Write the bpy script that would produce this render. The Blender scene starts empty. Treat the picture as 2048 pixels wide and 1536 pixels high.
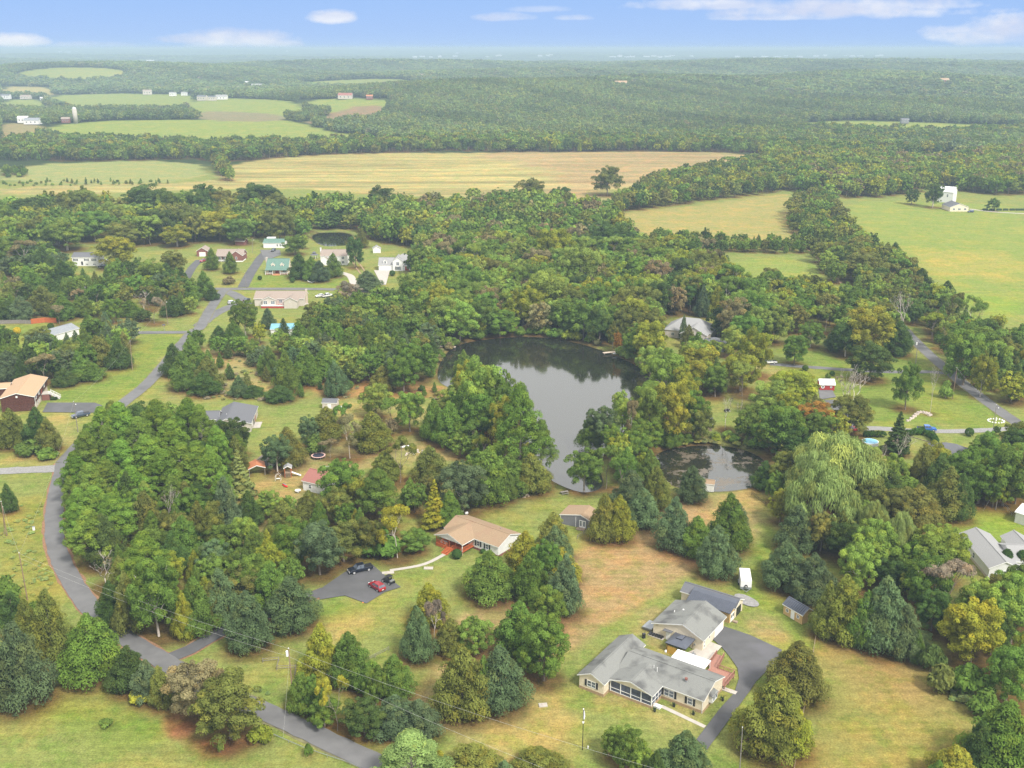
import bpy, math, random
import numpy as np
from mathutils import Vector, Matrix
R = random.Random(7)
NR = np.random.RandomState(3)
rad = math.radians
SC = bpy.context.scene
COL = SC.collection

# ------------------------------------------------------------------ camera, sky, sun, exposure
F = 2045.0; PITCH = math.atan(671 / F); CAMH = 118.0       # pixels of the 2048 px wide photograph
cam = bpy.data.objects.new('camera', bpy.data.cameras.new('camera'))
cam.data.sensor_width = 36; cam.data.lens = F / 2048 * 36
cam.data.clip_start = 1; cam.data.clip_end = 80000
cam.location = (0, 0, CAMH); cam.rotation_euler = (math.pi / 2 - PITCH, 0, 0)
COL.objects.link(cam); SC.camera = cam

SUN_EL, SUN_AZ = 48, 142          # degrees; azimuth clockwise from +Y
w = bpy.data.worlds.new("World"); SC.world = w; w.use_nodes = True
nt = w.node_tree; N = nt.nodes; L = nt.links
for n in list(N): N.remove(n)
wo = N.new('ShaderNodeOutputWorld'); bg = N.new('ShaderNodeBackground'); bg.inputs[1].default_value = 0.12
sky = N.new('ShaderNodeTexSky'); sky.sky_type = 'NISHITA'; sky.sun_disc = False
sky.sun_elevation = rad(SUN_EL); sky.sun_rotation = rad(SUN_AZ); sky.air_density = 1.0; sky.dust_density = 0.4; sky.ozone_density = 2.5
tc = N.new('ShaderNodeTexCoord'); sep = N.new('ShaderNodeSeparateXYZ'); L.new(tc.outputs['Generated'], sep.inputs[0])
# blue band of clear sky near the horizon
blue = N.new('ShaderNodeValToRGB')
el = blue.color_ramp.elements
el[0].position = 0.0; el[0].color = (0.385, 0.575, 0.95, 1)
el[1].position = 1.0; el[1].color = (0.19, 0.38, 0.86, 1)
e2 = el.new(0.09); e2.color = (0.255, 0.47, 0.93, 1)
L.new(sep.outputs['Z'], blue.inputs[0])
bmul = N.new('ShaderNodeVectorMath'); bmul.operation = 'SCALE'; bmul.inputs['Scale'].default_value = 4.3
L.new(blue.outputs[0], bmul.inputs[0])
smix = N.new('ShaderNodeMixRGB'); smix.inputs[0].default_value = 0.97
L.new(sky.outputs[0], smix.inputs[1]); L.new(bmul.outputs[0], smix.inputs[2])
# clouds: flattened puffs near the horizon, closed grey deck higher up
mp = N.new('ShaderNodeMapping'); mp.inputs['Scale'].default_value = (4.2, 4.2, 17.0); mp.inputs['Location'].default_value = (3.3, 0.4, 0.35)
L.new(tc.outputs['Generated'], mp.inputs[0])
cn = N.new('ShaderNodeTexNoise'); cn.inputs['Scale'].default_value = 1.0; cn.inputs['Detail'].default_value = 9; cn.inputs['Roughness'].default_value = 0.52
L.new(mp.outputs[0], cn.inputs[0])
deck = N.new('ShaderNodeMapRange'); deck.inputs[1].default_value = 0.06; deck.inputs[2].default_value = 0.30; deck.inputs[3].default_value = 0.0; deck.inputs[4].default_value = 0.42
L.new(sep.outputs['Z'], deck.inputs[0])
cadd = N.new('ShaderNodeMath'); cadd.operation = 'ADD'; L.new(cn.outputs[0], cadd.inputs[0]); L.new(deck.outputs[0], cadd.inputs[1])
cr = N.new('ShaderNodeMapRange'); cr.interpolation_type = 'SMOOTHSTEP'; cr.inputs[1].default_value = 0.545; cr.inputs[2].default_value = 0.63; cr.inputs[4].default_value = 0.92
L.new(cadd.outputs[0], cr.inputs[0])
cshade = N.new('ShaderNodeValToRGB'); ce = cshade.color_ramp.elements
ce[0].position = 0.38; ce[0].color = (0.60, 0.66, 0.84, 1); ce[1].position = 0.62; ce[1].color = (0.83, 0.85, 0.91, 1)
ncs = N.new('ShaderNodeTexNoise'); ncs.inputs['Scale'].default_value = 1.0; ncs.inputs['Detail'].default_value = 6
mp3 = N.new('ShaderNodeMapping'); mp3.inputs['Scale'].default_value = (14, 14, 60); L.new(tc.outputs['Generated'], mp3.inputs[0]); L.new(mp3.outputs[0], ncs.inputs[0]); L.new(ncs.outputs[0], cshade.inputs[0])
cmul = N.new('ShaderNodeVectorMath'); cmul.operation = 'SCALE'; cmul.inputs['Scale'].default_value = 4.7
L.new(cshade.outputs[0], cmul.inputs[0])
deckc = N.new('ShaderNodeMixRGB'); deckc.inputs[2].default_value = (7.3, 7.1, 6.75, 1)
dm = N.new('ShaderNodeMapRange'); dm.inputs[1].default_value = 0.08; dm.inputs[2].default_value = 0.3; L.new(sep.outputs['Z'], dm.inputs[0])
L.new(dm.outputs[0], deckc.inputs[0]); L.new(cmul.outputs[0], deckc.inputs[1])
def MN(op, a, b=None, c=None):
    q = N.new('ShaderNodeMath'); q.operation = op
    for i, v in enumerate((a, b, c)):
        if v is None: continue
        if isinstance(v, (int, float)): q.inputs[i].default_value = v
        else: L.new(v, q.inputs[i])
    return q.outputs[0]
az = MN('ARCTAN2', sep.outputs['X'], sep.outputs['Y']); elv = MN('ARCSINE', sep.outputs['Z'])
mp2 = N.new('ShaderNodeMapping'); mp2.inputs['Scale'].default_value = (30, 30, 46); L.new(tc.outputs['Generated'], mp2.inputs[0])
cn2 = N.new('ShaderNodeTexNoise'); cn2.inputs['Scale'].default_value = 1.0; cn2.inputs['Detail'].default_value = 8; cn2.inputs['Roughness'].default_value = .6; L.new(mp2.outputs[0], cn2.inputs[0])
best = None
for cx_, cyy, rx_, ry_, amp in [(664,36,44,20,.8),(480,84,120,26,1.0),(390,80,80,14,.8),(560,88,50,14,.7),(22,84,60,18,.9),(190,90,70,8,.35),(1420,12,170,16,.75),(1690,24,240,26,.95),(1560,36,120,10,.7),(1850,12,110,18,.8),(1930,62,70,14,.7),(2010,70,130,34,.85),(1000,36,60,11,.55),(1145,37,36,8,.55),(1080,20,60,8,.3),(2250,60,200,30,.9),(-220,60,160,30,.8),(900,-60,300,26,.7),(250,-70,260,30,.7),(1300,-110,400,40,.9)]:
    a_ = (cx_ - 1024) / F; b_ = (cyy - 768) / F; dv = Vector((a_, math.cos(PITCH) - b_ * math.sin(PITCH), -math.sin(PITCH) - b_ * math.cos(PITCH))).normalized()
    A_, E_ = math.atan2(dv.x, dv.y), math.asin(dv.z)
    u_ = MN('DIVIDE', MN('SUBTRACT', az, A_), rx_ / F * 1.05); v_ = MN('DIVIDE', MN('SUBTRACT', elv, E_), ry_ / F)
    vv = MN('MULTIPLY', v_, MN('ADD', 1.0, MN('MULTIPLY', MN('LESS_THAN', v_, 0.0), .9)))
    d_ = MN('MULTIPLY', MN('SUBTRACT', 1.0, MN('ADD', MN('MULTIPLY', u_, u_), MN('MULTIPLY', vv, vv))), 1.0); d_ = MN('MULTIPLY', MN('MAXIMUM', d_, -1.0), 1.0)
    d_ = MN('MULTIPLY', MN('MULTIPLY', MN('SMOOTH_MIN', MN('MAXIMUM', MN('ADD', d_, MN('MULTIPLY', MN('SUBTRACT', cn2.outputs[0], .50), 3.0)), 0.0), 1.0, .2), min(1.0, amp * 1.15)), 1.0)
    best = d_ if best is None else MN('MAXIMUM', best, d_)
hi = N.new('ShaderNodeMapRange'); hi.inputs[1].default_value = .05; hi.inputs[2].default_value = .11; L.new(sep.outputs['Z'], hi.inputs[0])
cov = MN('MAXIMUM', best, MN('MULTIPLY', cr.outputs[0], hi.outputs[0]))
fm = N.new('ShaderNodeMixRGB'); L.new(cov, fm.inputs[0]); L.new(smix.outputs[0], fm.inputs[1]); L.new(deckc.outputs[0], fm.inputs[2])
L.new(fm.outputs[0], bg.inputs[0]); L.new(bg.outputs[0], wo.inputs[0])

sun = bpy.data.objects.new('sun', bpy.data.lights.new('sun', 'SUN'))
sun.data.energy = 3.0; sun.data.angle = rad(11); sun.data.color = (1.0, 0.95, 0.87)
sd = Vector((math.sin(rad(SUN_AZ)) * math.cos(rad(SUN_EL)), math.cos(rad(SUN_AZ)) * math.cos(rad(SUN_EL)), math.sin(rad(SUN_EL))))
sun.rotation_euler = (-sd).to_track_quat('-Z', 'Y').to_euler(); COL.objects.link(sun)

vs = SC.view_settings; vs.view_transform = 'Standard'; vs.look = 'None'; vs.gamma = 1.0; vs.exposure = 0.96; vs.use_curve_mapping = False
cy = SC.cycles
cy.use_denoising = True; cy.denoising_prefilter = 'NONE'; cy.max_bounces = 5; cy.diffuse_bounces = 3; cy.glossy_bounces = 3; cy.transmission_bounces = 4; cy.volume_bounces = 1
cy.use_adaptive_sampling = True; cy.adaptive_threshold = 0.01; cy.sample_clamp_indirect = 6

# ------------------------------------------------------------------ terrain maths, pixel -> ground point
def flat(x, y, z=0.0):
    a = (x - 1024) / F; b = (y - 768) / F
    dy = math.cos(PITCH) - b * math.sin(PITCH); dz = -math.sin(PITCH) - b * math.cos(PITCH)
    t = (z - CAMH) / dz
    return (a * t, dy * t)
def proj(X, Y, Z):
    dz = Z - CAMH
    FF = Y * math.cos(PITCH) - dz * math.sin(PITCH); U = Y * math.sin(PITCH) + dz * math.cos(PITCH)
    return 1024 + F * X / FF, 768 - F * U / FF, FF
HILLS = []  # (cx, cy, rx, ry, h)
def hill(px, Y, rx, ry, h):
    HILLS.append(((px - 1024) / F * Y, Y, rx, ry, h))
hill(380, 1620, 330, 190, 13); hill(640, 1480, 260, 170, 5); hill(60, 1500, 160, 200, 5)
hill(1330, 1080, 260, 110, 3.2); hill(1030, 2100, 430, 330, 52); hill(1330, 2500, 380, 260, 34); hill(800, 3000, 420, 300, 34)
hill(1700, 2800, 420, 320, 46); hill(520, 2500, 300, 260, 14); hill(430, 3500, 600, 330, 56); hill(60, 3300, 420, 300, 48); hill(1150, 3300, 420, 260, 48)
hill(1450, 3900, 600, 320, 58); hill(1950, 2400, 380, 260, 34); hill(1980, 3600, 600, 300, 60); hill(800, 4300, 700, 300, 62); hill(1850, 1950, 260, 160, 14)
for k in range(46):
    Y = R.uniform(3800, 15000); hill(R.uniform(-500, 2500), Y, R.uniform(400, 1400), R.uniform(220, 600), R.uniform(14, 42) * (0.6 + Y / 14000))
HILLS.append((-5600, 17500, 2200, 1800, 60)); HILLS.append((-3800, 21500, 1900, 1500, 66)); HILLS.append((9600, 22000, 2800, 1500, 64))
HILLS.append((-9800, 20500, 2500, 1500, 84))

def in_poly(px, py, poly):
    px = np.asarray(px); py = np.asarray(py); inside = np.zeros(px.shape, bool)
    n = len(poly); j = n - 1
    for i in range(n):
        xi, yi = poly[i]; xj, yj = poly[j]
        if yi != yj:
            c = ((yi > py) != (yj > py)) & (px < (xj - xi) * (py - yi) / (yj - yi) + xi)
            inside ^= c
        j = i
    return inside
def sdist(px, py, poly):
    """signed distance to a polygon, positive inside"""
    d = np.full(np.shape(px), 1e9); n = len(poly)
    for i in range(n):
        ax, ay = poly[i]; bx, by = poly[(i + 1) % n]
        vx, vy = bx - ax, by - ay; q = vx * vx + vy * vy + 1e-9
        t = np.clip(((px - ax) * vx + (py - ay) * vy) / q, 0, 1)
        d = np.minimum(d, np.hypot(px - ax - t * vx, py - ay - t * vy))
    return np.where(in_poly(px, py, poly), d, -d)
def smooth_poly(pts, it=2):
    for _ in range(it):
        q = []
        for i in range(len(pts)):
            a = pts[i]; b = pts[(i + 1) % len(pts)]
            q += [(a[0] * .75 + b[0] * .25, a[1] * .75 + b[1] * .25), (a[0] * .25 + b[0] * .75, a[1] * .25 + b[1] * .75)]
        pts = q
    return pts
POND_PX = [
 [(872,760),(878,722),(905,690),(960,677),(1060,669),(1150,681),(1215,702),(1262,722),(1300,745),(1312,775),(1290,815),(1258,850),(1222,885),(1196,925),(1212,972),(1170,984),(1130,972),(1088,950),(1055,900),(1035,850),(1000,812),(950,795),(905,776)],
 [(1303,915),(1325,896),(1400,886),(1470,890),(1520,908),(1545,935),(1538,960),(1500,974),(1430,982),(1345,972),(1314,945)],
 [(622,476),(626,466),(660,463),(706,465),(706,482),(690,490),(645,492)]]
PONDS = [smooth_poly([flat(*p) for p in P], 2) for P in POND_PX]
def hgt(X, Y):
    X = np.asarray(X, float); Y = np.asarray(Y, float); z = np.zeros(np.broadcast(X, Y).shape)
    for cx, cy_, rx, ry, h in HILLS:
        z = z + h * np.exp(-((X - cx) / rx) ** 2 - ((Y - cy_) / ry) ** 2)
    r = np.hypot(X, Y)
    z = z * np.clip((r - 850) / 350, 0, 1)
    z = z + np.clip((r - 6000) / 14000, 0, 1) ** 1.2 * 96
    z = z + np.clip((r - 1200) / 800, 0, 1) * (3 * np.sin(X / 140 + Y / 210) + 4 * np.sin(Y / 170 - X / 330))
    return 104 * np.tanh(z / 104)
def at(x, y):
    a = (x - 1024) / F; b = (y - 768) / F
    dy = math.cos(PITCH) - b * math.sin(PITCH); dz = -math.sin(PITCH) - b * math.cos(PITCH)
    if y > 430:
        t = -CAMH / dz; return (a * t, dy * t, 0.0)
    t = np.geomspace(600, 24000, 1200)
    g = CAMH + dz * t - hgt(a * t, dy * t)
    k = int(np.argmax(g < 0)) if (g < 0).any() else 1199
    t0 = t[k - 1] if k else t[0]; t1 = t[k]; g0 = g[k - 1]; g1 = g[k]
    tt = t0 + (t1 - t0) * (g0 / (g0 - g1 + 1e-9)) if k else t0
    return (a * tt, dy * tt, float(hgt(a * tt, dy * tt)))

# ------------------------------------------------------------------ materials
def lin(c):
    return tuple(((v / 255) / 12.92 if v <= 10 else (((v / 255) + .055) / 1.055) ** 2.4) for v in c)
MATS = {}
def mat(name, col, rough=0.8, metal=0.0, var=0.12, scale=1.2, bump=0.0, bscale=8, stain=None, spec=0.3, coat=0, wave=None, emit=None):
    if name in MATS: return MATS[name]
    m = bpy.data.materials.new(name); m.use_nodes = True; t = m.node_tree; n = t.nodes; l = t.links
    p = n['Principled BSDF']; p.inputs['Roughness'].default_value = rough; p.inputs['Metallic'].default_value = metal
    p.inputs['Specular IOR Level'].default_value = spec
    if coat: p.inputs['Coat Weight'].default_value = coat
    tc = n.new('ShaderNodeTexCoord')
    ns = n.new('ShaderNodeTexNoise'); ns.inputs['Scale'].default_value = scale; ns.inputs['Detail'].default_value = 6
    l.new(tc.outputs['Object'], ns.inputs[0])
    r = n.new('ShaderNodeValToRGB'); r.color_ramp.elements[0].position = .3; r.color_ramp.elements[1].position = .7
    r.color_ramp.elements[0].color = tuple(c * (1 - var) for c in col) + (1,); r.color_ramp.elements[1].color = tuple(min(1, c * (1 + var)) for c in col) + (1,)
    l.new(ns.outputs[0], r.inputs[0]); out = r.outputs[0]
    if stain:
        n2 = n.new('ShaderNodeTexNoise'); n2.inputs['Scale'].default_value = stain[1]; n2.inputs['Detail'].default_value = 4; l.new(tc.outputs['Object'], n2.inputs[0])
        mr = n.new('ShaderNodeMapRange'); mr.inputs[1].default_value = .5; mr.inputs[2].default_value = .68; mr.inputs[4].default_value = stain[2]; l.new(n2.outputs[0], mr.inputs[0])
        mx = n.new('ShaderNodeMixRGB'); mx.inputs[2].default_value = tuple(stain[0]) + (1,); l.new(mr.outputs[0], mx.inputs[0]); l.new(out, mx.inputs[1]); out = mx.outputs[0]
    l.new(out, p.inputs['Base Color'])
    if bump:
        b = n.new('ShaderNodeBump'); b.inputs['Strength'].default_value = bump; b.inputs['Distance'].default_value = .05
        if wave:
            wv = n.new('ShaderNodeTexWave'); wv.bands_direction = wave; wv.wave_profile = 'SAW'; wv.inputs['Scale'].default_value = bscale; l.new(tc.outputs['Object'], wv.inputs[0]); l.new(wv.outputs[1], b.inputs['Height'])
        else:
            n3 = n.new('ShaderNodeTexNoise'); n3.inputs['Scale'].default_value = bscale; n3.inputs['Detail'].default_value = 5; l.new(tc.outputs['Object'], n3.inputs[0]); l.new(n3.outputs[0], b.inputs['Height'])
        l.new(b.outputs[0], p.inputs['Normal'])
    MATS[name] = m; return m
M = dict(
 shingle_gray=mat('shingle_gray', (.185,.19,.18), .9, var=.12, scale=9, stain=((.075,.075,.075), .28, .85), bump=.5, bscale=5, wave='Z'),
 shingle_pale=mat('shingle_pale', (.26,.26,.26), .9, var=.08, scale=6, bump=.3, bscale=12),
 shingle_dark=mat('shingle_dark', (.12,.123,.135), .9, var=.15, scale=7, bump=.3, bscale=12),
 shingle_tan=mat('shingle_tan', (.265,.188,.118), .9, var=.14, scale=5, stain=((.25,.15,.10), .35, .5), bump=.3, bscale=12),
 shingle_sand=mat('shingle_sand', (.38,.26,.16), .9, var=.13, scale=6, bump=.3, bscale=12),
 shingle_red=mat('shingle_red', (.27,.115,.095), .9, var=.12, scale=6, bump=.3, bscale=12),
 shingle_brown=mat('shingle_brown', (.27,.22,.185), .9, var=.12, scale=6, bump=.3, bscale=12),
 metal_blue=mat('metal_blue', (.098,.108,.135), .45, .3, var=.08, scale=1), metal_green=mat('metal_green', (.115,.20,.165), .5, .1, var=.08, scale=1),
 metal_sky=mat('metal_sky', (.17,.37,.46), .5, .1, var=.12, scale=.7), metal_silver=mat('metal_silver', (.27,.29,.31), .4, .4, var=.1, scale=1),
 white_metal=mat('white_metal', (.68,.68,.69), .5, var=.05, scale=1), rust_roof=mat('rust_roof', (.42,.16,.07), .7, var=.2, scale=2),
 siding_cream=mat('siding_cream', (.70,.62,.48), .7, var=.04, scale=1, bump=.5, bscale=6, wave='Z'),
 siding_white=mat('siding_white', (.70,.70,.69), .7, var=.04, scale=1, bump=.5, bscale=6, wave='Z'),
 siding_gray=mat('siding_gray', (.19,.19,.21), .7, var=.06, scale=1, bump=.5, bscale=6, wave='X'),
 siding_beige=mat('siding_beige', (.50,.455,.40), .7, var=.05, scale=1, bump=.5, bscale=6, wave='Z'),
 siding_tan=mat('siding_tan', (.50,.34,.15), .7, var=.08, scale=1, bump=.4, bscale=6, wave='X'),
 brick=mat('brick', (.20,.085,.07), .9, var=.25, scale=6, bump=.3, bscale=20), foundation=mat('foundation', (.34,.24,.14), .9, var=.15, scale=2),
 block=mat('block', (.5,.42,.34), .9, var=.15, scale=2), log=mat('log', (.11,.04,.028), .75, var=.4, scale=2.5, bump=.8, bscale=3.2, wave='Z'),
 redwood=mat('redwood', (.40,.105,.035), .65, var=.2, scale=3), reddeck=mat('reddeck', (.31,.155,.115), .8, var=.12, scale=3), wood=mat('wood', (.26,.20,.14), .85, var=.3, scale=3),
 oldwood=mat('oldwood', (.20,.18,.16), .9, var=.3, scale=4), polewood=mat('polewood', (.22,.15,.10), .9, var=.3, scale=2), yellowwood=mat('yellowwood', (.52,.32,.06), .7, var=.15, scale=2),
 trim=mat('trim', (.74,.74,.73), .5, var=.03), black=mat('black_paint', (.02,.02,.022), .5, var=.2), shutter=mat('shutter', (.025,.025,.03), .6, var=.2),
 glass=mat('glass', (.10,.12,.15), .12, 0, var=.35, scale=.6, spec=.8), screen=mat('insect_screen', (.07,.08,.11), .6, var=.4, scale=1.2), 
 asphalt=mat('asphalt', (.137,.136,.137), .9, var=.10, scale=.35, stain=((.10,.099,.101), .12, .8), bump=.2, bscale=6),
 asphalt_dark=mat('asphalt_dark', (.090,.090,.093), .9, var=.10, scale=.35, stain=((.12,.117,.13), .15, .6), bump=.2, bscale=6),
 gravel=mat('gravel', (.23,.225,.22), .95, var=.22, scale=2, bump=.5, bscale=5), concrete=mat('concrete', (.40,.37,.33), .9, var=.10, scale=.9),
 grassy_dirt=mat('grassy_dirt', (.15,.14,.07), .95, var=.3, scale=.8), dirt=mat('dirt', (.30,.20,.12), .95, var=.2, scale=1.2), litter=mat('leaf_litter', (.22,.125,.07), .95, var=.3, scale=2, bump=.4, bscale=5),
 tyre=mat('tyre', (.02,.02,.02), .9), chrome=mat('wheel_alloy', (.6,.6,.62), .35, .5), lampglass=mat('headlight_glass', (.75,.75,.75), .15), redlamp=mat('red_lamp', (.4,.02,.02), .3),
 bark=mat('bark', (.20,.165,.13), .95, var=.35, scale=3), bark_pale=mat('bark_pale', (.46,.41,.36), .95, var=.25, scale=3), wire=mat('wire', (.45,.45,.42), .6), orange=mat('orange_mat', (.75,.25,.07), .8),
 bluepool=mat('pool_water', (.12,.42,.62), .1, spec=.6), blue_tarp=mat('blue_tarp', (.03,.06,.4), .6), red_plastic=mat('red_plastic', (.65,.03,.02), .4), steel=mat('steel', (.35,.36,.38), .4, .6),
 cloth=mat('flag_cloth', (.6,.6,.62), .8, var=.3, scale=3), stone=mat('stone', (.42,.36,.32), .95, var=.3, scale=2), trampo=mat('trampoline_fabric', (.03,.03,.05), .8), trampad=mat('trampoline_pad', (.55,.36,.32), .7),
 doorred=mat('door_red', (.28,.05,.03), .6), porch=mat('porch_floor', (.5,.24,.12), .8),
 brickwalk=mat('brick_walk', (.42,.17,.08), .9, var=.2, scale=3))
def paint(name, col): return mat('car_paint_' + name, col, .28, .25, var=.03, coat=.6, spec=.5)

# ------------------------------------------------------------------ object helpers
def tag(o, label=None, cat=None, group=None, kind=None):
    if label: o['label'] = label
    if cat: o['category'] = cat
    if group: o['group'] = group
    if kind: o['kind'] = kind
    return o
def empty(name, loc, rz=0, label=None, cat=None, group=None):
    o = bpy.data.objects.new(name, None); COL.objects.link(o); o.location = loc; o.rotation_euler = (0, 0, rz); o.empty_display_size = .5
    return tag(o, label, cat, group)
class MB:
    def __init__(s): s.v = []; s.f = []; s.m = []
    def face(s, pts, mi=0):
        k = len(s.v); s.v += [tuple(p) for p in pts]; s.f.append(tuple(range(k, k + len(pts)))); s.m.append(mi)
    def hexa(s, b, t, mi=0):
        k = len(s.v); s.v += [tuple(p) for p in b] + [tuple(p) for p in t]
        n = len(b)
        s.f.append(tuple(reversed(range(k, k + n)))); s.f.append(tuple(range(k + n, k + 2 * n))); s.m += [mi, mi]
        for i in range(n):
            j = (i + 1) % n; s.f.append((k + i, k + j, k + n + j, k + n + i)); s.m.append(mi)
        return s
    def box(s, x0, y0, z0, x1, y1, z1, mi=0):
        return s.hexa([(x0,y0,z0),(x1,y0,z0),(x1,y1,z0),(x0,y1,z0)], [(x0,y0,z1),(x1,y0,z1),(x1,y1,z1),(x0,y1,z1)], mi)
    def prism(s, poly, z0, z1, mi=0):
        return s.hexa([(p[0], p[1], z0) for p in poly], [(p[0], p[1], z1) for p in poly], mi)
    def tube(s, pts, rs, n=6, mi=0):
        pts = [Vector(p) for p in pts]; k = len(s.v)
        if not hasattr(rs, '__len__'): rs = [rs] * len(pts)
        for i, p in enumerate(pts):
            d = (pts[min(i + 1, len(pts) - 1)] - pts[max(i - 1, 0)]).normalized()
            a = d.orthogonal().normalized() if abs(d.z) < .98 else Vector((1, 0, 0)); b = d.cross(a).normalized(); a = b.cross(d)
            for j in range(n):
                q = p + (a * math.cos(2 * math.pi * j / n) + b * math.sin(2 * math.pi * j / n)) * rs[i]; s.v.append(tuple(q))
        for i in range(len(pts) - 1):
            for j in range(n):
                j2 = (j + 1) % n; s.f.append((k + i*n + j, k + i*n + j2, k + (i+1)*n + j2, k + (i+1)*n + j)); s.m.append(mi)
        s.f.append(tuple(reversed(range(k, k + n)))); s.f.append(tuple(range(k + (len(pts)-1)*n, k + len(pts)*n))); s.m += [mi, mi]
        return s
    def beam(s, a, b, w, h, mi=0):
        a = Vector(a); b = Vector(b); d = (b - a).normalized(); u = Vector((0, 0, 1)) if abs(d.z) < .95 else Vector((0, 1, 0))
        sx = d.cross(u).normalized() * (w / 2); sz = sx.cross(d).normalized() * (h / 2)
        return s.hexa([a-sx-sz, a+sx-sz, a+sx+sz, a-sx+sz], [b-sx-sz, b+sx-sz, b+sx+sz, b-sx+sz], mi)
    def build(s, name, mats, parent=None, loc=None, rz=0, smooth=False, bevel=0):
        me = bpy.data.meshes.new(name); me.from_pydata(s.v, [], s.f)
        if not isinstance(mats, (list, tuple)): mats = [mats]
        for m in mats: me.materials.append(M[m] if isinstance(m, str) else m)
        if len(mats) > 1: me.polygons.foreach_set('material_index', s.m)
        if smooth: me.polygons.foreach_set('use_smooth', [True] * len(me.polygons))
        me.update()
        o = bpy.data.objects.new(name, me); COL.objects.link(o)
        if parent: o.parent = parent
        if loc is not None: o.location = loc; o.rotation_euler = (0, 0, rz)
        if bevel:
            b = o.modifiers.new('bevel', 'BEVEL'); b.width = bevel; b.segments = 2; b.limit_method = 'ANGLE'
        return o
def dup(root, loc, rz, label, group=None, scale=None):
    def rec(o, par):
        c = o.copy(); COL.objects.link(c)
        if par: c.parent = par
        for ch in kids.get(o, ()): rec(ch, c)
        return c
    kids = {}
    for o in root.children_recursive: kids.setdefault(o.parent, []).append(o)
    r = rec(root, None); r.location = loc; r.rotation_euler = (0, 0, rz); r['label'] = label
    if group: r['group'] = group
    if scale: r.scale = scale
    return r

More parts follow.
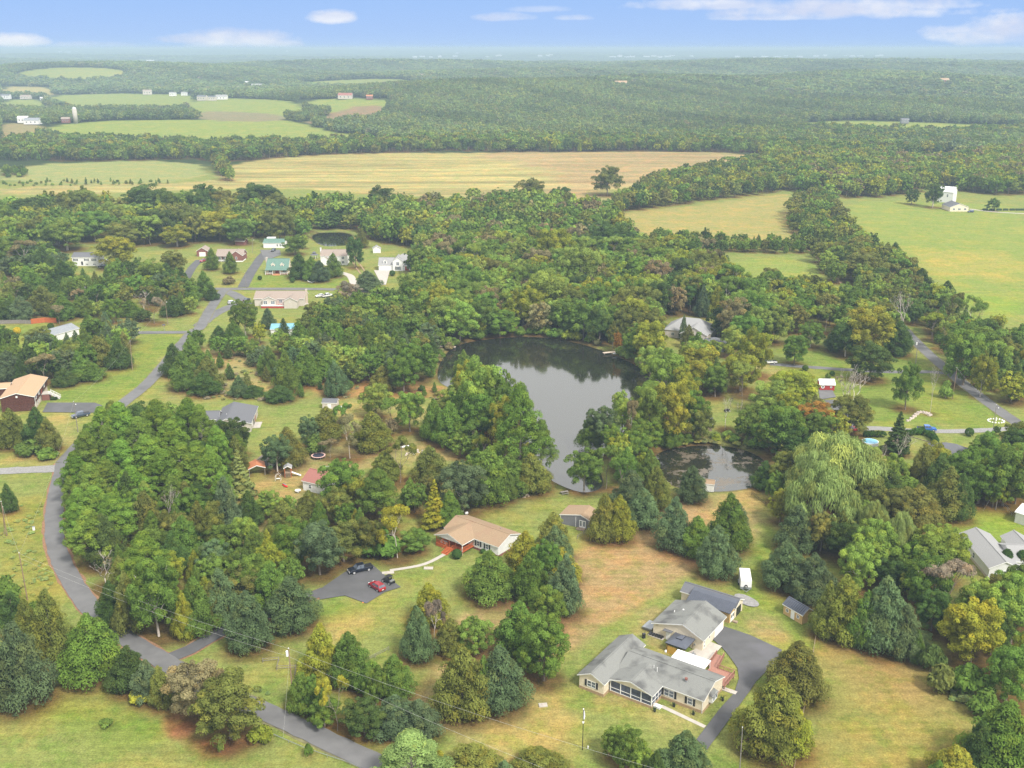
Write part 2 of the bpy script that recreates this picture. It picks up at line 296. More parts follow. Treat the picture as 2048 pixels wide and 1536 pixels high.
# ------------------------------------------------------------------ GROUND colours
LAWN=lin((137,145,79)); LAWN_G=lin((128,143,66)); LAWN_Y=lin((160,152,92)); TAN=lin((168,144,100)); DRY=lin((158,146,94)); CORN=lin((170,160,104)); CORN_B=lin((168,148,106))
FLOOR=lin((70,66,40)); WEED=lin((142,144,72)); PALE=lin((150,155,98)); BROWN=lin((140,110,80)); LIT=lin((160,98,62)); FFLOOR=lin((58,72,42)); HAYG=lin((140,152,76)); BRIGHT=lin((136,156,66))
def P(*a): return list(zip(a[0::2], a[1::2]))
ZONES = [  # (pixel polygon of the ground, colour, feather in metres, crop rows 0..1)
 (P(0,395,560,372,800,395,1180,395,1220,380,1500,330,1500,306,1300,303,1000,306,760,306,640,308,520,318,430,340,440,366,0,372), CORN, 6, 1),
 (P(900,306,1300,303,1500,306,1500,330,1220,380,1180,402,1050,395,1150,350), CORN_B, 30, .7),
 (P(0,330,390,318,425,365,0,370), PALE, 8, 0),
 (P(100,252,250,240,560,238,660,262,780,282,700,300,160,292,60,270), HAYG, 12, 0),
 (P(0,244,110,256,60,290,0,306), lin((150,138,96)), 10, 0),
 (P(90,190,240,186,400,188,370,224,200,224,110,214), HAYG, 15, 0), (P(380,200,480,196,610,206,610,240,500,236,370,232), HAYG, 10, 0), (P(385,222,500,224,580,232,560,244,400,242), lin((140,132,98)), 10, 0),
 (P(600,200,770,197,790,208,740,228,620,226), HAYG, 12, 0), (P(680,216,780,208,760,242,660,252,600,246), lin((146,124,94)), 12, 0), (P(0,172,105,174,110,194,0,194), CORN, 15, 0),
 (P(0,200,90,198,95,220,0,222), HAYG, 15, 0), (P(1590,246,1700,240,2048,252,2048,276,1880,280,1640,276), HAYG, 15, 0), (P(1775,314,1865,314,1880,342,1770,344), CORN_B, 8, 0),
 (P(1205,442,1240,425,1400,410,1530,390,1585,387,1590,430,1600,470,1570,488,1450,490,1330,480,1260,460), LAWN_Y, 6, 0),
 (P(1460,520,1610,512,1700,590,1720,600,1600,590,1480,575,1455,545), HAYG, 5, 0),
 (P(1680,402,1880,404,2060,412,2060,640,1960,620,1870,560,1800,525,1720,480), HAYG, 6, 0),
 (P(1800,500,1960,500,2048,512,2048,560,1950,560,1850,540), lin((160,157,82)), 14, 0), (P(1900,590,2048,600,2048,650,1960,640), BRIGHT, 14, 0),
 # suburb lawns, upper left
 (P(0,510,200,500,320,505,480,500,620,500,840,500,830,560,740,590,640,640,500,650,330,720,250,800,120,800,0,770,0,700), LAWN, 4, 0),
 (P(275,668,380,668,330,740,290,790,180,800,100,780,240,745), LAWN_G, 4, 0), (P(500,545,680,550,720,575,600,585,500,580), LAWN_G, 3, 0), (P(0,650,120,650,100,690,0,700), LAWN_G, 5, 0),
 (P(100,745,280,740,270,790,200,815,110,800), LAWN_G, 4, 0), (P(85,835,150,825,150,870,130,900,125,925,0,932,0,915,80,900), LAWN_Y, 4, 0),
 (P(330,700,560,690,600,790,420,800,330,790), lin((158,150,98)), 6, 0), (P(600,740,760,745,900,775,910,800,600,800), lin((168,138,88)), 5, 0),
 (P(495,815,640,805,860,800,850,850,690,850,640,860,560,870,510,860), LAWN, 4, 0), (P(640,800,860,796,860,850,700,850), LAWN_Y, 5, 0),
 (P(500,900,700,880,800,880,960,890,900,925,760,930,640,1000,600,1030,480,1100,455,1085,520,1000), DRY, 5, 0),
 # left strip and foreground
 (P(0,955,120,955,100,1060,140,1180,60,1230,0,1230), WEED, 4, 0), (P(0,955,120,952,108,1000,0,1000), LAWN, 4, 0),
 (P(0,1330,130,1330,300,1400,360,1440,520,1480,750,1540,760,1600,0,1600), LAWN, 4, 0), (P(200,1390,330,1430,320,1500,60,1440), LAWN_G, 6, 0),
 (P(330,1415,380,1430,400,1480,500,1478,520,1490,440,1510,350,1480), lin((152,108,74)), 3, 0),
 (P(390,1310,480,1265,560,1250,650,1180,800,1140,900,1110,1000,1110,960,1190,860,1230,760,1300,700,1330,620,1420,700,1480,540,1420), LAWN, 4, 0),
 (P(640,1200,740,1200,720,1240,620,1260), LAWN_G, 4, 0), (P(640,1230,760,1240,700,1330,640,1310), LAWN_Y, 5, 0), (P(860,1080,900,1060,960,1110,860,1150,760,1130,800,1110), LAWN, 3, 0),
 (P(920,1020,1010,985,1130,962,1250,985,1240,1010,1170,1060,1000,1100,940,1050), LAWN, 4, 0),
 # the dry corridor
 (P(1160,1080,1230,1060,1400,1090,1430,1120,1300,1210,1210,1260,1110,1330,1060,1300,1120,1180), TAN, 4, 0), (P(1350,1000,1400,980,1530,985,1540,1050,1480,1110,1430,1060,1340,1040), DRY, 5, 0),
 (P(1250,1070,1330,1010,1450,1020,1480,1060,1400,1110), TAN, 6, 0), (P(900,1230,1030,1200,1060,1290,1000,1440,860,1450,840,1340,900,1300), TAN, 5, 0),
 (P(830,1310,900,1400,880,1470,1000,1600,1250,1600,1400,1500,1380,1400,1200,1380,1120,1300,1050,1350,1000,1430), LAWN_Y, 5, 0), 
 (P(1130,1330,1180,1280,1250,1240,1300,1200,1380,1150,1300,1250,1180,1400,1250,1420,1410,1500,1400,1600,1200,1600,1120,1450), LAWN, 4, 0),
 (P(1490,1110,1545,1040,1590,1150,1640,1270,1610,1600,1400,1600,1560,1330,1540,1240,1480,1220), LAWN_G, 4, 0),
 (P(1500,1200,1570,1260,1560,1290,1500,1260), DRY, 4, 0), (P(1270,1220,1330,1200,1340,1300,1290,1290), DRY, 3, 0),
 (P(1630,1280,1700,1270,1830,1290,1940,1400,1960,1470,1900,1540,1860,1600,1590,1600), lin((146,142,78)), 4, 0), (P(1700,1330,1850,1330,1900,1430,1780,1420), lin((160,138,84)), 12, 0),
 (P(1820,1230,1880,1290,1960,1400,1940,1410,1850,1310), BRIGHT, 3, 0),
 # right hand lawns
 (P(1560,690,1830,705,1860,740,1990,820,2020,860,1900,850,1740,850,1700,800,1640,770,1560,750), LAWN_G, 5, 0), (P(1400,795,1540,795,1530,850,1480,880,1410,850), LAWN, 4, 0), 
 (P(1740,875,1800,870,2048,865,2048,900,1940,900,1850,920,1780,960,1740,920), LAWN, 4, 0), (P(1460,720,1560,720,1560,760,1480,760), LAWN_Y, 4, 0),
 (P(1900,1020,2060,1010,2060,1160,1900,1080), BRIGHT, 4, 0), (P(1780,1140,1830,1180,1850,1210,1800,1190), LAWN, 3, 0),
]
print('zones', len(ZONES))

# ------------------------------------------------------------------ TREES: where they stand
# kind tint x ytop ybase width (photograph pixels: crown top, foot of the trunk, crown width)
TREES = """
cu 48 1240 1425 128|co 108 1176 1330 92|cg 187 1226 1372 118|cd 262 1290 1392 80|cu 298 1318 1410 66|sY 284 1374 1410 44|co 325 1330 1422 52|br 396 1322 1440 112|tr 440 1330 1420 70|bo 462 1356 1492 128
sg 212 1438 1456 26|sl 442 1478 1508 12|sy 520 1450 1490 48|sg 617 1486 1516 17|cu -5 1270 1420 80|co 60 1195 1300 60|cd 30 1180 1270 60|sg 20 1150 1215 50|sg 70 1205 1240 40|cd 20 965 1030 34
cd 228 1160 1262 60|co 262 1140 1275 62|bg 318 1120 1284 98|cg 392 1155 1278 84|cy 372 1180 1285 40|cu 446 1132 1256 70|co 430 1160 1258 60|cu 500 1180 1312 96|cu 585 1150 1272 98|cg 545 1120 1230 80|cg 560 1140 1215 60
cy 645 1245 1372 76|cg 700 1262 1380 82|cg 605 1342 1434 66|bg 628 1350 1430 50|tY 675 1360 1466 74|bg 650 1400 1460 60|cu 792 1390 1480 92|cu 840 1398 1486 78|bd 730 1400 1478 90|cg 790 1308 1408 82|cg 745 1320 1400 70|bg 752 1330 1420 50
cu 835 1210 1330 72|tG 868 1200 1300 56|cy 858 1164 1262 78|co 903 1236 1318 62|bl 952 1232 1318 70|cY 925 1288 1445 112|cu 1000 1290 1432 104|cg 968 1310 1420 60|pP 825 1464 1600 152|cY 945 1488 1580 120|cu 1010 1520 1600 60|cy 880 1500 1580 60
cu 1130 1106 1240 72|bg 1092 1174 1268 74|cg 1038 1200 1325 92|bg 1088 1228 1372 92|bg 1060 1290 1350 60|cy 1050 1060 1170 84|cu 1108 1050 1170 84|cg 980 1100 1212 108|cy 1120 1092 1178 80|bg 1090 1082 1178 60|co 1105 1022 1130 76|cg 1060 1100 1215 70
bg 1252 1452 1550 62|bl 1225 1455 1520 46|cu 1366 1460 1580 100|co 1078 1498 1566 104|bl 1280 1490 1560 50|cd 1310 1500 1590 50
co 1590 1280 1416 108|cY 1545 1350 1526 138|cy 1580 1400 1520 80|cu 1572 1086 1192 90|cu 1622 1106 1215 96|cY 1682 1148 1292 96|co 1650 1160 1282 60|cu 1760 1150 1318 104|cg 1725 1180 1305 76|cu 1805 1205 1326 66|cg 1830 1260 1330 30
bY 1940 1204 1342 118|bl 2020 1150 1300 110|tG 1892 1128 1240 86|bd 1862 1180 1270 70|bg 2010 1290 1420 90|by 2035 1270 1390 60|sg 1930 1330 1400 66|so 1885 1330 1392 56|sg 1965 1380 1440 60|sd 1860 1290 1350 46|cg 2000 1400 1566 150|cd 1950 1440 1560 80|cy 1900 1490 1590 104|cg 1870 1520 1590 60|cy 2030 1440 1560 60
wP 1665 862 1035 186|wP 1625 900 1040 110|wP 1640 925 1085 150|wP 1790 1022 1150 76|wP 1740 1000 1110 70|cu 1590 1008 1112 78|cu 1568 1080 1160 70|bl 1742 1038 1165 96|bl 1712 1080 1190 80|bd 1690 1040 1130 80|bl 1872 1050 1172 100|bg 1840 1070 1170 80|co 1832 968 1066 100|bo 1790 975 1060 70|co 1890 932 1050 88|cd 1915 945 1050 60|co 1840 884 998 66|cd 1872 905 1020 70|bg 2005 890 1022 92|bg 1955 912 1018 90|by 1985 930 1020 50|bo 2030 900 1015 60
kd 1792 822 915 48|bd 1752 940 1025 90|nG 1790 874 940 60|nG 1757 888 945 22|bf 1630 804 885 72|by 1664 826 880 50|bY 1625 845 890 60|bg 1553 812 925 92|bd 1580 850 930 80|bo 1697 788 880 80|by 1580 740 830 100|bl 1540 760 840 80|cd 1528 920 985 50|bo 1570 900 990 70|by 1560 975 1050 50|bg 1550 940 1010 40
nG 1702 752 822 70|nG 1860 745 828 24|bg 1810 722 826 56|sl 1890 760 800 26|sg 1655 745 760 12
pg 1040 764 960 92|pg 1082 838 962 62|co 1062 905 998 84|cg 1020 905 1000 80|bg 1168 900 990 76|tg 1212 893 980 50|bl 965 706 880 84|bg 1000 740 880 66|by 940 715 830 60|cg 928 698 770 44|bg 960 780 895 78|cg 900 800 905 70|by 1010 790 920 60
cu 1262 938 1032 84|co 1310 930 1030 62|cg 1252 893 970 48|cg 1298 898 975 50|cu 1382 930 1012 62|cu 1348 992 1112 76|cg 1455 984 1112 84|cg 1392 1030 1122 64|cu 1430 1048 1165 78|cY 1208 984 1092 66|cy 1238 988 1092 62|cu 1283 975 1062 76|cu 1474 1005 1090 46
bu 1200 812 905 64|cg 1180 830 905 50|bl 1242 780 890 60|tr 1262 800 900 40|bl 1298 770 895 66|by 1342 762 895 76|bl 1330 696 815 88|by 1365 730 830 70|bg 1290 840 910 66|bg 1230 850 920 60|cg 1340 850 900 50|bg 1385 780 880 60|bo 1400 810 890 50
co 655 812 892 72|bu 620 830 900 40|co 578 852 942 66|tr 700 830 920 70|cY 745 822 912 84|bl 752 764 842 62|bl 820 782 870 56|cg 868 796 890 56|cg 930 790 890 76|bf 967 858 895 30|sg 630 870 912 46|tr 660 880 918 36|co 770 900 970 62|bg 683 916 1024 88|pg 760 936 1052 84|co 620 980 1062 72|co 570 1000 1085 66|bl 538 980 1040 50
kY 870 958 1062 52|bu 925 920 1035 96|cg 980 890 1020 88|cg 1010 930 1010 50|co 860 890 975 72|to 800 880 970 70|tY 795 1012 1120 84|bo 688 1040 1134 90|sg 765 1062 1120 86|bg 830 1060 1110 60|bu 640 1048 1160 86|bg 590 1036 1140 76|cy 540 1078 1180 80|cg 515 1050 1150 60|bo 740 1030 1120 60|cg 900 980 1060 50
cu 455 950 1070 68|bo 428 1000 1112 64|cg 372 1030 1130 82|co 297 980 1092 78|cd 262 940 1050 60|nG 340 985 1062 46|pB 300 1062 1205 96|cd 215 1026 1145 86|cd 350 1060 1160 60|nr 215 1104 1180 86|co 245 1110 1190 50|bg 480 1100 1180 60|bg 440 1080 1150 50|co 400 1000 1090 50|cd 500 980 1060 50|kP 482 897 1000 54|co 475 870 960 50|bu 555 870 950 60
pB 182 860 968 66|pB 215 812 930 70|pB 252 803 925 76|pB 288 832 950 78|pB 322 797 925 78|pB 302 868 985 86|pB 352 838 955 76|pB 385 794 920 72|pB 410 808 935 62|pB 250 878 990 86|pB 336 898 1005 90|pB 372 886 1000 86|pB 402 880 995 80|pB 432 898 1010 64|pB 160 902 1010 66|pB 190 925 1035 76|pB 222 918 1020 80|pB 200 970 1085 88|pB 236 985 1100 84|pB 168 975 1080 64|pB 190 1018 1130 86|pB 150 950 1040 44|pB 270 930 1030 70|pB 440 850 960 54|pB 160 1005 1095 60|pg 225 850 960 60
cd 80 812 905 56|co 28 815 905 66|co 100 835 910 50|sg 60 880 918 60|sg 95 895 922 40|co 10 840 900 40
cg 425 495 545 30|cg 462 502 552 28|sr 457 552 572 24|cg 410 540 600 36|cd 425 570 605 28|by 232 472 545 80|bl 135 436 510 80|bl 305 518 585 56|by 300 550 590 50|bg 491 598 680 50|cu 537 615 662 32|by 520 642 690 26|bg 590 468 515 48|cd 600 505 565 46|cg 625 512 568 42|cu 640 520 570 40|cg 668 505 560 34|cg 160 700 760 40|bd 285 620 646 38
nG 290 580 622 60|bg 228 596 650 38|cu 735 540 590 54|bG 700 560 620 50|bo 560 415 490 60|bd 712 470 540 34|bd 1228 445 530 80|by 1110 455 560 70|bl 1160 480 600 80|bY 1022 530 590 62|bl 1090 540 650 90|bl 960 560 650 70|bd 1205 440 520 60|bo 1215 330 398 60|bd 1210 545 610 50|bf 1230 560 620 30|nr 1212 588 645 16|bf 1235 660 708 18|bo 1225 640 700 22|bo 1185 650 690 20
by 1735 612 725 94|bd 1690 640 720 60|bd 1738 686 770 80|bg 1620 640 700 52|nG 1803 600 690 56|cd 1795 640 720 56|bg 1588 668 735 50|cd 1668 650 710 40|bg 1940 640 760 120|bg 1925 660 780 80|bl 1985 680 770 60|by 1960 700 800 50|by 1510 650 760 66|bl 1465 650 720 60|by 1480 700 790 70
cu 1405 568 640 32|co 1376 648 702 30|cu 1366 628 684 18|by 1390 694 765 66|bd 1410 454 512 24|bd 1865 365 420 38|bd 1823 375 412 28|bd 1985 395 425 26|kd 1648 564 588 18|cd 1787 483 535 34|bo 1715 505 570 70|bd 1760 535 590 50|cd 1840 535 590 50|cd 1890 560 620 46|bo 1680 480 530 50|cg 650 695 770 60|cg 615 690 780 60|cg 575 700 790 50|cu 672 720 800 50|bg 830 680 770 80|cu 790 690 770 50|cg 700 660 740 60|co 865 635 695 36|cg 740 640 720 60|co 765 730 790 50|bg 808 700 790 60
cd 350 685 760 50|cg 385 670 740 50|cg 370 700 790 60|co 420 710 790 56|cg 470 640 700 44|cd 440 650 700 40|cd 410 740 800 60|cu 480 750 800 40|cd 560 770 812 60|cd 505 770 800 46|cg 540 690 760 40|cg 600 640 720 56
bg 640 425 461 40|bd 672 422 460 40|bo 702 425 462 40|bg 610 440 478 30|co 724 455 500 28|bl 606 466 500 24|bg 655 436 462 34|bo 170 370 448 62|bo 135 382 450 50|bd 295 368 452 86|bg 345 374 455 60|bd 412 366 450 66|bo 445 372 448 50|bd 520 366 442 78|bo 555 384 446 50|bg 10 400 470 60|bd 60 395 460 70|bl 235 400 470 70|bo 380 410 480 80|by 440 415 490 80|bg 480 430 495 60|bl 30 430 500 60|bd 765 368 430 50|bo 700 400 450 60|bg 860 400 450 60|bo 1060 356 425 60|bd 1120 372 430 50
bg 190 420 490 70|bo 250 440 500 70|bd 330 420 492 60|by 355 450 500 60|bg 20 470 540 70|cd 90 490 560 50|cd 130 520 590 60|cg 60 530 600 60|cd 105 550 620 60|tr 55 480 540 60|cd 195 570 610 46|cg 170 590 640 50|cd 330 540 590 50|cg 380 560 610 40|cd 350 590 640 50|tG 310 590 650 50|cg 260 600 640 50|cd 20 600 650 60|co 90 570 640 60|cu 45 590 650 50|cg 130 590 648 50|tr 120 610 650 30|bo 350 500 560 50|cd 335 525 570 40
bl 150 680 730 50|cg 108 668 716 44|co 148 690 742 44|cd 60 690 760 60|cu 20 700 770 60|co 200 670 740 60|cd 240 680 745 50|tr 90 710 770 50|cg 180 720 770 60|cd 130 735 780 50|bo 80 655 710 60|cg 1060 560 640 60|bl 920 600 690 70|by 880 560 650 60|bg 1000 620 680 70
bl 1300 690 770 60|bg 1270 660 730 50|by 1400 720 790 60|bg 1430 730 800 50
nG 1680 745 850 70|nG 1450 790 860 40|nG 1475 795 865 14
"""
TINT = {'d': (.074,.122,.031), 'g': (.122,.198,.036), 'l': (.195,.275,.053), 'y': (.230,.260,.034), 'o': (.156,.176,.042), 'u': (.108,.158,.068), 'r': (.205,.182,.088),
        'Y': (.30,.30,.035), 'a': (.178,.200,.040), 'f': (.31,.17,.035), 'G': (.22,.195,.14), 'P': (.235,.31,.095), 'B': (.150,.245,.038)}
KIND = {'c': 'cedar', 'b': 'broadleaf', 'p': 'pine', 'w': 'willow', 's': 'shrub', 'n': 'bare', 't': 'thin', 'k': 'spruce'}
trees = []   # dict(kind, tint, col, X, Y, h, w, hand)
for s in TREES.replace('\n', '|').split('|'):
    s = s.split()
    if len(s) != 5: continue
    k, tn = s[0][0], s[0][1]; x, yt, yb, wp = map(float, s[1:])
    yb -= wp * {'c': .2, 'b': .12, 't': .05, 's': .15, 'w': .15, 'k': .15}.get(k, 0)
    X, Y, Z = at(x, yb)
    # height so that the top projects on yt
    lo, hi = 0.5, 45.0
    for _ in range(24):
        m_ = (lo + hi) / 2
        if proj(X, Y, Z + m_)[1] > yt: lo = m_
        else: hi = m_
    fx = proj(X, Y, Z + lo * .5)[2]
    trees.append(dict(k=KIND[k], t=tn, X=X, Y=Y, Z=Z, h=lo, w=wp / F * fx * .94, hand=True))

HOUSE_CLEAR = []   # world circles kept free of scattered trees (x, y, r) filled from pixel points
for x, y, r in [(721,1150,8),(700,1190,10),(760,1170,12),(1375,655,15),(1375,690,12),(790,562,9),(790,592,20),(1375,702,14),(1650,805,9),(1690,815,7),(1500,770,10),(1790,905,9),(1750,915,7),(574,690,7),(120,692,7),(1960,1140,14),(470,875,6),(645,610,8),(1422,700,9),(55,815,12),(465,850,11),(625,985,9),(530,930,6),(500,950,6),(577,950,7),(637,914,5),(175,520,14),(275,545,8),(75,585,9),(245,575,5),(120,672,9),(440,505,16),(405,505,8),(550,530,12),(545,490,10),(665,520,12),(790,530,18),(753,497,6),
   (545,600,16),(590,605,10),(645,592,8),(625,623,4),(572,660,9),(465,603,5),(1575,800,8),(1640,790,10),(1655,775,7),(1890,905,11),(1803,875,5),(1740,888,7),(1715,865,5),(1495,728,8),(1410,850,6),(1375,985,0),(1455,820,4),(940,1085,17),(1145,1040,9),(1970,1110,22),(820,895,7),(905,890,6),(265,662,6),(60,640,15),(1530,723,6),(1485,725,6)]:
    X, Y, _ = at(x, y); HOUSE_CLEAR.append((X, Y, r))

# woods: pixel polygon, spacing (m), kinds, tints, (hmin, hmax)
MIXB = 'ggglldyoob'; 
WOODS = [
 (P(705,440,900,425,1040,415,1170,428,1215,455,1290,520,1430,520,1450,570,1530,625,1545,690,1500,700,1440,690,1420,640,1320,640,1320,735,1300,738,1230,708,1150,684,1060,668,960,672,895,688,850,640,760,600,740,580,830,560,850,500,740,480), 8.2, 'bbbbbbct', 'ggglldyoor', (11, 19)),
 (P(600,655,690,610,760,590,850,640,895,690,868,755,780,775,700,765,600,765,540,700,570,668), 7.0, 'cccbbb', 'ggdulo', (8, 13)),
 (P(330,730,400,690,480,690,540,700,600,770,580,805,470,795,390,790,330,760), 11, 'cccb', 'gduo', (5, 9)),
 (P(545,765,700,770,900,775,905,795,760,800,640,797,545,800), 8, 'csc', 'dgo', (3, 6)),
 (P(0,430,120,425,250,428,420,425,560,430,700,428,705,458,622,460,600,472,520,478,430,482,330,490,200,488,100,495,0,520), 9.5, 'bbbbct', 'gdyool', (11, 19)),
 (P(0,520,80,505,140,540,150,562,60,565,0,562), 8, 'cb', 'dgu', (8, 12)), (P(0,590,90,590,240,580,300,590,400,600,395,640,300,622,200,645,160,632,0,630), 10, 'ccbbt', 'gduor', (8, 12)),
 (P(0,700,110,705,170,655,250,655,268,700,235,750,120,762,0,768), 8.0, 'ccb', 'dgou', (9, 13)), (P(0,560,60,578,150,566,280,545,340,560,400,575,395,600,300,592,240,600,160,610,0,600), 9, 'cb', 'gdo', (8, 12)),
 (P(1575,430,1590,402,1655,398,1700,470,1795,540,1870,605,1960,655,2060,700,2060,840,1995,795,1910,735,1850,690,1800,660,1705,598,1640,545,1612,500,1580,458), 8.0, 'bbbct', 'gdoyoo', (8, 14)),
 (P(1450,590,1560,590,1700,618,1790,650,1840,690,1800,700,1700,690,1640,672,1560,672,1480,650), 8.5, 'bbbt', 'gyyool', (9, 15)), (P(1430,505,1610,508,1600,490,1480,488,1400,480,1300,480,1290,500), 7, 'bbc', 'dgo', (6, 9)),
 (P(1205,432,1290,418,1420,402,1520,390,1590,378,1600,340,1530,325,1430,345,1310,362,1262,398), 9, 'bbbt', 'gooyd', (9, 15)),
 (P(1530,322,1600,328,1700,320,1780,330,1870,330,2060,300,2060,392,1960,388,1880,375,1800,393,1700,396,1600,385), 10, 'bbbt', 'goyylr', (11, 18)),
 (P(0,322,200,322,400,318,430,330,445,362,470,365,440,325,530,318,640,310,780,306,900,302,1000,304,1300,303,1500,306,1560,322,1700,320,2060,300,2060,262,1880,272,1640,262,1560,270,1200,280,850,280,760,288,600,292,400,295,250,290,60,284,0,292), 10, 'bbbct', 'ggooyd', (10, 17)),
 (P(0,366,100,362,340,362,345,370,0,374), 12, 'cs', 'ogd', (3, 6)), (P(8,344,50,346,60,354,10,356), 9, 'bs', 'gd', (6, 10)),
 (P(868,722,896,684,960,666,1060,660,1150,674,1230,702,1310,740,1314,756,1225,718,1148,692,1060,681,960,688,905,702,885,726), 3.6, 'ssssb', 'glyogr', (5, 8)), (P(1300,900,1325,880,1400,872,1470,876,1540,896,1560,930,1545,925,1520,902,1470,886,1400,882,1330,892,1310,912), 3.6, 's', 'glyor', (4, 7)),
 # near woods
 (P(150,900,230,860,400,860,440,885,470,900,510,960,450,1010,480,1080,450,1095,190,1130,130,1020), 6.2, 'ccpb', 'dgdoB', (8, 13)),
 (P(185,1130,440,1090,560,1080,640,1130,620,1175,600,1190,560,1210,460,1238,340,1272,240,1215,195,1185), 6.2, 'ccb', 'gdoyu', (7, 11)),
 (P(500,1050,600,1030,700,1000,760,1010,860,1000,960,950,1090,975,960,1010,890,1040,850,1100,740,1112,640,1140,560,1115), 6.6, 'bbcc', 'goylu', (7, 12)),
 (P(690,860,760,850,990,840,1045,900,1090,950,1060,965,980,960,960,930,840,920,700,910), 8, 'bcbt', 'goygr', (6, 11)), (P(900,800,1010,820,1050,900,960,890,900,860), 8, 'bcb', 'gogl', (9, 14)),
 (P(1560,960,1550,1010,1600,1100,1700,1150,1830,1215,1880,1310,1960,1400,2060,1440,2060,1160,1960,1140,1890,1110,1880,1060,1900,1020,1960,1010,2060,1015,2060,930,1920,940,1830,970,1740,960,1600,950), 7.0, 'bbbcs', 'ggldyoo', (8, 13)),
 (P(1185,870,1250,832,1330,792,1400,785,1405,850,1310,885,1300,930,1320,980,1230,985,1160,985,1210,925), 6.5, 'bbct', 'glyo', (6, 11)),
 (P(1330,735,1450,700,1500,735,1480,770,1540,795,1400,795,1330,800,1305,760), 8, 'bbtc', 'glyyo', (8, 13)), (P(1540,800,1600,810,1680,875,1690,900,1600,900,1545,925,1500,898,1480,885,1535,850), 7.5, 'bbt', 'gdyo', (8, 13)),
 (P(1405,870,1480,884,1540,905,1530,912,1470,888,1400,884), 6, 'sbt', 'yog', (3, 6)), (P(1840,700,1870,720,1900,745,1870,740,1838,725), 7, 'bs', 'og', (4, 7)),
 (P(0,850,110,870,118,895,60,918,0,905), 6, 'cs', 'ogd', (6, 9)), (P(0,1180,100,1240,140,1330,60,1400,0,1420), 6.5, 'cs', 'gdou', (6, 9)), (P(130,1310,300,1340,380,1340,340,1400,250,1390,150,1350), 6, 'cs', 'gdo', (5, 8)),
 (P(590,1420,640,1410,740,1430,860,1460,850,1480,720,1470,620,1445), 5, 'scb', 'gdo', (2, 5)), (P(470,1370,540,1400,530,1470,440,1480,430,1440), 6, 'bt', 'ogr', (6, 9)),
 (P(1720,870,1800,880,1780,885,1720,890), 6, 's', 'g', (1.5, 2.5)), (P(1960,855,2060,870,2060,900,1990,880), 6, 'sb', 'gd', (3, 5)), (P(2000,905,2060,900,2060,1000,1960,1010,1880,1000,1900,950), 7, 'bc', 'gdo', (9, 13)),
]
TN = {'b': 'b'}
def tooclose(X, Y, d, lst):
    return any((X - a) ** 2 + (Y - b) ** 2 < (d + r) ** 2 for a, b, r in lst)
ROADS_PX = []   # filled below, used to keep trees off
ROAD = [  # name, material, half width m, pixel centre line
 ('road', 'asphalt', 2.25, P(128,925,112,1000,108,1060,118,1110,145,1165,190,1225,250,1275,330,1325,420,1375,520,1420,640,1475,755,1530,880,1600)),
 ('driveway', 'asphalt_dark', 1.75, P(325,1322,380,1300,450,1260,520,1235,580,1210,650,1182)),
 ('road', 'asphalt', 2.35, P(128,925,180,868,240,812,290,772,320,740,352,702,385,664,400,655,420,620,440,590,452,578)),
 ('road', 'asphalt', 2.3, P(0,568,60,572,160,575,300,577,452,578,560,578,660,579,760,585)),
 ('driveway', 'asphalt', 2.2, P(385,665,330,665,262,666)),
 ('driveway', 'asphalt_dark', 2.4, P(372,557,385,535,400,520)), ('driveway', 'asphalt_dark', 2.8, P(486,575,500,548,512,530,522,515,532,505)),
 ('driveway', 'gravel', 2.6, P(-40,946,0,943,60,940,125,937)),
 ('driveway', 'asphalt', 3.0, P(398,652,430,628,465,612,500,605)), ('driveway', 'asphalt', 3.0, P(450,582,470,590,488,602)),
 ('driveway', 'concrete', 2.0, P(680,545,700,552,708,568,712,580)),
 ('track', 'dirt', .35, P(700,515,712,535,722,548)), ('track', 'dirt', .35, P(708,512,722,532,732,545)),
 ('road', 'asphalt', 2.3, P(1800,650,1838,690,1880,728,1930,770,1985,812,2040,850,2100,890)),
 ('driveway', 'asphalt', 1.8, P(1540,728,1600,733,1700,740,1780,744,1860,744,1900,748)),
 ('driveway', 'gravel', 1.8, P(1650,862,1740,857,1840,862,1900,863,1970,861,2045,855)),
 ('driveway', 'asphalt', 2.2, P(1715,862,1690,830,1660,800)),
 ('driveway', 'concrete', 1.6, P(1938,418,1990,424,2060,428)),
 ('track', 'dirt', .8, P(1618,500,1640,520,1665,548,1690,575,1700,590)),
 ('walkway', 'concrete', .55, P(780,1141,820,1135,850,1128,872,1118,890,1108)),
 ('walkway', 'concrete', .45, P(1322,1412,1366,1433,1410,1454)),
]
DRIVE_POLY = [  # name, material, pixel polygon
 ('parking_area', 'asphalt_dark', P(636,1182,690,1145,745,1130,768,1150,795,1170,802,1175,770,1185,733,1208,690,1192,640,1200)),
 ('parking_area', 'asphalt_dark', P(1435,1246,1449,1254,1500,1271,1564,1301,1556,1318,1536,1340,1512,1364,1499,1384,1414,1501,1393,1480,1440,1418,1468,1388,1478,1358,1475,1337,1459,1314,1444,1296,1425,1279)),
 ('parking_area', 'asphalt_dark', P(95,806,190,806,205,812,195,826,85,825)),
 ('parking_area', 'asphalt', P(520,500,560,500,562,510,530,522)),
 ('driveway', 'concrete', P(748,541,780,541,772,570,763,570)),
 ('parking_area', 'concrete', P(575,603,612,598,618,610,585,614)),
 ('gravel_patch', 'gravel', P(1466,1190,1482,1188,1503,1196,1520,1208,1514,1216,1490,1212,1476,1202)),
 ('parking_area', 'asphalt', P(1636,775,1660,772,1672,795,1640,800)),
 ('patio', 'concrete', P(1376,1306,1398,1296,1418,1284,1444,1294,1420,1320,1405,1330)),
]
road_w = [[flat(*p) for p in pl] for _, _, _, pl in ROAD]
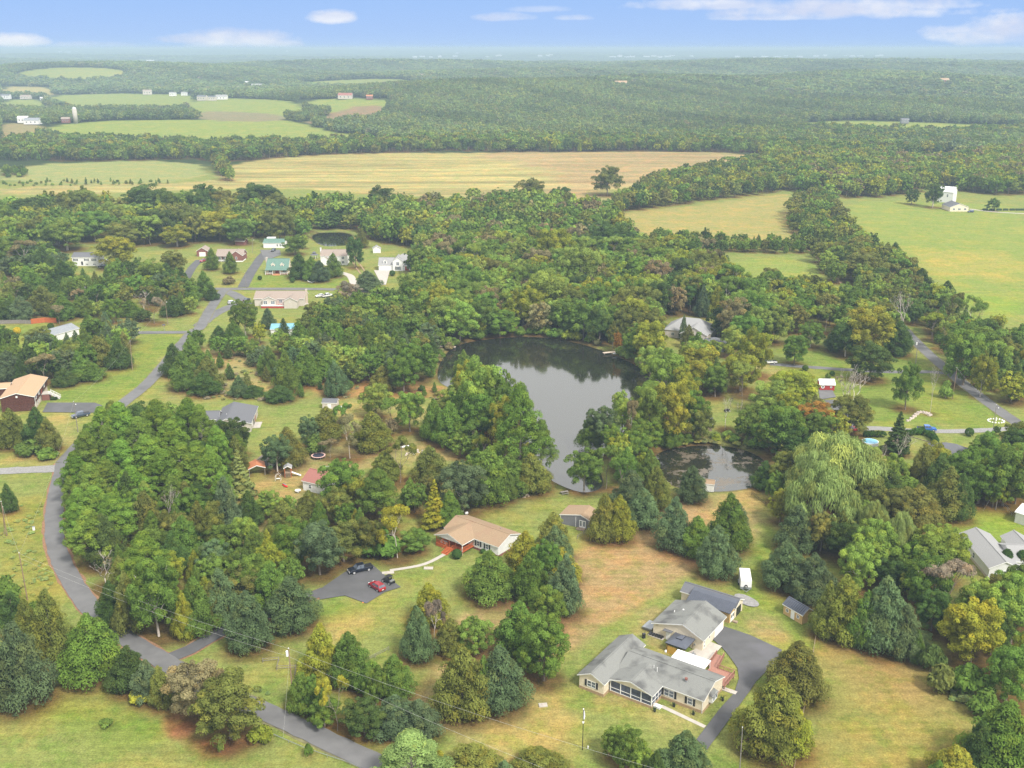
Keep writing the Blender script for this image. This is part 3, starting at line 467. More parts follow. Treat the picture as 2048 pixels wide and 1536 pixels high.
def seg_dist(px, py, pl):
    d = np.full(np.shape(px), 1e9)
    for (ax, ay), (bx, by) in zip(pl[:-1], pl[1:]):
        vx, vy = bx - ax, by - ay; t = np.clip(((px - ax) * vx + (py - ay) * vy) / (vx * vx + vy * vy + 1e-9), 0, 1)
        d = np.minimum(d, np.hypot(px - ax - t * vx, py - ay - t * vy))
    return d
circ = list(HOUSE_CLEAR)
hand_c = np.array([(t['X'], t['Y'], t['w'] * .36) for t in trees])
for poly, sp, kinds, tints, (h0, h1) in WOODS:
    sp *= .84; tints = tints + 'gl'
    wp = [at(max(-300, p[0]), p[1])[:2] for p in poly]
    xs = [p[0] for p in wp]; ys = [p[1] for p in wp]
    x0, x1, y0, y1 = min(xs), max(xs), min(ys), max(ys)
    nx, ny = int((x1 - x0) / sp) + 1, int((y1 - y0) / sp) + 1
    gx, gy = np.meshgrid(np.arange(nx), np.arange(ny))
    gx = (x0 + (gx + NR.uniform(0.05, .95, gx.shape)) * sp).ravel(); gy = (y0 + (gy + NR.uniform(0.05, .95, gy.shape)) * sp).ravel()
    ok = in_poly(gx, gy, wp)
    for pd in PONDS: ok &= sdist(gx, gy, pd) < (-.2 if sp < 4 else -2.5)
    for (nm, m_, hw, _), pl in zip(ROAD, road_w): ok &= seg_dist(gx, gy, pl) > hw + (3.0 if nm != 'track' else 1)
    for a, b, r in circ: ok &= (gx - a) ** 2 + (gy - b) ** 2 > (r + 3) ** 2
    gx, gy = gx[ok], gy[ok]
    if len(gx) == 0: continue
    if len(hand_c) and y1 < 700 or True:
        dd = np.hypot(gx[:, None] - hand_c[None, :, 0], gy[:, None] - hand_c[None, :, 1]) - hand_c[None, :, 2]
        kp = dd.min(1) > sp * .28; gx, gy = gx[kp], gy[kp]
    zz = hgt(gx, gy)
    # patches of the same kind: low frequency selector
    for X, Y, Z in zip(gx, gy, zz):
        q = .5 + .5 * math.sin(X / 23 + 1.3 * math.sin(Y / 31)) * math.cos(Y / 19 + X / 47)
        k = kinds[int(min(.999, max(0, R.gauss(q, .34))) * len(kinds))]; tn = R.choice(tints)
        k = KIND[k]; h = R.uniform(h0, h1)
        if k in ('shrub',): h *= .55
        if k == 'cedar': h *= .82; tn = tn if tn in 'dguoyY' else 'g'
        asp = {'cedar': .52, 'broadleaf': .82, 'pine': .5, 'shrub': 1.2, 'thin': .75, 'spruce': .45, 'willow': 1, 'bare': .7}[k] * (.86 if k == 'broadleaf' else .92)
        trees.append(dict(k=k, t=tn, X=float(X), Y=float(Y), Z=float(Z), h=h, w=h * asp * R.uniform(.85, 1.2), hand=False))
for t in trees:
    if t['t'] == 'Y' and t['k'] == 'cedar': t['t'] = 'a'
    t['s'] = (t['h'] * t['w']) ** .5 / math.hypot(t['Y'], 100) * (1.6 if t['hand'] else 1)
print('trees', len(trees))

# ------------------------------------------------------------------ GROUND: one sheet to the horizon
def ground_material():
    m = bpy.data.materials.new('ground_soil_and_grass'); m.use_nodes = True; t = m.node_tree; n = t.nodes; l = t.links
    p = n['Principled BSDF']; p.inputs['Roughness'].default_value = 1; p.inputs['Specular IOR Level'].default_value = .05
    a = n.new('ShaderNodeAttribute'); a.attribute_name = 'col'
    geo = n.new('ShaderNodeNewGeometry')
    def noise(scale, det=6, rough=.6, vec=None):
        q = n.new('ShaderNodeTexNoise'); q.inputs['Scale'].default_value = scale; q.inputs['Detail'].default_value = det; q.inputs['Roughness'].default_value = rough
        l.new(vec or geo.outputs['Position'], q.inputs[0]); return q.outputs[0]
    def rng(x, a0, a1, b0, b1):
        q = n.new('ShaderNodeMapRange'); q.inputs[1].default_value = a0; q.inputs[2].default_value = a1; q.inputs[3].default_value = b0; q.inputs[4].default_value = b1; l.new(x, q.inputs[0]); return q.outputs[0]
    def mul(x, y):
        q = n.new('ShaderNodeMath'); q.operation = 'MULTIPLY'; l.new(x, q.inputs[0]); l.new(y, q.inputs[1]); return q.outputs[0]
    # patches of dry grass
    dry = n.new('ShaderNodeMixRGB'); dry.blend_type = 'MULTIPLY'; dry.inputs[2].default_value = (1.28, 1.06, .98, 1)
    l.new(rng(noise(.05, 9, .72), .47, .60, 0, 1), dry.inputs[0]); l.new(a.outputs['Color'], dry.inputs[1])
    gr = n.new('ShaderNodeMixRGB'); gr.blend_type = 'MULTIPLY'; gr.inputs[2].default_value = (.78, .94, .72, 1)
    l.new(rng(noise(.16, 8, .72), .48, .60, 0, 1), gr.inputs[0]); l.new(dry.outputs[0], gr.inputs[1])
    # mower and crop rows
    sp = n.new('ShaderNodeSeparateXYZ'); l.new(geo.outputs['Position'], sp.inputs[0])
    mp = n.new('ShaderNodeMapping'); mp.inputs['Rotation'].default_value = (0, 0, rad(7)); mp.inputs['Scale'].default_value = (.004, .05, 1); l.new(geo.outputs['Position'], mp.inputs[0])
    st = rng(noise(1.0, 5, .7, mp.outputs[0]), .38, .62, .70, 1.28)
    mp2_ = n.new('ShaderNodeMapping'); mp2_.inputs['Rotation'].default_value = (0, 0, rad(-35)); mp2_.inputs['Scale'].default_value = (.05, .75, 1); l.new(geo.outputs['Position'], mp2_.inputs[0])
    mow = rng(noise(1.0, 3, .6, mp2_.outputs[0]), .35, .65, .90, 1.10)
    stm = n.new('ShaderNodeMix'); stm.data_type = 'FLOAT'; ar = n.new('ShaderNodeAttribute'); ar.attribute_name = 'rows'
    l.new(ar.outputs['Fac'], stm.inputs[0]); stm.inputs[2].default_value = 1; l.new(st, stm.inputs[3])
    k = mul(mul(rng(noise(.6, 6, .8), .3, .7, .66, 1.34), rng(noise(2.6, 5, .85), .34, .66, .62, 1.38)), stm.outputs[0])
    k = mul(k, mow)
    sc_ = n.new('ShaderNodeMath'); sc_.operation = 'MULTIPLY'; sc_.inputs[1].default_value = .68; l.new(k, sc_.inputs[0]); k = sc_.outputs[0]
    fin = n.new('ShaderNodeVectorMath'); fin.operation = 'SCALE'; l.new(gr.outputs[0], fin.inputs[0]); l.new(k, fin.inputs['Scale'])
    l.new(fin.outputs[0], p.inputs['Base Color'])
    b = n.new('ShaderNodeBump'); b.inputs['Strength'].default_value = .55; b.inputs['Distance'].default_value = .35; l.new(noise(1.7, 6, .8), b.inputs['Height']); l.new(b.outputs[0], p.inputs['Normal'])
    return m
def far_clear(X, Y):
    cl = np.sin(X / 270 + Y / 560 + 1.0) * np.cos(Y / 190 - X / 700) + .55 * np.sin(X / 130 + 2) * np.sin(Y / 120 + X / 400); a = np.arctan2(X, Y); rr_ = np.hypot(X, Y)
    lim = np.where(a < -.06, .92, 1.22) ; return (cl > lim) & (rr_ > 1900) & (rr_ < 12000)
rr = [66.0]
while rr[-1] < 27000: rr.append(rr[-1] * 1.0076 + .02)
rr = np.array(rr); th = np.radians(np.linspace(-47, 47, 590))
GX = rr[:, None] * np.sin(th)[None]; GY = rr[:, None] * np.cos(th)[None]
GZ = hgt(GX, GY)
for pd in PONDS:
    xs = [p[0] for p in pd]; ys = [p[1] for p in pd]
    b = (GX > min(xs) - 8) & (GX < max(xs) + 8) & (GY > min(ys) - 8) & (GY < max(ys) + 8)
    s_ = sdist(GX[b], GY[b], pd); GZ[b] -= 1.6 * np.clip((s_ + 2.0) / 6, 0, 1)
nr_, nt_ = GX.shape
colr = np.zeros((nr_, nt_, 3)); rows = np.zeros((nr_, nt_))
RR = np.hypot(GX, GY)
colr[:] = LAWN
f_ = np.clip((RR - 1050) / 120, 0, 1)[..., None]; colr = colr * (1 - f_) + np.array(FFLOOR) * f_
fcm = far_clear(GX, GY); colr[fcm] = np.array(HAYG) * .9 + np.array(TAN) * .12 * (1 + np.sin(GX[fcm] / 210))[:, None]
for poly, c, fe, rw in ZONES:
    wp = [at(min(2500, max(-450, p[0])), p[1])[:2] for p in poly]; wp = smooth_poly(wp, 1)
    xs = [p[0] for p in wp]; ys = [p[1] for p in wp]
    b = (GX > min(xs) - fe) & (GX < max(xs) + fe) & (GY > min(ys) - fe) & (GY < max(ys) + fe)
    if not b.any(): continue
    jit = fe * .5 * (np.sin(GX[b] / (fe * .9) + 2.1) * np.cos(GY[b] / (fe * .8)) + .5 * np.sin(GX[b] / (fe * .37)) * np.sin(GY[b] / (fe * .41) + .7))
    mk = np.clip((sdist(GX[b], GY[b], wp) + jit) / fe + .5, 0, 1)
    colr[b] = colr[b] * (1 - mk[:, None]) + np.array(c) * mk[:, None]; rows[b] = rows[b] * (1 - mk) + rw * mk
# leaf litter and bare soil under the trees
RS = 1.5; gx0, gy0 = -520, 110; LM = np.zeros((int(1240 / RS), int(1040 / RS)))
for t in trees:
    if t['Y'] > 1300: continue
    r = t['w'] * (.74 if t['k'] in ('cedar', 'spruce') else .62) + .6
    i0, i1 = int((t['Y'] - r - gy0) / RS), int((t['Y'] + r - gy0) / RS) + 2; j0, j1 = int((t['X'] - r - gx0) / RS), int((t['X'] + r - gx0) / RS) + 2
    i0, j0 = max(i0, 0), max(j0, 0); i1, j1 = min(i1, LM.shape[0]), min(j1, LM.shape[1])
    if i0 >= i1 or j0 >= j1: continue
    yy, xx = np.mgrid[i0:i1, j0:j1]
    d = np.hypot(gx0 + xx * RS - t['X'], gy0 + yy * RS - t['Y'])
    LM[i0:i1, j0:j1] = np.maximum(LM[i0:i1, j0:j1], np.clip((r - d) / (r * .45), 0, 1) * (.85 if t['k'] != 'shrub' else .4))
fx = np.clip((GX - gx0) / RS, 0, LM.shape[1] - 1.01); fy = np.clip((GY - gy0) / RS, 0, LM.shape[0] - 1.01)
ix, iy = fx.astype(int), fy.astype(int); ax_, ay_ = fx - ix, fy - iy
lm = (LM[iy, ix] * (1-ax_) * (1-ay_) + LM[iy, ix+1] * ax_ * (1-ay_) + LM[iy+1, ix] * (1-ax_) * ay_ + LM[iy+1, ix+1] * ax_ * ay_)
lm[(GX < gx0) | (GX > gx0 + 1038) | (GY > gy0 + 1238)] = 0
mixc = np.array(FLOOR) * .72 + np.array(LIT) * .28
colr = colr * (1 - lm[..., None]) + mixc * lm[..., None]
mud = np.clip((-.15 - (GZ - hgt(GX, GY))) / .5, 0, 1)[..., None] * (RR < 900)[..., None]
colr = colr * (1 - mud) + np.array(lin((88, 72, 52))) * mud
far = np.clip((RR - 2500) / 3000, 0, 1)[..., None]
vx = np.stack([GX.ravel(), GY.ravel(), GZ.ravel()], 1)
idx = np.arange(nr_ * nt_).reshape(nr_, nt_)
fc = np.stack([idx[:-1, :-1], idx[:-1, 1:], idx[1:, 1:], idx[1:, :-1]], -1).reshape(-1, 4)[:, ::-1]
def np_mesh(name, v, f, mats, nper=4, attrs=None, mi=None, smooth=False):
    me = bpy.data.meshes.new(name); me.vertices.add(len(v)); me.vertices.foreach_set('co', np.asarray(v, np.float32).ravel())
    me.loops.add(f.size); me.loops.foreach_set('vertex_index', f.astype(np.int32).ravel())
    me.polygons.add(len(f)); me.polygons.foreach_set('loop_start', np.arange(0, f.size, nper, dtype=np.int32))
    if smooth: me.polygons.foreach_set('use_smooth', np.ones(len(f), bool))
    for m_ in mats: me.materials.append(m_)
    if mi is not None: me.polygons.foreach_set('material_index', np.asarray(mi, np.int32))
    me.update(calc_edges=True)
    for an, (ty, dom, dat) in (attrs or {}).items():
        at_ = me.attributes.new(an, ty, dom); at_.data.foreach_set('color' if 'COLOR' in ty else 'value', np.asarray(dat, np.float32).ravel())
    return me
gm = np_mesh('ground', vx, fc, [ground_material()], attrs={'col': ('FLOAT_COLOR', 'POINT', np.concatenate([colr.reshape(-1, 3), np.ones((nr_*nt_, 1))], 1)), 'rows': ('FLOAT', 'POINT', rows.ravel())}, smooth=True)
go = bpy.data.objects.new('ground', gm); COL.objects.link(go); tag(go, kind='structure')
del vx, fc, far, mud

# ponds
wm = bpy.data.materials.new('pond_water'); wm.use_nodes = True; pn = wm.node_tree.nodes['Principled BSDF']; pl_ = wm.node_tree.links
pn.inputs['Base Color'].default_value = (.018, .019, .012, 1); pn.inputs['Roughness'].default_value = .07; pn.inputs['IOR'].default_value = 1.85; pn.inputs['Specular IOR Level'].default_value = .75
nz = wm.node_tree.nodes.new('ShaderNodeTexNoise'); nz.inputs['Scale'].default_value = .5; nz.inputs['Detail'].default_value = 4
bp = wm.node_tree.nodes.new('ShaderNodeBump'); bp.inputs['Strength'].default_value = .10; bp.inputs['Distance'].default_value = .05
gw = wm.node_tree.nodes.new('ShaderNodeNewGeometry'); pl_.new(gw.outputs['Position'], nz.inputs[0]); pl_.new(nz.outputs[0], bp.inputs['Height']); pl_.new(bp.outputs[0], pn.inputs['Normal'])
wm2 = wm.copy(); wm2.name = 'small_pond_water'; t2 = wm2.node_tree; p2 = t2.nodes['Principled BSDF']; n2_ = t2.nodes.new('ShaderNodeTexNoise'); n2_.inputs['Scale'].default_value = .16; n2_.inputs['Detail'].default_value = 9; n2_.inputs['Roughness'].default_value = .75
g2_ = t2.nodes.new('ShaderNodeNewGeometry'); t2.links.new(g2_.outputs['Position'], n2_.inputs[0]); r2_ = t2.nodes.new('ShaderNodeMapRange'); r2_.inputs[1].default_value = .52; r2_.inputs[2].default_value = .60; t2.links.new(n2_.outputs[0], r2_.inputs[0])
m2_ = t2.nodes.new('ShaderNodeMixRGB'); m2_.inputs[1].default_value = (.018,.019,.012,1); m2_.inputs[2].default_value = (.10,.075,.045,1); t2.links.new(r2_.outputs[0], m2_.inputs[0]); t2.links.new(m2_.outputs[0], p2.inputs['Base Color'])
q2_ = t2.nodes.new('ShaderNodeMapRange'); q2_.inputs[3].default_value = .06; q2_.inputs[4].default_value = .55; t2.links.new(r2_.outputs[0], q2_.inputs[0]); t2.links.new(q2_.outputs[0], p2.inputs['Roughness'])
for pd in PONDS:
    cx = sum(p[0] for p in pd) / len(pd); cy_ = sum(p[1] for p in pd) / len(pd)
    b = MB(); b.face([(cx + (p[0]-cx) * 1.03, cy_ + (p[1]-cy_) * 1.03, -.55) for p in pd]); o = b.build('pond_water', wm2 if pd is PONDS[1] else wm); tag(o, kind='structure')

def spline(pl, step=2.0):
    out = []
    for i in range(len(pl) - 1):
        p0 = pl[max(i-1, 0)]; p1 = pl[i]; p2 = pl[i+1]; p3 = pl[min(i+2, len(pl)-1)]
        n = max(2, int(math.dist(p1, p2) / step))
        for k in range(n):
            t = k / n
            out.append(tuple(.5 * ((2*p1[j]) + (-p0[j]+p2[j])*t + (2*p0[j]-5*p1[j]+4*p2[j]-p3[j])*t*t + (-p0[j]+3*p1[j]-3*p2[j]+p3[j])*t**3) for j in (0, 1)))
    out.append(pl[-1]); return out
LAYER = [0.03]
def ribbon(name, m, hw, pl, rag=0.0):
    z = LAYER[0]; LAYER[0] += .005
    c = spline(pl); b = MB(); prev = None
    for i, p in enumerate(c):
        q = c[min(i+1, len(c)-1)]; r = c[max(i-1, 0)]; dx, dy = q[0]-r[0], q[1]-r[1]; n = math.hypot(dx, dy) or 1; nx, ny = -dy/n, dx/n
        a = hw + R.uniform(-rag, rag); d = hw + R.uniform(-rag, rag)
        cur = ((p[0]+nx*a, p[1]+ny*a, z), (p[0]-nx*d, p[1]-ny*d, z))
        if prev: b.face([prev[1], cur[1], cur[0], prev[0]])
        prev = cur
    return tag(b.build(name, m), kind='structure')
ribbon('road_verge', 'litter', 2.75, road_w[0][:8], .35); ribbon('road_verge', 'litter', 2.2, road_w[1], .35); ribbon('road_verge', 'grassy_dirt', 2.55, road_w[0][7:], .3)
for (nm, m_, hw, _), pl in list(zip(ROAD, road_w))[::-1]:
    if nm == 'road' and pl is not road_w[0] : ribbon('road_verge', 'grassy_dirt', hw + .35, pl, .25)
    ribbon(nm, m_, hw, pl, {'asphalt': .16, 'asphalt_dark': .05, 'gravel': .3, 'dirt': .15, 'concrete': .02}[m_])
for nm, m_, poly in DRIVE_POLY:
    z = LAYER[0]; LAYER[0] += .005
    wp = [flat(*p) for p in poly]; wp = smooth_poly(wp, 1) if nm == 'gravel_patch' else wp
    b = MB(); b.face([(x, y, z) for x, y in wp][::-1]) ; o = tag(b.build(nm, m_), kind='structure')

# ------------------------------------------------------------------ TREE SHAPES
def leaf_mat(inst):
    m = bpy.data.materials.new('foliage_far' if inst else 'foliage'); m.use_nodes = True; t = m.node_tree; n = t.nodes; l = t.links
    for q in list(n): n.remove(q)
    out = n.new('ShaderNodeOutputMaterial')
    if inst:
        a = n.new('ShaderNodeAttribute'); a.attribute_type = 'INSTANCER'; a.attribute_name = 'tint'; c0 = a.outputs['Color']
    else:
        a = n.new('ShaderNodeObjectInfo'); c0 = a.outputs['Color']
    v = n.new('ShaderNodeAttribute'); v.attribute_name = 'v'
    r = n.new('ShaderNodeMapRange'); r.inputs[3].default_value = .58; r.inputs[4].default_value = 1.5; l.new(v.outputs['Fac'], r.inputs[0])
    v2 = n.new('ShaderNodeAttribute'); v2.attribute_name = 'v2'
    mx = n.new('ShaderNodeMixRGB'); mx.blend_type = 'MULTIPLY'; mx.inputs[2].default_value = (1.45, 1.12, .75, 1); l.new(v2.outputs['Fac'], mx.inputs[0]); l.new(c0, mx.inputs[1])
    sc = n.new('ShaderNodeVectorMath'); sc.operation = 'SCALE'; l.new(mx.outputs[0], sc.inputs[0]); l.new(r.outputs[0], sc.inputs['Scale'])
    d = n.new('ShaderNodeBsdfDiffuse'); tr = n.new('ShaderNodeBsdfTranslucent'); ms = n.new('ShaderNodeMixShader'); ms.inputs[0].default_value = .34
    l.new(sc.outputs[0], d.inputs[0]); l.new(sc.outputs[0], tr.inputs[0]); l.new(d.outputs[0], ms.inputs[1]); l.new(tr.outputs[0], ms.inputs[2]); l.new(ms.outputs[0], out.inputs[0])
    return m
LEAF, LEAF_I = leaf_mat(False), leaf_mat(True)
def unit(n, rs):
    v = rs.normal(size=(n, 3)); return v / np.linalg.norm(v, axis=1, keepdims=True)
def cards(clumps, n, size, aspect, rs, mode='leaf', shell=(.62, 1.05)):
    """n small leaf sprays spread through the outer shell of many clumps; clumps: (c(3), r(3))"""
    C = np.array([c for c, r in clumps]); Rr = np.array([r for c, r in clumps])
    wgt = (Rr[:, 0] * Rr[:, 2]); wgt = wgt / wgt.sum()
    ci = rs.choice(len(C), n, p=wgt); d = unit(n, rs)
    flip = (d[:, 2] < -.25) & (rs.rand(n) < .7); d[flip, 2] *= -1
    rad_ = rs.uniform(shell[0], shell[1], n)[:, None]
    p = C[ci] + d * Rr[ci] * rad_
    nrm = d + unit(n, rs) * .55; nrm[:, 2] += .12; nrm /= np.linalg.norm(nrm, axis=1, keepdims=True)
    if mode == 'leaf': ref = unit(n, rs)
    elif mode == 'cedar': ref = d * .6 + np.array([0, 0, 1.0]) + unit(n, rs) * .35
    elif mode == 'hang': ref = np.array([0, 0, -1.0]) + unit(n, rs) * .22; nrm = d * [1, 1, .25] + unit(n, rs) * .3; nrm /= np.linalg.norm(nrm, axis=1, keepdims=True)
    elif mode == 'pine': ref = d + unit(n, rs) * .7 + np.array([0, 0, .5])
    u = ref - nrm * (ref * nrm).sum(1, keepdims=True); u /= np.linalg.norm(u, axis=1, keepdims=True) + 1e-9
    w_ = np.cross(nrm, u)
    s = size * rs.uniform(.6, 1.35, n)[:, None]; u = u * s * aspect * .5; w_ = w_ * s * .5
    taper = .35 if mode in ('cedar', 'pine', 'hang') else .7
    v = np.stack([p - u - w_, p - u + w_, p + u + w_ * taper, p + u - w_ * taper], 1).reshape(-1, 3)
    cv = rs.rand(len(C)); vv = np.clip(.68 * cv[ci] + .32 * rs.rand(n), 0, 1)
    c2 = rs.rand(len(C)) < .22; v2 = np.where(c2[ci], .4, 0) + .2 * (rs.rand(n) < .2)
    return v, vv, v2
def tubes_np(segs, n=5):
    V, Fc = [], []; k = 0
    for pts, rs_ in segs:
        b = MB(); b.tube(pts, rs_, n); nn = len(pts)
        V += b.v; 
        for f in b.f:
            if len(f) == 4: Fc.append([q + k for q in f])
        k += len(b.v)
    return np.array(V, float).reshape(-1, 3), np.array(Fc, int).reshape(-1, 4)
def shape(kind, rs, nc):
    """clumps, trunk segments, nominal height, nominal width"""
    cl, seg = [], []
    if kind == 'broadleaf':
        H, W = 13, 11; tz = H * .22
        cl.append(((0, 0, H * .54), (W * .28, W * .28, H * .28)))
        for i in range(nc):
            a = rs.uniform(0, 6.28); e = rs.uniform(-.85, 1.0); el_ = math.asin(e)
            rr_ = rs.uniform(.55, .98); x = math.cos(a) * math.cos(el_) * W * .5 * rr_; y = math.sin(a) * math.cos(el_) * W * .5 * rr_
            z = H * .53 + math.sin(el_) * H * .47 * rr_ ; s = rs.uniform(.05, .14) * W * (1.25 - .45 * rr_)
            cl.append(((x, y, z), (s, s, s * rs.uniform(.75, 1.05))))
        lean = rs.uniform(-.6, .6, 2); seg.append(([(0, 0, -.3), (lean[0]*.3, lean[1]*.3, tz), (lean[0], lean[1], H * .6)], [.30, .22, .10]))
        for i in range(7):
            c = cl[1 + i * 2 % nc][0]; z0 = rs.uniform(tz, H * .45); seg.append(([(lean[0]*.3, lean[1]*.3, z0), (c[0]*.5, c[1]*.5, (z0 + c[2]) * .5 + .5), tuple(c)], [.13, .08, .03]))
    elif kind == 'cedar':
        H, W = 14, 8.2
        n = nc
        for i in range(n):
            t = (i + .5) / n; z = H * (.07 + .88 * t ** .95)
            prof = min(1, (t + .28) / .40) * (1 - max(0, (t - .12) / .88)) ** .72 * .5 * W
            a = i * 2.4 + rs.uniform(-.5, .5); q = rs.uniform(.45, .97)
            s = .045 * W + .085 * W * (1 - t); s *= rs.uniform(.7, 1.5)
            cl.append(((math.cos(a) * prof * q, math.sin(a) * prof * q, z), (s, s, s * 1.6)))
        cl.append(((rs.uniform(-.2, .2), rs.uniform(-.2, .2), H * .93), (W * .07, W * .07, H * .085)))
        cl.append(((0, 0, H * .34), (W * .27, W * .27, H * .28)))
        seg.append(([(0, 0, -.3), (0, 0, H * .5), (0, 0, H * .9)], [.2, .12, .03]))
    elif kind == 'spruce':
        H, W = 11, 4.6
        for i in range(nc):
            t = (i + .5) / nc; z = H * (.06 + .9 * t); r = W * .5 * (1 - t) * rs.uniform(.6, 1.0); a = i * 2.4
            s = .16 * W * (1.15 - t); cl.append(((math.cos(a) * r * .7, math.sin(a) * r * .7, z), (s * 1.2, s * 1.2, s * .6)))
        seg.append(([(0, 0, -.3), (0, 0, H * .95)], [.18, .02]))
    elif kind == 'pine':
        H, W = 19, 11.5
        for i in range(nc):
            t = i / nc; z = H * (.34 + .60 * t) + rs.uniform(-.5, .5); r = W * .5 * (1 - t ** 1.8) * rs.uniform(.45, 1.0) + .2; a = i * 2.4 + rs.uniform(-.4, .4)
            s = rs.uniform(.06, .105) * W; c = (math.cos(a) * r * .8, math.sin(a) * r * .8, z); cl.append((c, (s, s, s * 1.0)))
            if i % 2 == 0: seg.append(([(0, 0, z - r * .25), (c[0]*.6, c[1]*.6, z - .1), c], [.07, .05, .02]))
        cl.append(((0, 0, H * .95), (W * .10, W * .10, H * .05)))
        seg.append(([(0, 0, -.3), (.1, 0, H * .5), (0, 0, H * .95)], [.26, .18, .04]))
    elif kind == 'willow':
        H, W = 16, 16
        for i in range(nc):
            a = rs.uniform(0, 6.28); q = rs.rand() ** .6; x = math.cos(a) * q * W * .42; y = math.sin(a) * q * W * .42
            z = H * (.80 - .44 * q * q) + rs.uniform(-1.8, .9); s = rs.uniform(.055, .115) * W
            cl.append(((x, y, z), (s, s, s * 1.35)))
        seg.append(([(0, 0, -.3), (.3, 0, H * .3), (0, .3, H * .7)], [.5, .4, .15]))
    elif kind == 'shrub':
        H, W = 3, 3.4
        for i in range(nc):
            a = rs.uniform(0, 6.28); q = rs.rand() ** .5; s = rs.uniform(.16, .26) * W
            cl.append(((math.cos(a) * q * W * .32, math.sin(a) * q * W * .32, H * (.25 + .42 * rs.rand() * (1.2 - q))), (s, s, s * .8)))
        seg.append(([(0, 0, -.1), (0, 0, H * .5)], [.08, .04]))
    if kind in ('bare', 'thin'):
        H, W = 12, 9; base = .17 if kind == 'bare' else .15
        def grow(p, d, ln, r, dep):
            q = p + d * ln; mid = (p + q) / 2 + Vector(rs.uniform(-.12, .12, 3)) * ln
            seg.append(([tuple(p), tuple(mid), tuple(q)], [r, r * .8, r * .6]))
            if dep == 0 or r < .02:
                if kind == 'thin': s = rs.uniform(.6, 1.15); cl.append((tuple(q), (s, s, s * .8)))
                return
            for _ in range(3 if dep > 1 else 2):
                nd = (d + Vector(rs.uniform(-.75, .75, 3)) + Vector((0, 0, .22))).normalized(); grow(q, nd, ln * rs.uniform(.6, .8), r * .58, dep - 1)
        grow(Vector((0, 0, -.3)), Vector((rs.uniform(-.1, .1), rs.uniform(-.1, .1), 1)).normalized(), H * .34, base, 4)
        if kind == 'bare':
            for s_ in seg[-14:]: cl.append((s_[0][-1], (.35, .35, .3)))
    return cl, seg, H, W
SPEC = {  # kind: clumps, near card count, card size, aspect, mode, variants
 'broadleaf': (84, 19000, .205, 1.2, 'leaf', 7), 'cedar': (120, 18000, .155, 2.3, 'cedar', 7), 'spruce': (54, 4200, .2, 2.2, 'pine', 1), 'pine': (100, 19000, .16, 1.9, 'pine', 4),
 'willow': (100, 24000, .15, 4.6, 'hang', 2), 'shrub': (16, 1700, .22, 1.3, 'leaf', 3), 'thin': (0, 8000, .19, 1.2, 'leaf', 3), 'bare': (0, 60, .25, 1.2, 'leaf', 2)}
PRO = {}
bark_m = M['bark']; barkp = M['bark_pale']
for ki, (k, (nc, nn, sz, asp, mode, var)) in enumerate(SPEC.items()):
    for vi in range(var):
        rs = np.random.RandomState(100 * ki + vi + 5)
        cl, seg, H, W = shape(k, rs, nc)
        cv, v1, v2 = cards(cl, nn, sz, asp, rs, mode, (.70, 1.06))
        f = np.arange(len(cv)).reshape(-1, 4)
        cm = np_mesh('crown', cv, f, [LEAF], attrs={'v': ('FLOAT', 'FACE', v1), 'v2': ('FLOAT', 'FACE', v2)})
        tv, tf = tubes_np(seg, 6 if k != 'bare' else 4)
        tm = np_mesh('trunk', tv, tf, [barkp if k in ('bare',) or vi % 3 == 1 else bark_m])
        hh = float(max(cv[:, 2].max(), 1)); ww = float(np.percentile(np.abs(cv[:, :2]), 97.5) * 2) if k != 'bare' else W
        PRO.setdefault(k, []).append((cm, tm, hh, ww))
# far shapes: fewer, larger sprays; crown and trunk in one mesh
FAR = {}
pcol = bpy.data.collections.new('far_tree_shapes'); FARLIST = []
for lod, (frac, up) in enumerate([(.20, 2.2), (.035, 4.6), (.009, 8.5)]):
    for ki, k in enumerate(('broadleaf', 'cedar', 'pine', 'thin', 'shrub', 'bare', 'willow', 'spruce')):
        nc, nn, sz, asp, mode, var = SPEC[k]
        for vi in range(3 if k in ('broadleaf', 'cedar') else 1):
            rs = np.random.RandomState(100 * ki + vi + 900); cl, seg, H, W = shape(k, rs, nc)
            cv, v1, v2 = cards(cl, max(24, int(nn * frac)), sz * up, max(1, asp * .6), rs, mode if mode != 'pine' else 'leaf', (.7, 1.03))
            nb = 3 if lod == 0 else 1
            tv, tf = tubes_np(sorted(seg, key=lambda s: -s[1][0])[:(60 if k == 'bare' else 5 if lod == 0 else 1)], 4)
            v = np.concatenate([cv, tv]); f = np.concatenate([np.arange(len(cv)).reshape(-1, 4), tf + len(cv)])
            mi = np.concatenate([np.zeros(len(cv) // 4, int), np.ones(len(tf), int)])
            me = np_mesh('far_tree', v, f, [LEAF_I, bark_m], mi=mi, attrs={'v': ('FLOAT', 'FACE', np.concatenate([v1, np.zeros(len(tf))])), 'v2': ('FLOAT', 'FACE', np.concatenate([v2, np.zeros(len(tf))]))})
            o = bpy.data.objects.new('far_tree_%03d' % len(FARLIST), me); pcol.objects.link(o)
            FAR.setdefault((lod, k), []).append((len(FARLIST), float(cv[:, 2].max()), float(np.percentile(np.abs(cv[:, :2]), 97.5) * 2) if k != 'bare' else W)); FARLIST.append(o)
GN = bpy.data.node_groups.new('scatter_trees', 'GeometryNodeTree')
GN.interface.new_socket('Geometry', in_out='INPUT', socket_type='NodeSocketGeometry'); GN.interface.new_socket('Geometry', in_out='OUTPUT', socket_type='NodeSocketGeometry')
g = GN.nodes; gi = g.new('NodeGroupInput'); gout = g.new('NodeGroupOutput'); iop = g.new('GeometryNodeInstanceOnPoints'); ci = g.new('GeometryNodeCollectionInfo')
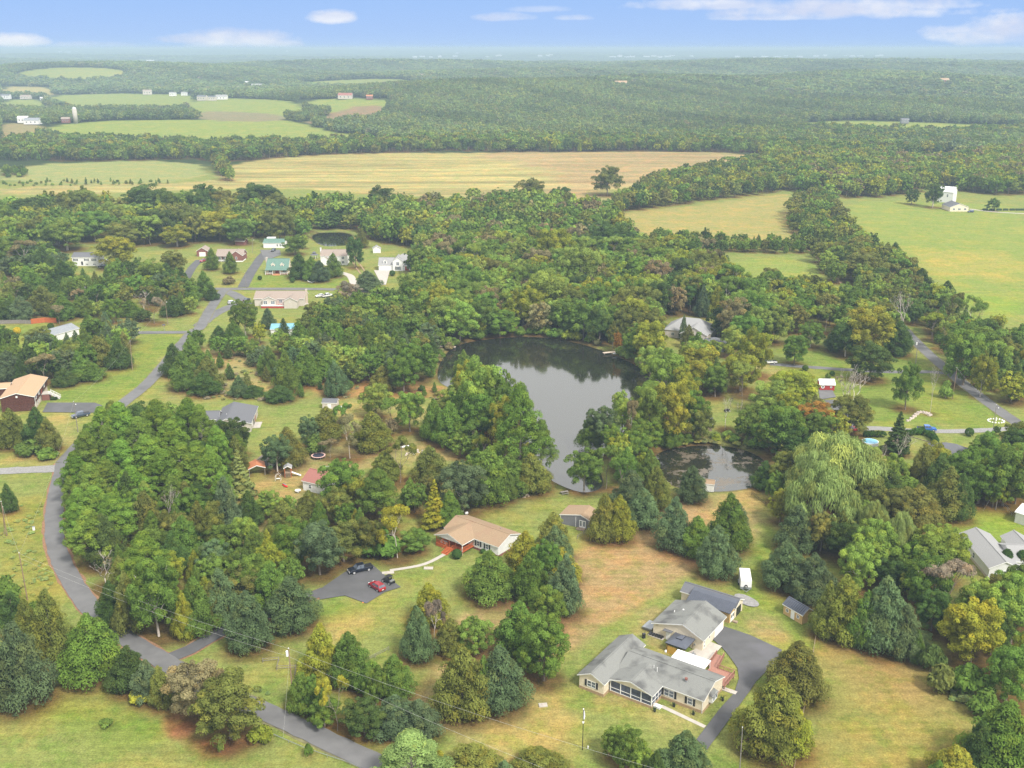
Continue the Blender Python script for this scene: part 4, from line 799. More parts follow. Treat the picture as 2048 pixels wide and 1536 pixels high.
ci.inputs['Collection'].default_value = pcol; ci.inputs['Separate Children'].default_value = True; ci.inputs['Reset Children'].default_value = True
def nattr(nm, ty):
    q = g.new('GeometryNodeInputNamedAttribute'); q.data_type = ty; q.inputs['Name'].default_value = nm; return [o for o in q.outputs if o.enabled and o.name == 'Attribute'][0]
GN.links.new(gi.outputs[0], iop.inputs['Points']); GN.links.new(ci.outputs[0], iop.inputs['Instance']); iop.inputs['Pick Instance'].default_value = True
GN.links.new(nattr('pid', 'INT'), iop.inputs['Instance Index']); GN.links.new(nattr('rot', 'FLOAT_VECTOR'), iop.inputs['Rotation']); GN.links.new(nattr('scl', 'FLOAT_VECTOR'), iop.inputs['Scale'])
GN.links.new(iop.outputs[0], gout.inputs[0])
def scatter(name, label, pts):
    """pts: list of (X, Y, Z, kind, lod, h, w, rgb)"""
    n = len(pts); me = bpy.data.meshes.new(name); me.vertices.add(n)
    co = np.zeros((n, 3), np.float32); pid = np.zeros(n, np.int32); scl = np.zeros((n, 3), np.float32); rot = np.zeros((n, 3), np.float32); tint = np.ones((n, 4), np.float32)
    for i, (X, Y, Z, k, lod, h, w_, c) in enumerate(pts):
        ch = FAR[(lod, k)]; q = ch[int(abs(X * 7.3 + Y * 3.1)) % len(ch)]
        co[i] = (X, Y, Z); pid[i] = q[0]; s = w_ / q[2]; scl[i] = (s, s, h / q[1]); rot[i, 2] = (X * 1.7 + Y) % 6.28; tint[i, :3] = c
    me.vertices.foreach_set('co', co.ravel())
    a = me.attributes.new('pid', 'INT', 'POINT'); a.data.foreach_set('value', pid)
    for nm, d in (('scl', scl), ('rot', rot)):
        a = me.attributes.new(nm, 'FLOAT_VECTOR', 'POINT'); a.data.foreach_set('vector', d.ravel())
    a = me.attributes.new('tint', 'FLOAT_COLOR', 'POINT'); a.data.foreach_set('color', tint.ravel())
    o = bpy.data.objects.new(name, me); COL.objects.link(o); md = o.modifiers.new('scatter', 'NODES'); md.node_group = GN
    return tag(o, label, kind='stuff')

# ------------------------------------------------------------------ BUILDINGS
def block(root, b, wall, roof, trim='trim', found=None):
    """b: x0,y0,x1,y1,h, ridge 'x'|'y'|'hip'|'shed'|'none', rise, overhang, zbase, ridge offset (0..1)"""
    x0, y0, x1, y1, h = b[:5]; rid = b[5]; rise = b[6]; ov = b[7] if len(b) > 7 else .35; z0 = b[8] if len(b) > 8 else 0; ro = b[9] if len(b) > 9 else .5
    zt = z0 + h; m = MB()
    if found: 
        fb = MB(); fb.box(x0-.04, y0-.04, z0-.1, x1+.04, y1+.04, z0+.62); fb.build('foundation', found, root)
    if wall:
        zs = z0 + (.62 if found else -.1)
        if rid == 'x':
            ym = y0 + (y1-y0) * ro
            m.hexa([(x0,y0,zs),(x0,y1,zs),(x0,y1,zt),(x0,ym,zt+rise),(x0,y0,zt)], [(x1,y0,zs),(x1,y1,zs),(x1,y1,zt),(x1,ym,zt+rise),(x1,y0,zt)])
        elif rid == 'y':
            xm = x0 + (x1-x0) * ro
            m.hexa([(x0,y0,zs),(x0,y0,zt),(xm,y0,zt+rise),(x1,y0,zt),(x1,y0,zs)], [(x0,y1,zs),(x0,y1,zt),(xm,y1,zt+rise),(x1,y1,zt),(x1,y1,zs)])
        elif rid == 'shed':
            m.hexa([(x0,y0,zs),(x0,y1,zs),(x0,y1,zt+rise),(x0,y0,zt)], [(x1,y0,zs),(x1,y1,zs),(x1,y1,zt+rise),(x1,y0,zt)])
        else: m.box(x0, y0, zs, x1, y1, zt)
        m.build('wall', wall, root)
    if rid == 'none' or roof is None: return
    r = MB(); th = .22; c = .03
    X0, X1, Y0, Y1 = x0-ov, x1+ov, y0-ov, y1+ov
    def slope(p):   # quad in plan order, thickened; side faces are trim
        k = len(r.v); r.v += [tuple(q) for q in p] + [(q[0], q[1], q[2]-th) for q in p]; n = len(p)
        r.f.append(tuple(range(k, k+n))); r.m.append(0); r.f.append(tuple(reversed(range(k+n, k+2*n)))); r.m.append(1)
        for i in range(n):
            j = (i+1) % n; r.f.append((k+i, k+n+i, k+n+j, k+j)); r.m.append(1)
    if rid == 'x':
        ym = y0 + (y1-y0) * ro; s1 = rise / (ym-y0); s2 = rise / (y1-ym); zr = zt + rise + th + c
        slope([(X0,Y0,zr-s1*(ym-Y0)),(X1,Y0,zr-s1*(ym-Y0)),(X1,ym,zr),(X0,ym,zr)]); slope([(X0,ym,zr-.001),(X1,ym,zr-.001),(X1,Y1,zr-s2*(Y1-ym)),(X0,Y1,zr-s2*(Y1-ym))])
        r.box(X0+.05, ym-.14, zr-.05, X1-.05, ym+.14, zr+.05, 0)
    elif rid == 'y':
        xm = x0 + (x1-x0) * ro; s1 = rise / (xm-x0); s2 = rise / (x1-xm); zr = zt + rise + th + c
        slope([(X0,Y0,zr-s1*(xm-X0)),(xm,Y0,zr),(xm,Y1,zr),(X0,Y1,zr-s1*(xm-X0))]); slope([(xm,Y0,zr-.001),(X1,Y0,zr-s2*(X1-xm)),(X1,Y1,zr-s2*(X1-xm)),(xm,Y1,zr-.001)])
        r.box(xm-.14, Y0+.05, zr-.05, xm+.14, Y1-.05, zr+.05, 0)
    elif rid == 'shed':
        s = rise / (y1-y0); z = zt + th + c
        slope([(X0,Y0,z-s*ov),(X1,Y0,z-s*ov),(X1,Y1,z+s*(Y1-y0)),(X0,Y1,z+s*(Y1-y0))])
    elif rid == 'hip':
        dx, dy = X1-X0, Y1-Y0; q = min(dx, dy) / 2; ze = zt + c; zr = ze + rise
        if dx >= dy: a, b_ = (X0+q, (Y0+Y1)/2, zr), (X1-q, (Y0+Y1)/2, zr)
        else: a, b_ = ((X0+X1)/2, Y0+q, zr), ((X0+X1)/2, Y1-q, zr)
        e = [(X0,Y0,ze),(X1,Y0,ze),(X1,Y1,ze),(X0,Y1,ze)]
        if dx - dy > .1: fs = [[e[0],e[1],b_,a],[e[1],e[2],b_],[e[2],e[3],a,b_],[e[3],e[0],a]]
        elif dy - dx > .1: fs = [[e[0],e[1],a],[e[1],e[2],b_,a],[e[2],e[3],b_],[e[3],e[0],a,b_]]
        else: fs = [[e[0],e[1],a],[e[1],e[2],a],[e[2],e[3],a],[e[3],e[0],a]]
        for f in fs: r.face(f, 0)
        for i in range(4):
            j = (i+1) % 4; r.face([e[j], e[i], (e[i][0],e[i][1],ze-.18), (e[j][0],e[j][1],ze-.18)], 1)
        r.face([(p[0],p[1],ze-.18) for p in e][::-1], 1)
    r.build('roof', [roof, trim], root)
def _T(b, face):
    x0, y0, x1, y1 = b[:4]
    return {'F': lambda u, o, z: (x0+u, y0-o, z), 'B': lambda u, o, z: (x1-u, y1+o, z), 'L': lambda u, o, z: (x0-o, y1-u, z), 'R': lambda u, o, z: (x1+o, y0+u, z)}[face]
def window(root, b, face, u, z, w_, h, shut=False, grid=True, far=False, frame='trim', cat='window'):
    T = _T(b, face)
    def bx(m, u0, z0, u1, z1, o0, o1):
        P_ = [T(u0,o0,z0),T(u1,o0,z0),T(u1,o1,z0),T(u0,o1,z0)]; Q = [T(u0,o0,z1),T(u1,o0,z1),T(u1,o1,z1),T(u0,o1,z1)]; m.hexa(P_, Q)
    m = MB(); t = .09
    bx(m, u, z, u+t, z+h, -.02, .06); bx(m, u+w_-t, z, u+w_, z+h, -.02, .06); bx(m, u+t, z, u+w_-t, z+t, -.02, .06); bx(m, u+t, z+h-t, u+w_-t, z+h, -.02, .06)
    if grid: 
        bx(m, u+t, z+h/2-.03, u+w_-t, z+h/2+.03, -.02, .05)
        if w_ > 1.5: bx(m, u+w_/2-.05, z+t, u+w_/2+.05, z+h/2-.03, -.02, .05); bx(m, u+w_/2-.05, z+h/2+.03, u+w_/2+.05, z+h-t, -.02, .05)
    o = m.build(cat, frame, root)
    g_ = MB(); bx(g_, u+t+.002, z+t+.002, u+w_-t-.002, z+h-t-.002, -.01, .025); g_.build('pane', 'glass', o)
    if shut:
        for s in (u-.5, u+w_+.08):
            k = MB(); bx(k, s, z-.02, s+.42, z+h+.02, -.02, .07); k.build('shutter', shut if isinstance(shut, str) else 'shutter', o)
def panel(root, b, face, u, z, w_, h, m_, name='door', o1=.07, knob=True):
    T = _T(b, face); m = MB(); m.hexa([T(u,-.02,z),T(u+w_,-.02,z),T(u+w_,o1,z),T(u,o1,z)], [T(u,-.02,z+h),T(u+w_,-.02,z+h),T(u+w_,o1,z+h),T(u,o1,z+h)]); o = m.build(name, m_, root)
    if name == 'door' and knob:
        k = MB(); k.hexa([T(u+.1,o1,z+1),T(u+.2,o1,z+1),T(u+.2,o1+.06,z+1),T(u+.1,o1+.06,z+1)], [T(u+.1,o1,z+1.1),T(u+.2,o1,z+1.1),T(u+.2,o1+.06,z+1.1),T(u+.1,o1+.06,z+1.1)]); k.build('handle', 'steel', o)
    return o
def garage_door(root, b, face, u, z, w_, h, m_='trim'):
    o = panel(root, b, face, u, z, w_, h, m_, 'garage_door', .05, False); T = _T(b, face)
    for i in range(4):
        k = MB(); za = z + h * i / 4 + .03; k.hexa([T(u+.08,.05,za),T(u+w_-.08,.05,za),T(u+w_-.08,.075,za),T(u+.08,.075,za)], [T(u+.08,.05,za+h/4-.07),T(u+w_-.08,.05,za+h/4-.07),T(u+w_-.08,.075,za+h/4-.07),T(u+.08,.075,za+h/4-.07)]); k.build('door_panel', m_, o)
def post(root, x, y, z0, z1, m_, s=.14, name='post'):
    MB().box(x-s/2, y-s/2, z0, x+s/2, y+s/2, z1).build(name, m_, root)
def railing(root, pts, m_, h=1.0, name='railing'):
    for a, b in zip(pts[:-1], pts[1:]):
        m = MB(); n = max(2, int(math.dist(a, b) / .28)); A, B = Vector(a), Vector(b)
        m.beam(A + Vector((0,0,h)), B + Vector((0,0,h)), .1, .07); m.beam(A + Vector((0,0,.12)), B + Vector((0,0,.12)), .06, .06)
        for i in range(n + 1):
            p = A.lerp(B, i / n); s = .05 if i % 4 else .1; m.box(p.x-s/2, p.y-s/2, p.z, p.x+s/2, p.y+s/2, p.z+h-.036)
        m.build(name, m_, root)
def chimney(root, x0, y0, x1, y1, z0, z1, m_='brick'):
    o = MB().box(x0, y0, z0, x1, y1, z1).build('chimney', m_, root); MB().box(x0-.06, y0-.06, z1, x1+.06, y1+.06, z1+.12).build('cap', 'concrete', o)
def loc2w(o, yaw, x, y): c, s = math.cos(yaw), math.sin(yaw); return (o[0] + x*c - y*s, o[1] + x*s + y*c)

# main house of the foreground: origin at the front left roof corner
O1 = flat(1024 + 520/4, 1152 + 785/4, 3.1); Y1 = rad(-34.7)
h1 = empty('house', (O1[0], O1[1], 0), Y1, 'cream ranch house with stained grey roof and long screened porch', 'house')
wing = (.35, .35, 5.75, 16.5, 2.95, 'y', 1.25, .35); main = (5.76, 6.35, 23.5, 15.3, 2.95, 'x', 1.5, .35); porch = (6.05, 2.3, 15.0, 9.0, 2.95, 'y', 1.25, .38)
block(h1, wing, 'siding_cream', 'shingle_gray', found='foundation'); block(h1, main, 'siding_cream', 'shingle_gray', found='foundation')
block(h1, porch, None, 'shingle_gray')
# porch gable, corner posts, screens
MB().hexa([(6.05,2.3,2.9),(15.0,2.3,2.9),(10.52,2.3,4.14)], [(6.05,2.42,2.9),(15.0,2.42,2.9),(10.52,2.42,4.14)]).build('gable', 'siding_cream', h1)
MB().box(5.9, 2.3, 0, 15.0, 6.34, .5).build('porch_base', 'foundation', h1)
MB().box(5.95, 2.4, .5, 14.9, 6.3, .56).build('porch_floor', 'wood', h1)
for i in range(5): post(h1, 6.12 + i*2.2, 2.38, .5, 2.9, 'trim', .16)
for i in range(4):
    u = 6.2 + i*2.2
    s = MB().box(u, 2.39, .62, u+2.04, 2.42, 2.8).build('screen_panel', 'screen', h1)
    MB().box(u, 2.34, 1.28, u+2.04, 2.44, 1.38).build('rail', 'trim', s); MB().box(u, 2.34, .56, u+2.04, 2.44, .64).build('rail', 'trim', s)
for j in range(3):
    v = 2.5 + j*1.3; post(h1, 14.92, v+1.28, .5, 2.9, 'trim', .14)
    s = MB().box(14.9, v, .62, 14.93, v+1.2, 2.8).build('screen_panel', 'screen', h1); MB().box(14.87, v, 1.28, 14.97, v+1.2, 1.38).build('rail', 'trim', s)
MB().box(6.0, 2.32, 2.86, 15.0, 2.5, 3.0).build('beam', 'trim', h1)
window(h1, wing, 'F', 1.75, 1.15, 1.9, 1.35, True)
window(h1, main, 'F', 9.75, 1.0, 2.1, 1.5, True); window(h1, main, 'F', 14.6, 1.0, 1.1, 1.4, True)
for u in (5.0, 12.0): window(h1, main, 'B', u, 1.1, 1.1, 1.2)
# bay window on the right end
bay = (23.5, 9.0, 24.3, 11.3, 2.3, 'none', 0, 0, .9)
block(h1, (23.5, 9.0, 24.25, 11.3, 1.4, 'none', 0, 0, 1.1), 'siding_white', None)
MB().hexa([(23.5,8.8,2.55),(24.45,8.8,2.35),(24.45,11.5,2.35),(23.5,11.5,2.55)], [(23.5,9.2,3.0),(23.52,9.2,3.0),(23.52,11.1,3.0),(23.5,11.1,3.0)]).build('bay_roof', 'shingle_gray', h1)
window(h1, (23.5, 9.0, 24.25, 11.3), 'R', .15, 1.2, .95, 1.2, grid=False); window(h1, (23.5, 9.0, 24.25, 11.3), 'R', 1.2, 1.2, .95, 1.2, grid=False)
def pipe(root, x, y, z, h, r, m_, name='vent_pipe'): MB().tube([(x,y,z),(x,y,z+h)], r, 8).build(name, m_, root)
pipe(h1, 11.9, 9.0, 3.6, 1.1, .05, 'trim'); pipe(h1, 12.9, 8.4, 3.4, 1.5, .06, 'trim'); pipe(h1, 18.9, 8.6, 3.5, .9, .22, 'steel', 'flue'); pipe(h1, 18.9, 8.6, 4.4, .35, .30, 'brick', 'flue_cap')
pipe(h1, 2.2, 9, 3.9, .4, .06, 'steel')
pipe(h1, 11.8, 14.2, 3.2, 2.0, .03, 'steel', 'antenna_mast'); MB().tube([(11.8,14.2,5.0),(11.65,14.0,5.1)], [.32,.05], 12).build('dish', 'trim', h1)
MB().box(15.05, 2.9, 0, 16.4, 4.0, .35).build('step', 'trim', h1)
railing(h1, [(15.1,2.85,.1),(16.4,2.85,.1)], 'trim', .9); 
for x_ in (.42, 23.42): pipe(h1, x_, .42 if x_ < 1 else 6.3, .1, 2.8, .05, 'trim', 'downspout')

g1 = empty('garage', (O1[0], O1[1], 0), Y1, 'cream detached garage with stained grey gable roof behind ranch house', 'garage')
gb = (3.4, 25.5, 14.7, 36.3, 2.75, 'y', 2.0, .4, 0, .60); block(g1, gb, 'siding_cream', 'shingle_gray')
window(g1, gb, 'R', .5, .5, .6, .8, grid=False); window(g1, gb, 'R', .5, 1.5, .6, .8, grid=False); window(g1, gb, 'R', 3.0, 1.3, .6, .9, grid=False)
panel(g1, gb, 'F', 3.0, 0, .95, 2.05, 'trim'); panel(g1, gb, 'F', 2.6, 2.35, 2.0, .12, 'shingle_dark', 'door_canopy', .9); panel(g1, gb, 'F', 9.4, .9, .35, .4, 'steel', 'meter_box', .15)
pipe(g1, 6.0, 30, 4.1, .4, .09, 'trim'); pipe(g1, 8.8, 28.2, 4.3, 2.2, .03, 'steel', 'antenna_mast'); MB().box(8.65, 28.1, 6.4, 8.95, 28.3, 6.6).build('antenna', 'trim', g1)
garage_door(g1, gb, 'R', 6.0, 0, 4.2, 2.3)

s1 = empty('workshop', (O1[0], O1[1], 0), Y1, 'long cream shed with dark roof and blue metal lean-to behind garage', 'workshop')
sb = (2.3, 41.3, 15.0, 45.6, 2.6, 'x', 1.1, .3); block(s1, sb, 'siding_cream', 'shingle_dark')
lb = (5.1, 38.8, 14.9, 41.25, 2.5, 'none', 0); block(s1, lb, 'siding_tan', None)
r = MB(); r.hexa([(4.8,38.4,2.55),(15.2,38.4,2.55),(15.2,41.5,3.62),(4.8,41.5,3.62)], [(4.8,38.4,2.65),(15.2,38.4,2.65),(15.2,41.5,3.72),(4.8,41.5,3.72)])
r.hexa([(4.8,41.5,3.62),(15.2,41.5,3.62),(15.2,42.9,3.75),(4.8,42.9,3.75)], [(4.8,41.5,3.72),(15.2,41.5,3.72),(15.2,42.9,3.85),(4.8,42.9,3.85)]); mr_ = r.build('metal_roof', 'metal_blue', s1)
for i in range(22):
    x_ = 4.95 + i * .475; MB().beam((x_,38.4,2.70),(x_,41.5,3.77), .07, .14).build('seam', 'metal_blue', mr_)
panel(s1, lb, 'R', .5, 0, .9, 2.0, 'trim'); panel(s1, lb, 'R', 1.45, 0, .9, 2.0, 'trim'); 
for u in (.62, 1.57): panel(s1, lb, 'R', u, .9, .65, .8, 'glass', 'pane', .09)
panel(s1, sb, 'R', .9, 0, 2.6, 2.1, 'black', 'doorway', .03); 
MB().box(15.2, 39.6, 0, 16.3, 40.4, .3).build('step', 'wood', s1)

gz = empty('gazebo', (O1[0], O1[1], 0), Y1, 'small gazebo with dark metal roof and yellow plank wall beside garage', 'gazebo')
for x_, y_ in ((8.9,21.3),(12.6,21.3),(8.9,25.2),(12.6,25.2)): post(gz, x_, y_, 0, 2.3, 'wood', .16)
block(gz, (8.9, 21.3, 12.6, 25.2, 0, 'hip', .95, .45, 2.3), None, 'metal_blue', 'black')
block(gz, (10.2, 22.6, 11.3, 23.9, 0, 'hip', .35, .15, 3.18), None, 'metal_blue', 'black')
for i in range(10): MB().box(8.95+i*.2, 21.0, .02, 9.13+i*.2, 21.06, 1.75).build('plank', 'yellowwood', gz)
for i in range(9): MB().box(8.6, 21.15+i*.2, .02, 8.66, 21.33+i*.2, 1.75).build('plank', 'yellowwood', gz)
aw = empty('awning', (O1[0], O1[1], 0), Y1, 'long white ribbed canopy over patio behind ranch house', 'awning')
for i in range(14):
    a = 12.0 + i*.52; MB().hexa([(a,16.2,2.50),(a+.5,16.2,2.50),(a+.5,19.4,2.75),(a,19.4,2.75)], [(a,16.2,2.56),(a+.5,16.2,2.60),(a+.5,19.4,2.85),(a,19.4,2.81)]).build('roof_panel', 'white_metal', aw)
for x_ in (12.1, 15.6, 19.1): post(aw, x_, 19.3, 0, 2.74, 'trim', .1)
rp = empty('ramp', (O1[0], O1[1], 0), Y1, 'red painted wheelchair ramp and deck beside asphalt drive', 'ramp')
A = [(17.3,26.3,.2),(19.2,26.3,.2)]
MB().hexa([(17.6,26.2,.0),(19.2,26.2,.0),(20.3,20.4,.5),(18.4,20.4,.5)][::-1], [(17.6,26.2,.12),(19.2,26.2,.12),(20.3,20.4,.95),(18.4,20.4,.95)][::-1]).build('walkway', 'reddeck', rp)
MB().box(18.9, 15.5, .85, 24.0, 20.4, .97).build('deck', 'reddeck', rp)
railing(rp, [(17.6,26.2,.12),(18.4,20.4,.95)], 'reddeck', .95); railing(rp, [(19.2,26.2,.12),(20.3,20.4,.95)], 'reddeck', .95); railing(rp, [(20.4,20.3,.97),(23.9,20.3,.97),(23.9,15.6,.97)], 'reddeck', .95)
for x_, y_ in ((19.1,20.2),(23.8,20.2),(23.8,17.8),(21.5,20.2),(23.8,15.7)): post(rp, x_, y_, 0, .85, 'reddeck', .16)
# tyre-planter bench, grills, kettles, patio set, bin
def W1(x, y, z=0): p = loc2w(O1, Y1, x, y); return (p[0], p[1], z)
rk = empty('planter_rack', W1(4.35, 25.75-.55), Y1, 'two rows of black pots in a pale tray against garage wall', 'planter')
MB().box(-1.75, -.62, 0, 1.75, .5, .18).build('tray', 'concrete', rk)
for j in range(2):
    for i in range(5):
        k = MB(); k.tube([(-1.35+i*.67, -.33+j*.55, .18),(-1.35+i*.67, -.33+j*.55, .55)], [.24,.29], 10); k.build('pot', 'black', rk)
def grill(x, y, lab):
    g_ = empty('grill', (x, y, 0), .3, lab, 'grill'); MB().box(-.3,-.25,0,.3,.25,.8).build('cart', 'black', g_); MB().tube([(-.32,0,.95),(.32,0,.95)], .26, 10).build('lid', 'black', g_); return g_
grill(*W1(2.4, 23.2)[:2], 'small black grill on bare dirt left of gazebo')
bn = empty('bench', W1(14.0, 22.6), Y1 + 1.5, 'dark metal bench on the patio right of gazebo', 'bench')
MB().box(-.8,-.25,.4,.8,.25,.46).build('seat', 'steel', bn); MB().box(-.8,.2,.5,.8,.26,.95).build('backrest', 'steel', bn)
for x_ in (-.7,.7): MB().box(x_-.04,-.25,0,x_+.04,.25,.4).build('leg', 'steel', bn)
def pot(p, lab):
    o = empty('potted_plant', p, 0, lab, 'plant'); MB().tube([(0,0,0),(0,0,.4)], [.2,.28], 10).build('pot', 'black', o)
    b = MB()
    for i in range(26):
        a = R.uniform(0, 6.28); q = R.uniform(.1, .45); z = R.uniform(.4, 1.0); b.face([(0,0,.4),(math.cos(a)*q-.06, math.sin(a)*q, z),(math.cos(a)*q*1.3, math.sin(a)*q*1.3, z+.1),(math.cos(a)*q+.06, math.sin(a)*q, z)])
    b.build('leaves', mat('plant_dark', (.05,.08,.03)), o)
pot(W1(22.3, 5.1), 'dark potted plant beside front right corner of ranch house'); pot(W1(25.0, 12.3), 'dark potted plants below bay window of ranch house'); pot(W1(18.2, 5.3), 'small dark plant beneath front windows of ranch house'); pot(W1(15.9, 1.9), 'pot beside white porch steps of ranch house')
bs = empty('pallet_stack', W1(1.6, 27.5), Y1, 'low flat metal sheet stack left of garage', 'sheet stack')
for i in range(3): MB().box(-1.2+i*.1, -1.5, .45+i*.1, 1.1, 1.5+.1*i, .52+i*.1).build('sheet', 'metal_silver', bs)
MB().box(-1.0,-1.3,0,.9,1.3,.45).build('base', 'oldwood', bs)

# bungalow with the brown roof and red porch
O2 = (-19.4, 230.1); Y2 = rad(-37.6)
h2 = empty('bungalow', (O2[0], O2[1], 0), Y2, 'white bungalow with tan brown roof and red wooden porch', 'house')
mb2 = (-.3, 4.75, 16.6, 13.4, 2.95, 'x', 1.55, .35); block(h2, mb2, 'siding_white', 'shingle_tan', found='brick'); pb2 = (.3, .35, 8.9, 7.5, 2.95, 'y', 1.5, .38, 0, .5); block(h2, pb2, None, 'shingle_tan')
MB().hexa([(.3,.35,2.9),(8.9,.35,2.9),(4.6,.35,4.38)], [(.3,.47,2.9),(8.9,.47,2.9),(4.6,.47,4.38)]).build('gable', 'siding_white', h2)
MB().box(.3,.36,2.8,8.9,.5,2.96).build('beam', 'trim', h2)
MB().box(.2,.3,.75,9.0,4.72,.85).build('porch_floor', 'redwood', h2)
for i in range(5): post(h2, .45 + i*2.08, .45, 0, 2.85, 'redwood' if i < 4 else 'trim', .15)
MB().box(.2,.32,.05,8.9,.38,.72).build('lattice', 'redwood', h2)
railing(h2, [(.4,4.6,.85),(.4,.45,.85),(3.9,.45,.85)], 'redwood', .95); railing(h2, [(6.0,.45,.85),(8.8,.45,.85),(8.8,4.6,.85)], 'redwood', .95)
for i in range(6): MB().box(4.1, -2.0+i*.38, .02+i*.14, 5.8, -1.6+i*.38, .10+i*.14).build('step', 'redwood', h2)
for x_ in (4.0, 5.9): MB().beam((x_,-2.0,.95),(x_,.3,1.75),.08,.08).build('handrail', 'redwood', h2); MB().beam((x_,-2.0,.1),(x_,.3,.8),.06,.2).build('stringer', 'redwood', h2)
window(h2, mb2, 'F', 10.1, 1.2, 1.0, 1.35, True); window(h2, mb2, 'F', 12.9, 1.2, 1.0, 1.35, True); panel(h2, mb2, 'F', 6.2, .85, .95, 2.0, 'doorred'); window(h2, mb2, 'F', 2.2, 1.4, 1.4, 1.2)
MB().box(1.0, 1.0, .86, 3.0, 1.7, 1.35).build('porch_bench', 'trim', h2)
pipe(h2, 12.5, 11, 4.0, .5, .1, 'steel')
def ball_shrub(x, y, r, lab, name='round_shrub', tint=(.05,.10,.025), h=None, group=None):
    X, Y, Z = at(x, y); o = empty(name, (X, Y, Z), R.uniform(0, 6), lab, 'shrub', group)
    rs = np.random.RandomState(int(x)); n = int(900 * r * r / 1.4); cv, v1, v2 = cards([((0, 0, (h or r) * .95), (r, r, h or r))], max(260, n), .22, 1.1, rs, 'leaf', (.85, 1.02))
    me = np_mesh('foliage', cv, np.arange(len(cv)).reshape(-1, 4), [LEAF], attrs={'v': ('FLOAT', 'FACE', v1), 'v2': ('FLOAT', 'FACE', v2)}); c = bpy.data.objects.new('foliage', me); COL.objects.link(c); c.parent = o; c.color = tint + (1,)
    MB().tube([(0,0,-.1),(0,0,(h or r)*.9)], .08, 5).build('stem', 'bark', o); return o
ball_shrub(914, 1117, 1.25, 'clipped round green bush beside the red porch steps'); ball_shrub(966, 1107, .65, 'small clipped bush below bungalow front windows')

# grey barn shed
O3 = (13.2, 244.4); Y3 = rad(-25.7)
h3 = empty('garden_shed', (O3[0], O3[1], 0), Y3, 'dark grey shed with brown roof and white double door', 'shed')
b3 = (.25, -1.9, 8.3, 4.2, 2.5, 'y', 1.05, .2, 0, .7); block(h3, b3, 'siding_gray', 'shingle_tan')
for u in (.02, 4.3, 7.95): panel(h3, b3, 'F', u, 0, .1, 2.5 if u != 4.3 else 2.9, 'trim', 'trim_board', .04)
for i in range(2):
    d = panel(h3, b3, 'F', 5.35+i*.92, .12, .86, 2.05, 'trim')
    for j in range(4): panel(h3, b3, 'F', 5.52+i*.92, .62+j*.36, .5, .28, 'glass', 'pane', .09).parent = d
MB().box(5.2,-3.5,.05,7.4,-1.95,.18).build('platform', 'wood', h3)

# white pump shed at the small pond
px = flat(1394, 980); h4 = empty('boat_shed', (px[0], px[1], 0), rad(-16), 'small white shed with rusty brown roof beside small pond', 'shed')
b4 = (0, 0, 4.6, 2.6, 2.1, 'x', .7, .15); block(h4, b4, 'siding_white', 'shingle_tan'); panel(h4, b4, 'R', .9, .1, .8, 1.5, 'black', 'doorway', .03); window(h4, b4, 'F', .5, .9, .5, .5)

# grey roofed house, left middle
O5 = (-95.7, 309.2); Y5 = rad(5.6)
h5 = empty('house', (O5[0], O5[1], 0), Y5, 'beige house with dark grey gable roof behind the pines', 'house')
b5 = (0, -.4, 11.2, 15.8, 2.9, 'y', 1.75, .35, 0, .32); block(h5, b5, 'siding_beige', 'shingle_dark'); b5b = (-9, 5.0, -.05, 12, 2.8, 'x', 1.5, .35); block(h5, b5b, 'siding_beige', 'shingle_dark')
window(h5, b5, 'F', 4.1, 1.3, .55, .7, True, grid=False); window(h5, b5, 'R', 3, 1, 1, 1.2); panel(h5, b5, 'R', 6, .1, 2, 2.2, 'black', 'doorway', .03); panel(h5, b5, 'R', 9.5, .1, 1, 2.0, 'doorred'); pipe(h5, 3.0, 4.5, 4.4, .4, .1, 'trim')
MB().box(11.3, 3.0, 0, 13.6, 8.5, .15).build('patio', 'concrete', h5)
px = flat(645, 818); h6 = empty('garden_shed', (px[0], px[1], 0), rad(-4), 'grey shed with dark roof on lawn below cedar row', 'shed'); b6 = (0, 0, 5, 3.4, 2.2, 'x', .9, .2); block(h6, b6, 'siding_beige', 'shingle_dark'); panel(h6, b6, 'F', 1.8, 0, 1.3, 1.9, 'trim')
pt = flat(680, 818); o = empty('propane_tank', (pt[0], pt[1], 0), 0, 'white tank on the lawn right of grey shed', 'tank'); MB().tube([(-.8,0,.7),(-.6,0,.7),(.6,0,.7),(.8,0,.7)], [.1,.42,.42,.1], 12).build('tank_body', 'trim', o, smooth=True); [MB().box(x_,-.3,0,x_+.1,.3,.4).build('foot', 'steel', o) for x_ in (-.5,.4)]

# log house far left
ol = flat(71, 821); h7 = empty('log_house', (ol[0], ol[1], 0), rad(12.3), 'dark log house with sandy tan roof at left edge', 'house')
b7 = (-10.5, 0, 0, 21.5, 2.6, 'y', 1.5, .45, 2.4); block(h7, b7, 'log', 'shingle_sand'); block(h7, (-10.3, .2, -.2, 21.3, 2.5, 'none', 0), 'block', None); block(h7, (-15, 12, -10.55, 17, 2.5, 'x', 1.1, .3, 2.4), 'log', 'shingle_sand')
for i in range(13): MB().box(-10.55, -.06, .12+i*.36, -.02, -.005, .42+i*.36).build('log_beam', 'log', h7)
for u in (2.5, 7.0, 15.5): window(h7, b7, 'R', u, 3.2, 1.6, 1.5)
window(h7, (-10.3,.2,-.2,21.3), 'R', 4.0, .8, 1.2, 1.2); window(h7, (-10.3,.2,-.2,21.3), 'R', 7.0, .8, 1.2, 1.2)
